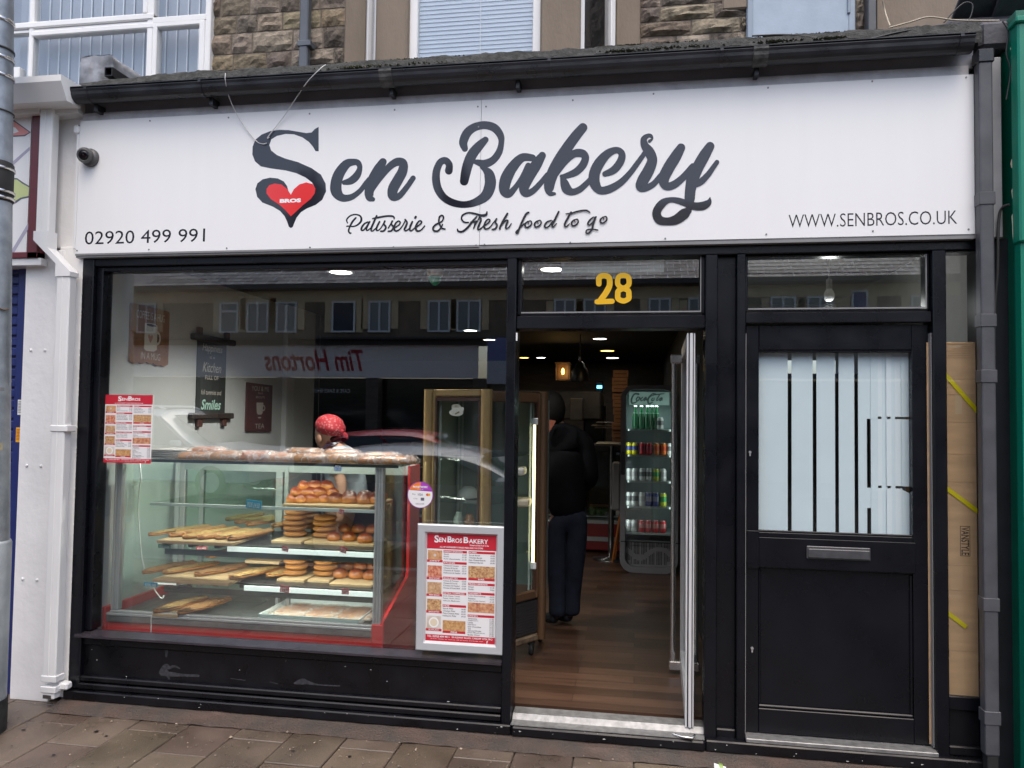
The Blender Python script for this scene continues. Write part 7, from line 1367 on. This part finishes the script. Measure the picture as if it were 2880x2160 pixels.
# head as one shaped surface, face turned left/back
fd = Vector((-.86, .36, -.14)).normalized(); rt_ = Vector((0, 0, 1)).cross(fd).normalized(); up_ = fd.cross(rt_)
HR = Matrix((fd, rt_, up_)).transposed()      # local x = face direction, y = left/right, z = up
def headfn(d):
    k = 1.0
    if d.x > .2 and d.z < -.1: k += .06*max(0, d.x)
    if d.x > .86: k += .10*math.exp(-((d.z+.12)/.13)**2-(d.y/.14)**2)     # nose
    if d.x > .5: k -= .05*math.exp(-((d.z-.1)/.1)**2-((abs(d.y)-.33)/.14)**2)   # eye sockets
    if d.x > .6: k += .03*math.exp(-((d.z+.42)/.07)**2-(d.y/.22)**2)      # lips
    if d.z < -.55: k *= 1-.1*(1 if d.x < 0 else 0)
    return k
m = MB(); ellip(m, hd, (.098, .078, .118), HR, 26, headfn); 
hdo = m.build('head', SKIN, WK)
for s in (-1, 1):
    m = MB(); ellip(m, hd+HR @ Vector((.0, s*.082, -.03)), (.02, .013, .032), HR, 10); m.build('ear', SKIN, hdo)
    m = MB(); ellip(m, hd+HR @ Vector((.086, s*.03, .012)), (.011, .013, .008), HR, 8); m.build('eye', mat('eye_dark', (.05, .03, .02), .2), hdo)
m = MB(); ellip(m, hd+HR @ Vector((-.002, -.088, -.048)), (.004, .004, .006), HR, 8); m.build('earring', ALU, hdo)
m = MB(); ellip(m, hd+HR @ Vector((-.02, 0, .04)), (.09, .079, .08), HR, 20); ellip(m, hd+HR @ Vector((.045, -.058, .022)), (.03, .022, .042), HR, 12); ellip(m, hd+HR @ Vector((-.075, 0, -.045)), (.03, .05, .03), HR, 12); m.build('hair', HAIR, WK)
def band_mat():
    m = bpy.data.materials.new('red_bandana'); m.use_nodes = True; t = m.node_tree; N = t.nodes; L = t.links; p = N['Principled BSDF']; p.inputs['Roughness'].default_value = .75
    tc = N.new('ShaderNodeTexCoord'); v = N.new('ShaderNodeTexVoronoi'); v.inputs['Scale'].default_value = 52; v.inputs['Randomness'].default_value = .8; L.new(tc.outputs['Object'], v.inputs[0]); r = N.new('ShaderNodeValToRGB'); e = r.color_ramp.elements
    e[0].position = .2; e[0].color = (.30, .008, .016, 1); e[1].position = .30; e[1].color = (.45, .22, .22, 1); x = e.new(.38); x.color = (.30, .008, .016, 1); x = e.new(.16); x.color = (.36, .1, .1, 1); x = e.new(.0); x.color = (.4, .01, .02, 1)
    L.new(v.outputs['Distance'], r.inputs[0]); L.new(r.outputs[0], p.inputs['Base Color']); return m
def bandfn(d):
    k = 1.05+.03*mnoise.noise(d*4); 
    if d.z < -.25: k *= .96
    if d.x < -.5: k += .10*math.exp(-((d.z+.1)/.4)**2)
    return k
m = MB(); ellip(m, hd+HR @ Vector((-.028, 0, .05)), (.108, .094, .086), HR @ Matrix.Rotation(R(-20), 3, 'Y'), 26, bandfn); BN = m.build('bandana', band_mat(), WK)
m = MB(); k0 = hd+HR @ Vector((-.135, -.005, .0)); ellip(m, k0, (.022, .018, .018), HR, 10); m.tube([k0, k0+HR @ Vector((-.02, -.02, -.03)), k0+HR @ Vector((-.022, -.03, -.055))], [.012, .018, .006], 8); m.build('bandana_knot', mat('bandana_plain', (.28, .008, .016), .75), BN)
TS = mat('grey_tshirt', (.36, .385, .43), .85, var=.06, vs=5, bump=.25, bs=14)
vt = [V[0], V[1], V[2], (SX+.075, SY, zsh-.035), (SX+.045, SY, zsh+.03), V[6], (SX+.145, SY-.19, 1.22), V[10], (SX+.0, SY+.19, 1.22)]
skin('tshirt', TS, vt, [(0, 1), (1, 2), (2, 3), (3, 4), (3, 5), (5, 6), (3, 7), (7, 8)], [(.135, .165), (.125, .155), (.135, .165), (.11, .15), .07, .078, .07, .078, .07], WK)
APR = bpy.data.materials.new('striped_apron'); APR.use_nodes = True; t = APR.node_tree; N = t.nodes; p = N['Principled BSDF']; p.inputs['Roughness'].default_value = .8; tc = N.new('ShaderNodeTexCoord'); w = N.new('ShaderNodeTexWave'); w.inputs['Scale'].default_value = 17; w.bands_direction = 'Y'; t.links.new(tc.outputs['Object'], w.inputs[0]); r = N.new('ShaderNodeValToRGB'); r.color_ramp.elements[0].position = .78; r.color_ramp.elements[0].color = (.018, .02, .045, 1); r.color_ramp.elements[1].position = .86; r.color_ramp.elements[1].color = (.6, .6, .62, 1); t.links.new(w.outputs['Fac'], r.inputs[0]); t.links.new(r.outputs[0], p.inputs['Base Color'])
m = MB(); nu, nv = 12, 10; VV = []
for i in range(nu+1):
    z = zsh-.02-(zsh-.55)*i/nu
    for j in range(nv+1):
        a = (j/nv-.5)*2; hw = (.07+.55*min(1, i/5)*.13) if i < 6 else .17; yy = a*hw; ww = .138+.02*min(1, i/6); VV.append((SX+.085+.05*i/nu-ww*math.sqrt(max(0, 1-(yy/.2)**2))-.006*math.sin(a*6+i*.3), SY+yy, z))
m.mesh(VV, [(i*(nv+1)+j, i*(nv+1)+j+1, (i+1)*(nv+1)+j+1, (i+1)*(nv+1)+j) for i in range(nu) for j in range(nv)], smooth=True); 
m.tube([(SX-.06, SY-.06, zsh-.02), (SX+.0, SY-.075, zsh+.04), (SX+.06, SY-.06, zsh+.05), (SX+.075, SY, zsh+.055)], .012, 8); m.build('apron', APR, WK)
def hand(base, dr, side, mt, par, s=1.0, curl=.35):
    d = Vector(dr).normalized(); sd = Vector(side).normalized(); nrm = d.cross(sd).normalized(); B = Vector(base)
    V = [B, B+d*.045*s, B+d*.085*s]; E = [(0, 1), (1, 2)]; RR = [(.024*s, .018*s), (.036*s, .016*s), (.037*s, .014*s)]
    skin('hand', mt, V, E, RR, par, 1)
    for k, L in enumerate((.07, .08, .075, .058)):
        b = B+d*.088*s+sd*(.027-.018*k)*s; p1 = b+d*L*.5*s+nrm*curl*.012; p2 = p1+(d*.7+nrm*curl)*L*.32*s; p3 = p2+(d*.4+nrm*curl*1.4).normalized()*L*.25*s
        skin('finger', mt, [b-d*.015*s, b, p1, p2, p3], [(0, 1), (1, 2), (2, 3), (3, 4)], [.0095*s, .0095*s, .0088*s, .0082*s, .007*s], par, 1)
    b = B+d*.035*s+sd*.032*s; skin('thumb', mt, [b-sd*.012*s, b, b+(d*.6+sd*.7)*.032*s, b+(d*.9+sd*.6+nrm*.3)*.06*s], [(0, 1), (1, 2), (2, 3)], [.011*s, .0115*s, .0105*s, .008*s], par, 1)
hand(V[9], (-.1, -.05, -1), (-1, 0, 0), SKIN, WK); hand(V[13], (-.9, -.3, -.3), (0, -1, .2), SKIN, WK)
# --- customer: seen from behind, leaning slightly left, dark jacket and jeans
CYs = 1.72; pc_ = P(1597, 1425, CYs); hc = P(1548, 1158, CYs); CX = pc_.x
CU = thing('person', 'customer in a dark jacket and blue jeans standing with his back to the door', 'person', (CX, CYs, FLZ))
zp = pc_.z; shz = P(1590, 1222, CYs).z
JE = mat('dark_jeans', (.010, .014, .028), .9, var=.35, vs=14, bump=.3, bs=60); JK = mat('dark_jacket', (.004, .0045, .006), .9, spec=.15, var=.3, vs=8, bump=.4, bs=16)
f0 = P(1596, 1745, CYs); f1 = P(1570, 1765, CYs-.1)
V = [(CX, CYs, zp-.02), (CX-.01, CYs, zp+.2), (CX-.025, CYs+.0, shz-.12), (CX-.05, CYs, shz), ((CX+hc.x)/2-.03, CYs+.01, (shz+hc.z)/2+.02), (hc.x, CYs+.02, hc.z-.05),
     (CX+.13, CYs-.01, shz-.05), (CX+.17, CYs+.0, shz-.33), (CX+.07, CYs+.2, shz-.42), (CX+.04, CYs+.25, shz-.42), (CX-.24, CYs+.02, shz-.05), (CX-.29, CYs+.03, shz-.32), (CX-.12, CYs+.25, shz-.28), (CX-.08, CYs+.30, shz-.27),
     (CX+.075, CYs, zp-.1), (CX+.055, CYs+.01, zp-.42), (CX+.03, CYs+.03, FLZ+.09), (CX-.05, CYs+.08, FLZ+.035), (CX-.085, CYs, zp-.1), (CX-.08, CYs-.02, zp-.42), (CX-.06, CYs-.03, FLZ+.09), (CX-.15, CYs+.02, FLZ+.035)]
skin('body', SKIN, V, E, [(.10, .085), (.095, .08), (.10, .08), (.06, .065), .048, .05, .05, .042, .032, .03, .05, .042, .032, .03, .06, .05, .04, .028, .06, .05, .04, .028], CU)
skin('jeans', JE, [(CX-.005, CYs, zp+.02), (CX, CYs, zp-.07), V[14], V[15], (CX+.035, CYs+.025, FLZ+.2), (CX+.03, CYs+.02, FLZ+.06), V[18], V[19], (CX-.065, CYs-.03, FLZ+.2), (CX-.065, CYs-.04, FLZ+.06)], [(0, 1), (1, 2), (2, 3), (3, 4), (4, 5), (1, 6), (6, 7), (7, 8), (8, 9)], [(.15, .12), (.15, .125), .098, .076, .068, .072, .098, .076, .068, .072], CU)
skin('jacket', JK, [(CX-.005, CYs, zp-.12), (CX-.005, CYs, zp+.06), V[2], V[3], (V[4][0]-.0, V[4][1]-.01, V[4][2]-.03), V[6], V[7], V[8], V[10], V[11], V[12]], [(0, 1), (1, 2), (2, 3), (3, 4), (3, 5), (5, 6), (6, 7), (3, 8), (8, 9), (9, 10)], [(.15, .13), (.15, .13), (.16, .135), (.105, .11), .066, .074, .066, .05, .074, .066, .05], CU)
m = MB(); hcv = Vector((hc.x, CYs+.02, hc.z+.02)); fd2 = Vector((-.7, .7, -.1)).normalized(); r2 = Vector((0, 0, 1)).cross(fd2).normalized(); HR2 = Matrix((fd2, r2, fd2.cross(r2))).transposed(); ellip(m, hcv, (.098, .078, .12), HR2, 22, headfn); h2 = m.build('head', SKIN, CU)
m = MB(); ellip(m, hcv+HR2 @ Vector((-.022, 0, .0)), (.104, .09, .136), HR2, 20, lambda d: 1+.04*mnoise.noise(d*6)); m.build('hair', HAIR, CU)
for s in (-1, 1): m = MB(); ellip(m, hcv+HR2 @ Vector((0, s*.084, -.015)), (.02, .01, .03), HR2, 10); m.build('ear', SKIN, h2)
m = MB(); q = P(1547, 1195, CYs-.12); m.mesh([(q.x-.045, CYs-.13, q.z+.045), (q.x+.045, CYs-.135, q.z+.03), (q.x-.0, CYs-.15, q.z-.05), (q.x-.05, CYs-.14, q.z-.10)]+[(q.x-.045, CYs-.11, q.z+.045), (q.x+.045, CYs-.115, q.z+.03), (q.x-.0, CYs-.13, q.z-.05), (q.x-.05, CYs-.12, q.z-.10)], [(0, 1, 2, 3), (7, 6, 5, 4), (0, 4, 5, 1), (1, 5, 6, 2), (2, 6, 7, 3), (3, 7, 4, 0)]); m.build('collar', mat('rust_collar', (.25, .07, .035), .8), CU)
SHO = mat('dark_shoe', (.012, .014, .018), .5, bump=.2)
skin('shoe', SHO, [(CX+.035, CYs+.03, FLZ+.06), (CX-.02, CYs+.065, FLZ+.05), (CX-.08, CYs+.10, FLZ+.04)], [(0, 1), (1, 2)], [(.055, .05), (.05, .045), (.045, .036)], CU, 2, lambda c: Vector((c.x, c.y, max(c.z, FLZ+.002)))); skin('shoe', SHO, [(CX-.06, CYs-.03, FLZ+.06), (CX-.115, CYs+.0, FLZ+.05), (CX-.175, CYs+.035, FLZ+.04)], [(0, 1), (1, 2)], [(.055, .05), (.05, .045), (.045, .036)], CU, 2, lambda c: Vector((c.x, c.y, max(c.z, FLZ+.002))))
hand(V[9], (-.2, .9, -.2), (0, 0, 1), SKIN, CU); hand(V[13], (.2, .9, -.1), (0, 0, 1), SKIN, CU)
# ================================================================ litter
rs = random.Random(77); m = MB()
for k in range(1000):
    x = rs.uniform(-3.4, 1.9); y = -.06 - abs(rs.gauss(0, .55)); s = rs.choice([.002, .002, .003, .003, .004, .006]); a = rs.random()*6.28
    if k % 17 == 0: s *= 2
    V = [(x+math.cos(a+q)*s*rs.uniform(.6, 1.3), y+math.sin(a+q)*s*rs.uniform(.6, 1.3), .0065) for q in (0, 1.4, 2.9, 4.4)]; g = rs.uniform(.25, .7); n0 = (x, y, .0065+s*.7)
    m.mesh(V+[n0], [(0, 1, 4), (1, 2, 4), (2, 3, 4), (3, 0, 4)], (g, g*.9, g*.78))
stuff(m.build('crumbs', mat('crumb', (1, 1, 1), .8, vcol=True)), 'pale crumbs and grit scattered over the wet paving slabs', 'crumbs')
def scrap(name, label, px, py, s, cl, h=.02, sd=1):
    q = G(px, py, .01); rs = random.Random(sd); m = MB(); n = 7; V = []
    for i in range(n+1):
        for j in range(n+1): u, v = i/n-.5, j/n-.5; V.append((q.x+u*s+rs.uniform(-1, 1)*s*.05, q.y+v*s*.8, .008+h*abs(mnoise.noise(Vector((u*5+sd, v*5, sd))))*1.6))
    m.mesh(V, [(i*(n+1)+j, (i+1)*(n+1)+j, (i+1)*(n+1)+j+1, i*(n+1)+j+1) for i in range(n) for j in range(n)]); return tag(m.build(name, mat('scrap_%s_%d' % (name, sd), cl, .5, var=.25, vs=40)), label, 'litter')
scrap('crumpled_paper', 'crumpled white and silver wrapper by the left foot of the shopfront', 207, 1970, .06, (.5, .52, .54), .035, 1); scrap('crumpled_paper', 'small yellowish scrap right of the crumpled wrapper', 252, 1974, .035, (.45, .34, .14), .012, 2); scrap('dry_leaf', 'dull brown leaf scrap on the paving near the left', 318, 1975, .035, (.3, .25, .2), .012, 3)
scrap('paper_scrap', 'small pale blue paper scrap below the doorstep', 1453, 2078, .03, (.25, .48, .58), .015, 4); scrap('paper_scrap', 'tiny white paper scrap right of the blue one below the doorstep', 1499, 2078, .02, (.7, .7, .68), .02, 5); scrap('wrapper_scrap', 'crushed yellow wrapper on the paving beside the receipt', 1985, 2122, .045, (.62, .48, .03), .02, 6); scrap('wrapper_scrap', 'small pink wrapper on the paving below the side door', 2417, 2140, .025, (.6, .12, .15), .01, 7)
a = G(2008, 2138, .01); b = G(2037, 2138, .01); c2_ = G(2012, 2175, .01); m = MB(); m.mesh([(a.x, a.y, .014), (b.x, b.y, .011), (b.x+.0, b.y-.09, .009), (c2_.x-.0, a.y-.09, .012)], [(0, 1, 2, 3)]); m2 = m.build('card_ticket', mat('card_white', (.75, .76, .74), .4)); tag(m2, 'white card with green stripes lying on the paving near the right', 'litter')
m = MB(); w_ = b.x-a.x
for k in range(3): m.mesh([(a.x+w_*(.38+.12*k), a.y-.03, .0145), (a.x+w_*(.45+.12*k), a.y-.03, .0145), (a.x+w_*(.45+.12*k), a.y-.085, .013), (a.x+w_*(.38+.12*k), a.y-.085, .013)], [(0, 1, 2, 3)])
m.build('green_stripe', mat('stripe_green', (.3, .5, .05), .5), m2)
# rough brick-red footing line and mortar dirt in front of the plinth
m = MB(); rs = random.Random(14); n = 240; V = []
for i in range(n+1):
    x = -3.2+4.85*i/n
    for y, z in ((-.03, .037), (-.06, .028), (-.11, .016), (-.16, .004)): V.append((x, y+.012*mnoise.noise(Vector((x*6, y*30, 1))), z+.006*mnoise.noise(Vector((x*14, y*40, 3)))))
m.mesh(V, [(i*4+j, i*4+j+1, (i+1)*4+j+1, (i+1)*4+j) for i in range(n) for j in range(3)]); struct(m.build('pavement_mortar', mat('red_brown_mortar', (.085, .055, .043), .7, c2=(.05, .042, .035), vs=7, bump=.6, bs=80)))
# ================================================================ the street opposite (seen mirrored in the glass)
GYm = .05
def RV(px, py, Wd): q = P(px, py, Wd); return Vector((q.x, 2*GYm-Wd, q.z))
WO = 17.0; YO = 2*GYm-WO
TE = thing('terrace_houses', 'stone terrace with slate roof across the street, mirrored in the shop window', 'terrace', (-2, YO, 0))
zE = 5.2
m = MB(); m.box(-26, 22, YO-.4, YO, 3.75, zE); m.build('upper_wall', mat('terrace_stone', (.25, .18, .12), .85, c2=(.13, .10, .075), vs=5, bump=.5, bs=14), TE)
m = MB(); m.box(-26, 22, YO, YO+.03, zE-.36, zE-.03)
DR = mat('yellow_dressing', (.66, .50, .30), .8, var=.15, vs=3)
wins = [(622, 671, 846, 924, 1), (698, 756, 848, 918, 0), (780, 836, 848, 918, 0), (936, 1000, 846, 925, 2), (1039, 1099, 850, 915, 0), (1205, 1267, 850, 915, 0), (1286, 1353, 852, 918, 0), (1559, 1619, 858, 930, 0), (1642, 1704, 856, 930, 0), (1824, 1886, 852, 925, 0), (1935, 1995, 855, 925, 0), (2166, 2238, 850, 920, 0), (2269, 2342, 850, 920, 0), (2393, 2440, 838, 900, 3), (2560, 2620, 840, 910, 0), (300, 352, 850, 925, 0), (390, 440, 850, 925, 0)]
for a, b, c, d, k in wins:
    q0, q1 = RV(a, c, WO), RV(b, d, WO); m.box(q0.x-.22, q0.x-.02, YO, YO+.04, q1.z-.1, q0.z+.1); m.box(q1.x+.02, q1.x+.22, YO, YO+.04, q1.z-.1, q0.z+.1)
m.build('window_dressing', DR, TE)
OG = mat('terrace_pane', (.16, .18, .2), .15, spec=.6); OGD = mat('terrace_dark_board', (.012, .018, .04), .4)
for a, b, c, d, k in wins:
    q0, q1 = RV(a, c, WO), RV(b, d, WO); x0_, x1_, z0_, z1_ = q0.x, q1.x, 3.95, 4.85 if k != 3 else 5.0; m = MB(); f_ = .05
    for bb in ((x0_, x0_+f_, z0_, z1_), (x1_-f_, x1_, z0_, z1_), (x0_+f_, x1_-f_, z0_, z0_+f_), (x0_+f_, x1_-f_, z1_-f_, z1_)): m.box(bb[0], bb[1], YO+.03, YO+.08, bb[2], bb[3])
    if k == 0: m.box((x0_+x1_)/2-.025, (x0_+x1_)/2+.025, YO+.03, YO+.08, z0_+f_, z1_-f_)
    if k == 1: m.box(x0_+f_, x1_-f_, YO+.03, YO+.08, z0_+.6, z0_+.66)
    w_ = m.build('window', mat('terrace_frame', (.82, .82, .8), .5), TE); m = MB(); m.box(x0_+f_*.5, x1_-f_*.5, YO+.035, YO+.045, z0_+f_*.5, z1_-f_*.5); m.build('pane', OGD if k == 2 else mat('terrace_blue', (.015, .03, .22), .4) if k == 3 else OG, w_)
m = MB(); rfb = zE; rise = 3.3; run = 4.5; nrow = 26; rs = random.Random(6)
for r in range(nrow):
    z0_, z1_ = zE+rise*r/nrow, zE+rise*(r+1.25)/nrow; y0_, y1_ = YO+.35-run*r/nrow, YO+.35-run*(r+1.25)/nrow; x = -26+(r % 2)*.18
    while x < 22: 
        t = rs.uniform(.6, 1.3); w_ = .36; m.mesh([(x+.008, y0_, z0_+.03), (x+w_-.008, y0_, z0_+.03), (x+w_-.008, y1_, z1_+.01), (x+.008, y1_, z1_+.01)], [(0, 1, 2, 3)], (t, t, t*1.03)); x += w_
m.build('roof', mat('slate_roof', (.24, .235, .245), .5, vcol=True, var=.25, vs=8), TE)
m = MB(); m.box(-26, 22, YO-.3, YO+.3, zE-.02, zE+.03); m.box(-26, 22, YO+.1, YO+.42, zE-.01, zE+.12); m.build('eaves', mat('eaves_dark', (.018, .02, .026), .5), TE)
m = MB()
for px in (1190, 700, 2150, 2700): x = P(px, 500, WO).x; m.box(x-.45, x+.45, YO-4.7, YO-3.9, 8.0, 9.6); m.box(x-.5, x+.5, YO-4.75, YO-3.85, 9.4, 9.55); m.lathe([(.15, 9.6), (.12, 10.1)], (x-.2, YO-4.3, 0), 10); m.lathe([(.15, 9.6), (.12, 10.1)], (x+.2, YO-4.3, 0), 10)
m.build('chimney', mat('chimney_brick', (.16, .08, .055), .8, var=.2, vs=6), TE)
m = MB(); m.box(-26, 22, YO-.3, YO+.25, 3.58, 3.75); m.box(-26, 22, YO-.3, YO+.45, 3.72, 3.78); m.build('cornice', mat('cornice_dark', (.03, .03, .036), .6), TE)
OS = thing('opposite_sign', 'pale fascia sign with red script across the street, mirrored in the window', 'shop sign', (-9, YO+.2, 2.65)); m = MB(); m.box(-17, -4.33, YO+.09, YO+.12, 2.65, 3.58); m.build('sign_panel', mat('cream_fascia', (.82, .74, .70), .5, var=.04, vs=.6), OS)
xa_, xb_2 = P(1025, 1000, WO).x, P(748, 1000, WO).x
m = MB(); text_xz(m, 'Tim Hortons', 0, 0, abs(xb_2-xa_), .62, fn=lambda x, z: (max(xa_, xb_2)-x, YO+.125, 2.83+z), bold=.02, shear=.35); m.build('lettering', mat('sign_red', (.42, .01, .02), .4), OS)
m = MB(); m.box(-26, -17, YO-.1, YO+.15, 2.6, 3.58); m.box(-3.6, 22, YO-.1, YO+.12, 2.7, 3.5); tag(m.build('opposite_fascia', mat('fascia_grey_far', (.3, .3, .32), .5, var=.1, vs=.5)), 'dull grey fascias of the other shops across the street, seen mirrored', 'shop sign')
m = MB(); a = P(1372, 950, 15.5); b = P(1440, 1080, 15.5); m.box(a.x, b.x+.3, 2*GYm-15.45, 2*GYm-15.5, b.z, (a.z+b.z)/2); PSn = m.build('banner_sign', mat('banner_grey', (.45, .47, .5), .5)); tag(PSn, 'blue and grey banner sign on a post across the street, mirrored in glass', 'sign'); m = MB(); m.box(a.x, b.x+.3, 2*GYm-15.45, 2*GYm-15.5, (a.z+b.z)/2+.001, a.z); m.build('banner_top', mat('banner_blue', (.16, .17, .36), .5), PSn); m = MB(); m.box(b.x-.05, b.x+.02, 2*GYm-15.6, 2*GYm-15.53, 0, a.z); m.build('post', PIPE, PSn)
m = MB(); m.box(-26, 22, YO-.6, YO-.3, 0, 2.65); m.build('ground_floor_glass', mat('dark_shop_glass', (.014, .016, .018), .08), TE)
m = MB(); 
for x in (-21, -17.2, -12.5, -10.1, -7.4, -4.3, 0, 3.5, 7, 11, 16): m.box(x-.18, x+.18, YO-.3, YO+.1, 0, 2.65)
m.box(-26, 22, YO-.3, YO+.02, 0, .5); m.box(-11.8, -10.3, YO-.29, YO-.1, .5, 2.6); m.build('pier', mat('terrace_pier', (.11, .085, .07), .8, var=.2), TE)
q0, q1 = P(974, 1104, WO), P(866, 1092, WO); m = MB(); text_xz(m, 'CAFE & BAKE SHOP', 0, 0, abs(q0.x-q1.x), .11, fn=lambda x, z: (max(q0.x, q1.x)-x, YO-.295, q0.z+z), bold=.01); m.build('window_lettering', mat('far_lettering', (.6, .6, .6), .5), TE)
# parked cars
def car(name, label, loc, rz, paint, L=4.1, Wd=1.75, H=1.45, van=0):
    t = thing(name, label, 'car', (0, 0, 0)); h = H
    if van: prof = [(-2.05, .35), (-2.08, .75), (-2.0, 1.05), (-1.95, H*.97), (-1.75, H), (.1, H), (.35, H*.97), (1.0, 1.08), (1.85, .95), (2.05, .75), (2.08, .35)]
    else: prof = [(-2.02, .35), (-2.05, .7), (-1.95, .98), (-1.55, 1.25), (-1.2, H*.97), (-.5, H), (.1, H*.98), (.55, H*.88), (1.05, .98), (1.75, .86), (2.02, .68), (2.05, .35)]
    k = L/4.1; prof = [(x*k, z) for x, z in prof]; P2 = spline(prof, 4); m = MB(); n = len(P2); ny = 9; V = []
    for j in range(ny):
        s = (j/(ny-1)-.5)*2
        for x, z in P2:
            tum = 1-.16*max(0, (z-.9)/(H-.9)); edge = 1-.10*abs(s)**4*(1 if z > .95 else .25); V.append((x*(1-.035*s*s), s*Wd/2*tum, .35+(z-.35)*(edge if z > .95 else 1)))
    F = [(j*n+i, j*n+i+1, (j+1)*n+i+1, (j+1)*n+i) for j in range(ny-1) for i in range(n-1)]; m.mesh(V, F, smooth=True)
    for j in (0, ny-1):
        vs = [V[j*n+i] for i in range(n)]; c = [(p[0], p[1]*1.0, .33) for p in vs]; m.mesh(vs+c, [(i, i+1, n+i+1, n+i) for i in range(n-1)])
    m.mesh([(-2*k, -Wd/2, .34), (2*k, -Wd/2, .34), (2*k, Wd/2, .34), (-2*k, Wd/2, .34)], [(0, 1, 2, 3)]); body = m.build('body', paint, t)
    GLs = mat('car_glass', (.012, .014, .016), .05, spec=.8)
    zlo, zhi = 1.0, H-.1
    for s in (-1, 1):
        m = MB(); xa_ = (-1.75 if van else -1.35)*k; pts = [(xa_, zlo), (xa_+.12, zhi), ((.2 if van else .0)*k, zhi), ((.85 if van else .72)*k, zlo)]
        for q0, q1 in ((0, .48), (.52, 1)):
            lo = [pts[0][0]+(pts[3][0]-pts[0][0])*q for q in (q0, q1)]; hi = [pts[1][0]+(pts[2][0]-pts[1][0])*q for q in (q0, q1)]; yy = lambda z: s*(Wd/2*(1-.16*max(0, (z-.9)/(H-.9)))+.008)
            m.mesh([(lo[0], yy(zlo), zlo), (lo[1], yy(zlo), zlo), (hi[1], yy(zhi), zhi-.02), (hi[0], yy(zhi), zhi-.02)], [(0, 1, 2, 3)])
        m.build('side_window', GLs, t)
    def onprof(z, front):
        best = None
        for (xa_, za), (xb__, zb_) in zip(P2, P2[1:]):
            if min(za, zb_) <= z <= max(za, zb_) and za != zb_:
                x = xa_+(xb__-xa_)*(z-za)/(zb_-za)
                if (front and x > 0) or (not front and x < 0): best = x if best is None else (max(best, x) if front else min(best, x))
        return best if best is not None else (1.0 if front else -1.9)
    for front, nm_ in ((1, 'windscreen'), (0, 'rear_window')):
        z0_, z1_ = 1.03, H*.93; xa_, xb__ = onprof(z0_, front), onprof(z1_, front); o_ = .012 if front else -.012; m = MB(); m.mesh([(xa_+o_, -Wd*.40, z0_+.01), (xa_+o_, Wd*.40, z0_+.01), (xb__+o_, Wd*.34, z1_+.01), (xb__+o_, -Wd*.34, z1_+.01)], [(0, 1, 2, 3)]); m.build(nm_, GLs, t)
    for x in (-1.3*k, 1.3*k):
        for s in (-1, 1):
            m = MB(); m.lathe([(.19, -.1), (.31, -.1), (.32, -.06), (.32, .06), (.31, .1), (.19, .1)], (x, s*(Wd/2-.11), .32), 24, axis='y'); w_ = m.build('wheel', RUBBER, t); m = MB(); m.lathe([(.19, -.105), (.19, .105)], (x, s*(Wd/2-.11), .32), 20, axis='y'); m.build('rim', ALU, w_)
    for s in (-1, 1):
        m = MB(); m.box(1.88*k, 2.04*k, s*Wd*.32-.17, s*Wd*.32+.17, .66, .80, bev=.04); m.build('headlight', mat('lamp_clear', (.6, .62, .63), .1), t); m = MB(); m.box(-2.06*k, -1.96*k, s*Wd*.38-.08, s*Wd*.38+.08, .75, 1.0, bev=.03); m.build('tail_light', mat('lamp_red', (.4, .01, .01), .2), t)
    m = MB()
    for s in (-1, 1): m.box(.62*k, .78*k, s*Wd/2+(.0 if s > 0 else -.16), s*Wd/2+(.16 if s > 0 else 0), .98, 1.1, bev=.03)
    m.build('wing_mirror', paint, t)
    if van:
        m = MB(); 
        for s in (-1, 1): m.tube([(-1.6*k, s*.6, H+.01), (-1.5*k, s*.6, H+.06), (.1*k, s*.6, H+.06), (.25*k, s*.6, H+.0)], .02, 8)
        m.build('roof_rail', ALU, t)
    t.location = loc; t.rotation_euler = (0, 0, R(rz)); return t
def cpaint(n, c, mt=.2): return mat(n, c, .28, metal=mt, coat=.8)
car('parked_car', 'tall white car with roof rails mirrored in the left of the window', (P(505, 1160, 10.3).x-.2, 2*GYm-10.3, 0), 0, cpaint('car_white', (.66, .68, .7), 0), 4.6, 1.9, 1.68, 1)
car('parked_car', 'red car with curved roof mirrored in the middle of the window', (P(1190, 1220, 10.2).x, 2*GYm-10.2, 0), 0, cpaint('car_red', (.5, .015, .025), .1), 4.0, 1.7, 1.36)
car('parked_car', 'silver grey car parked at the near kerb, mirrored low in the shop window', (-2.15, -5.24, -.13), 0, cpaint('car_silver', (.42, .44, .46), .3), 4.2, 1.76, 1.43)
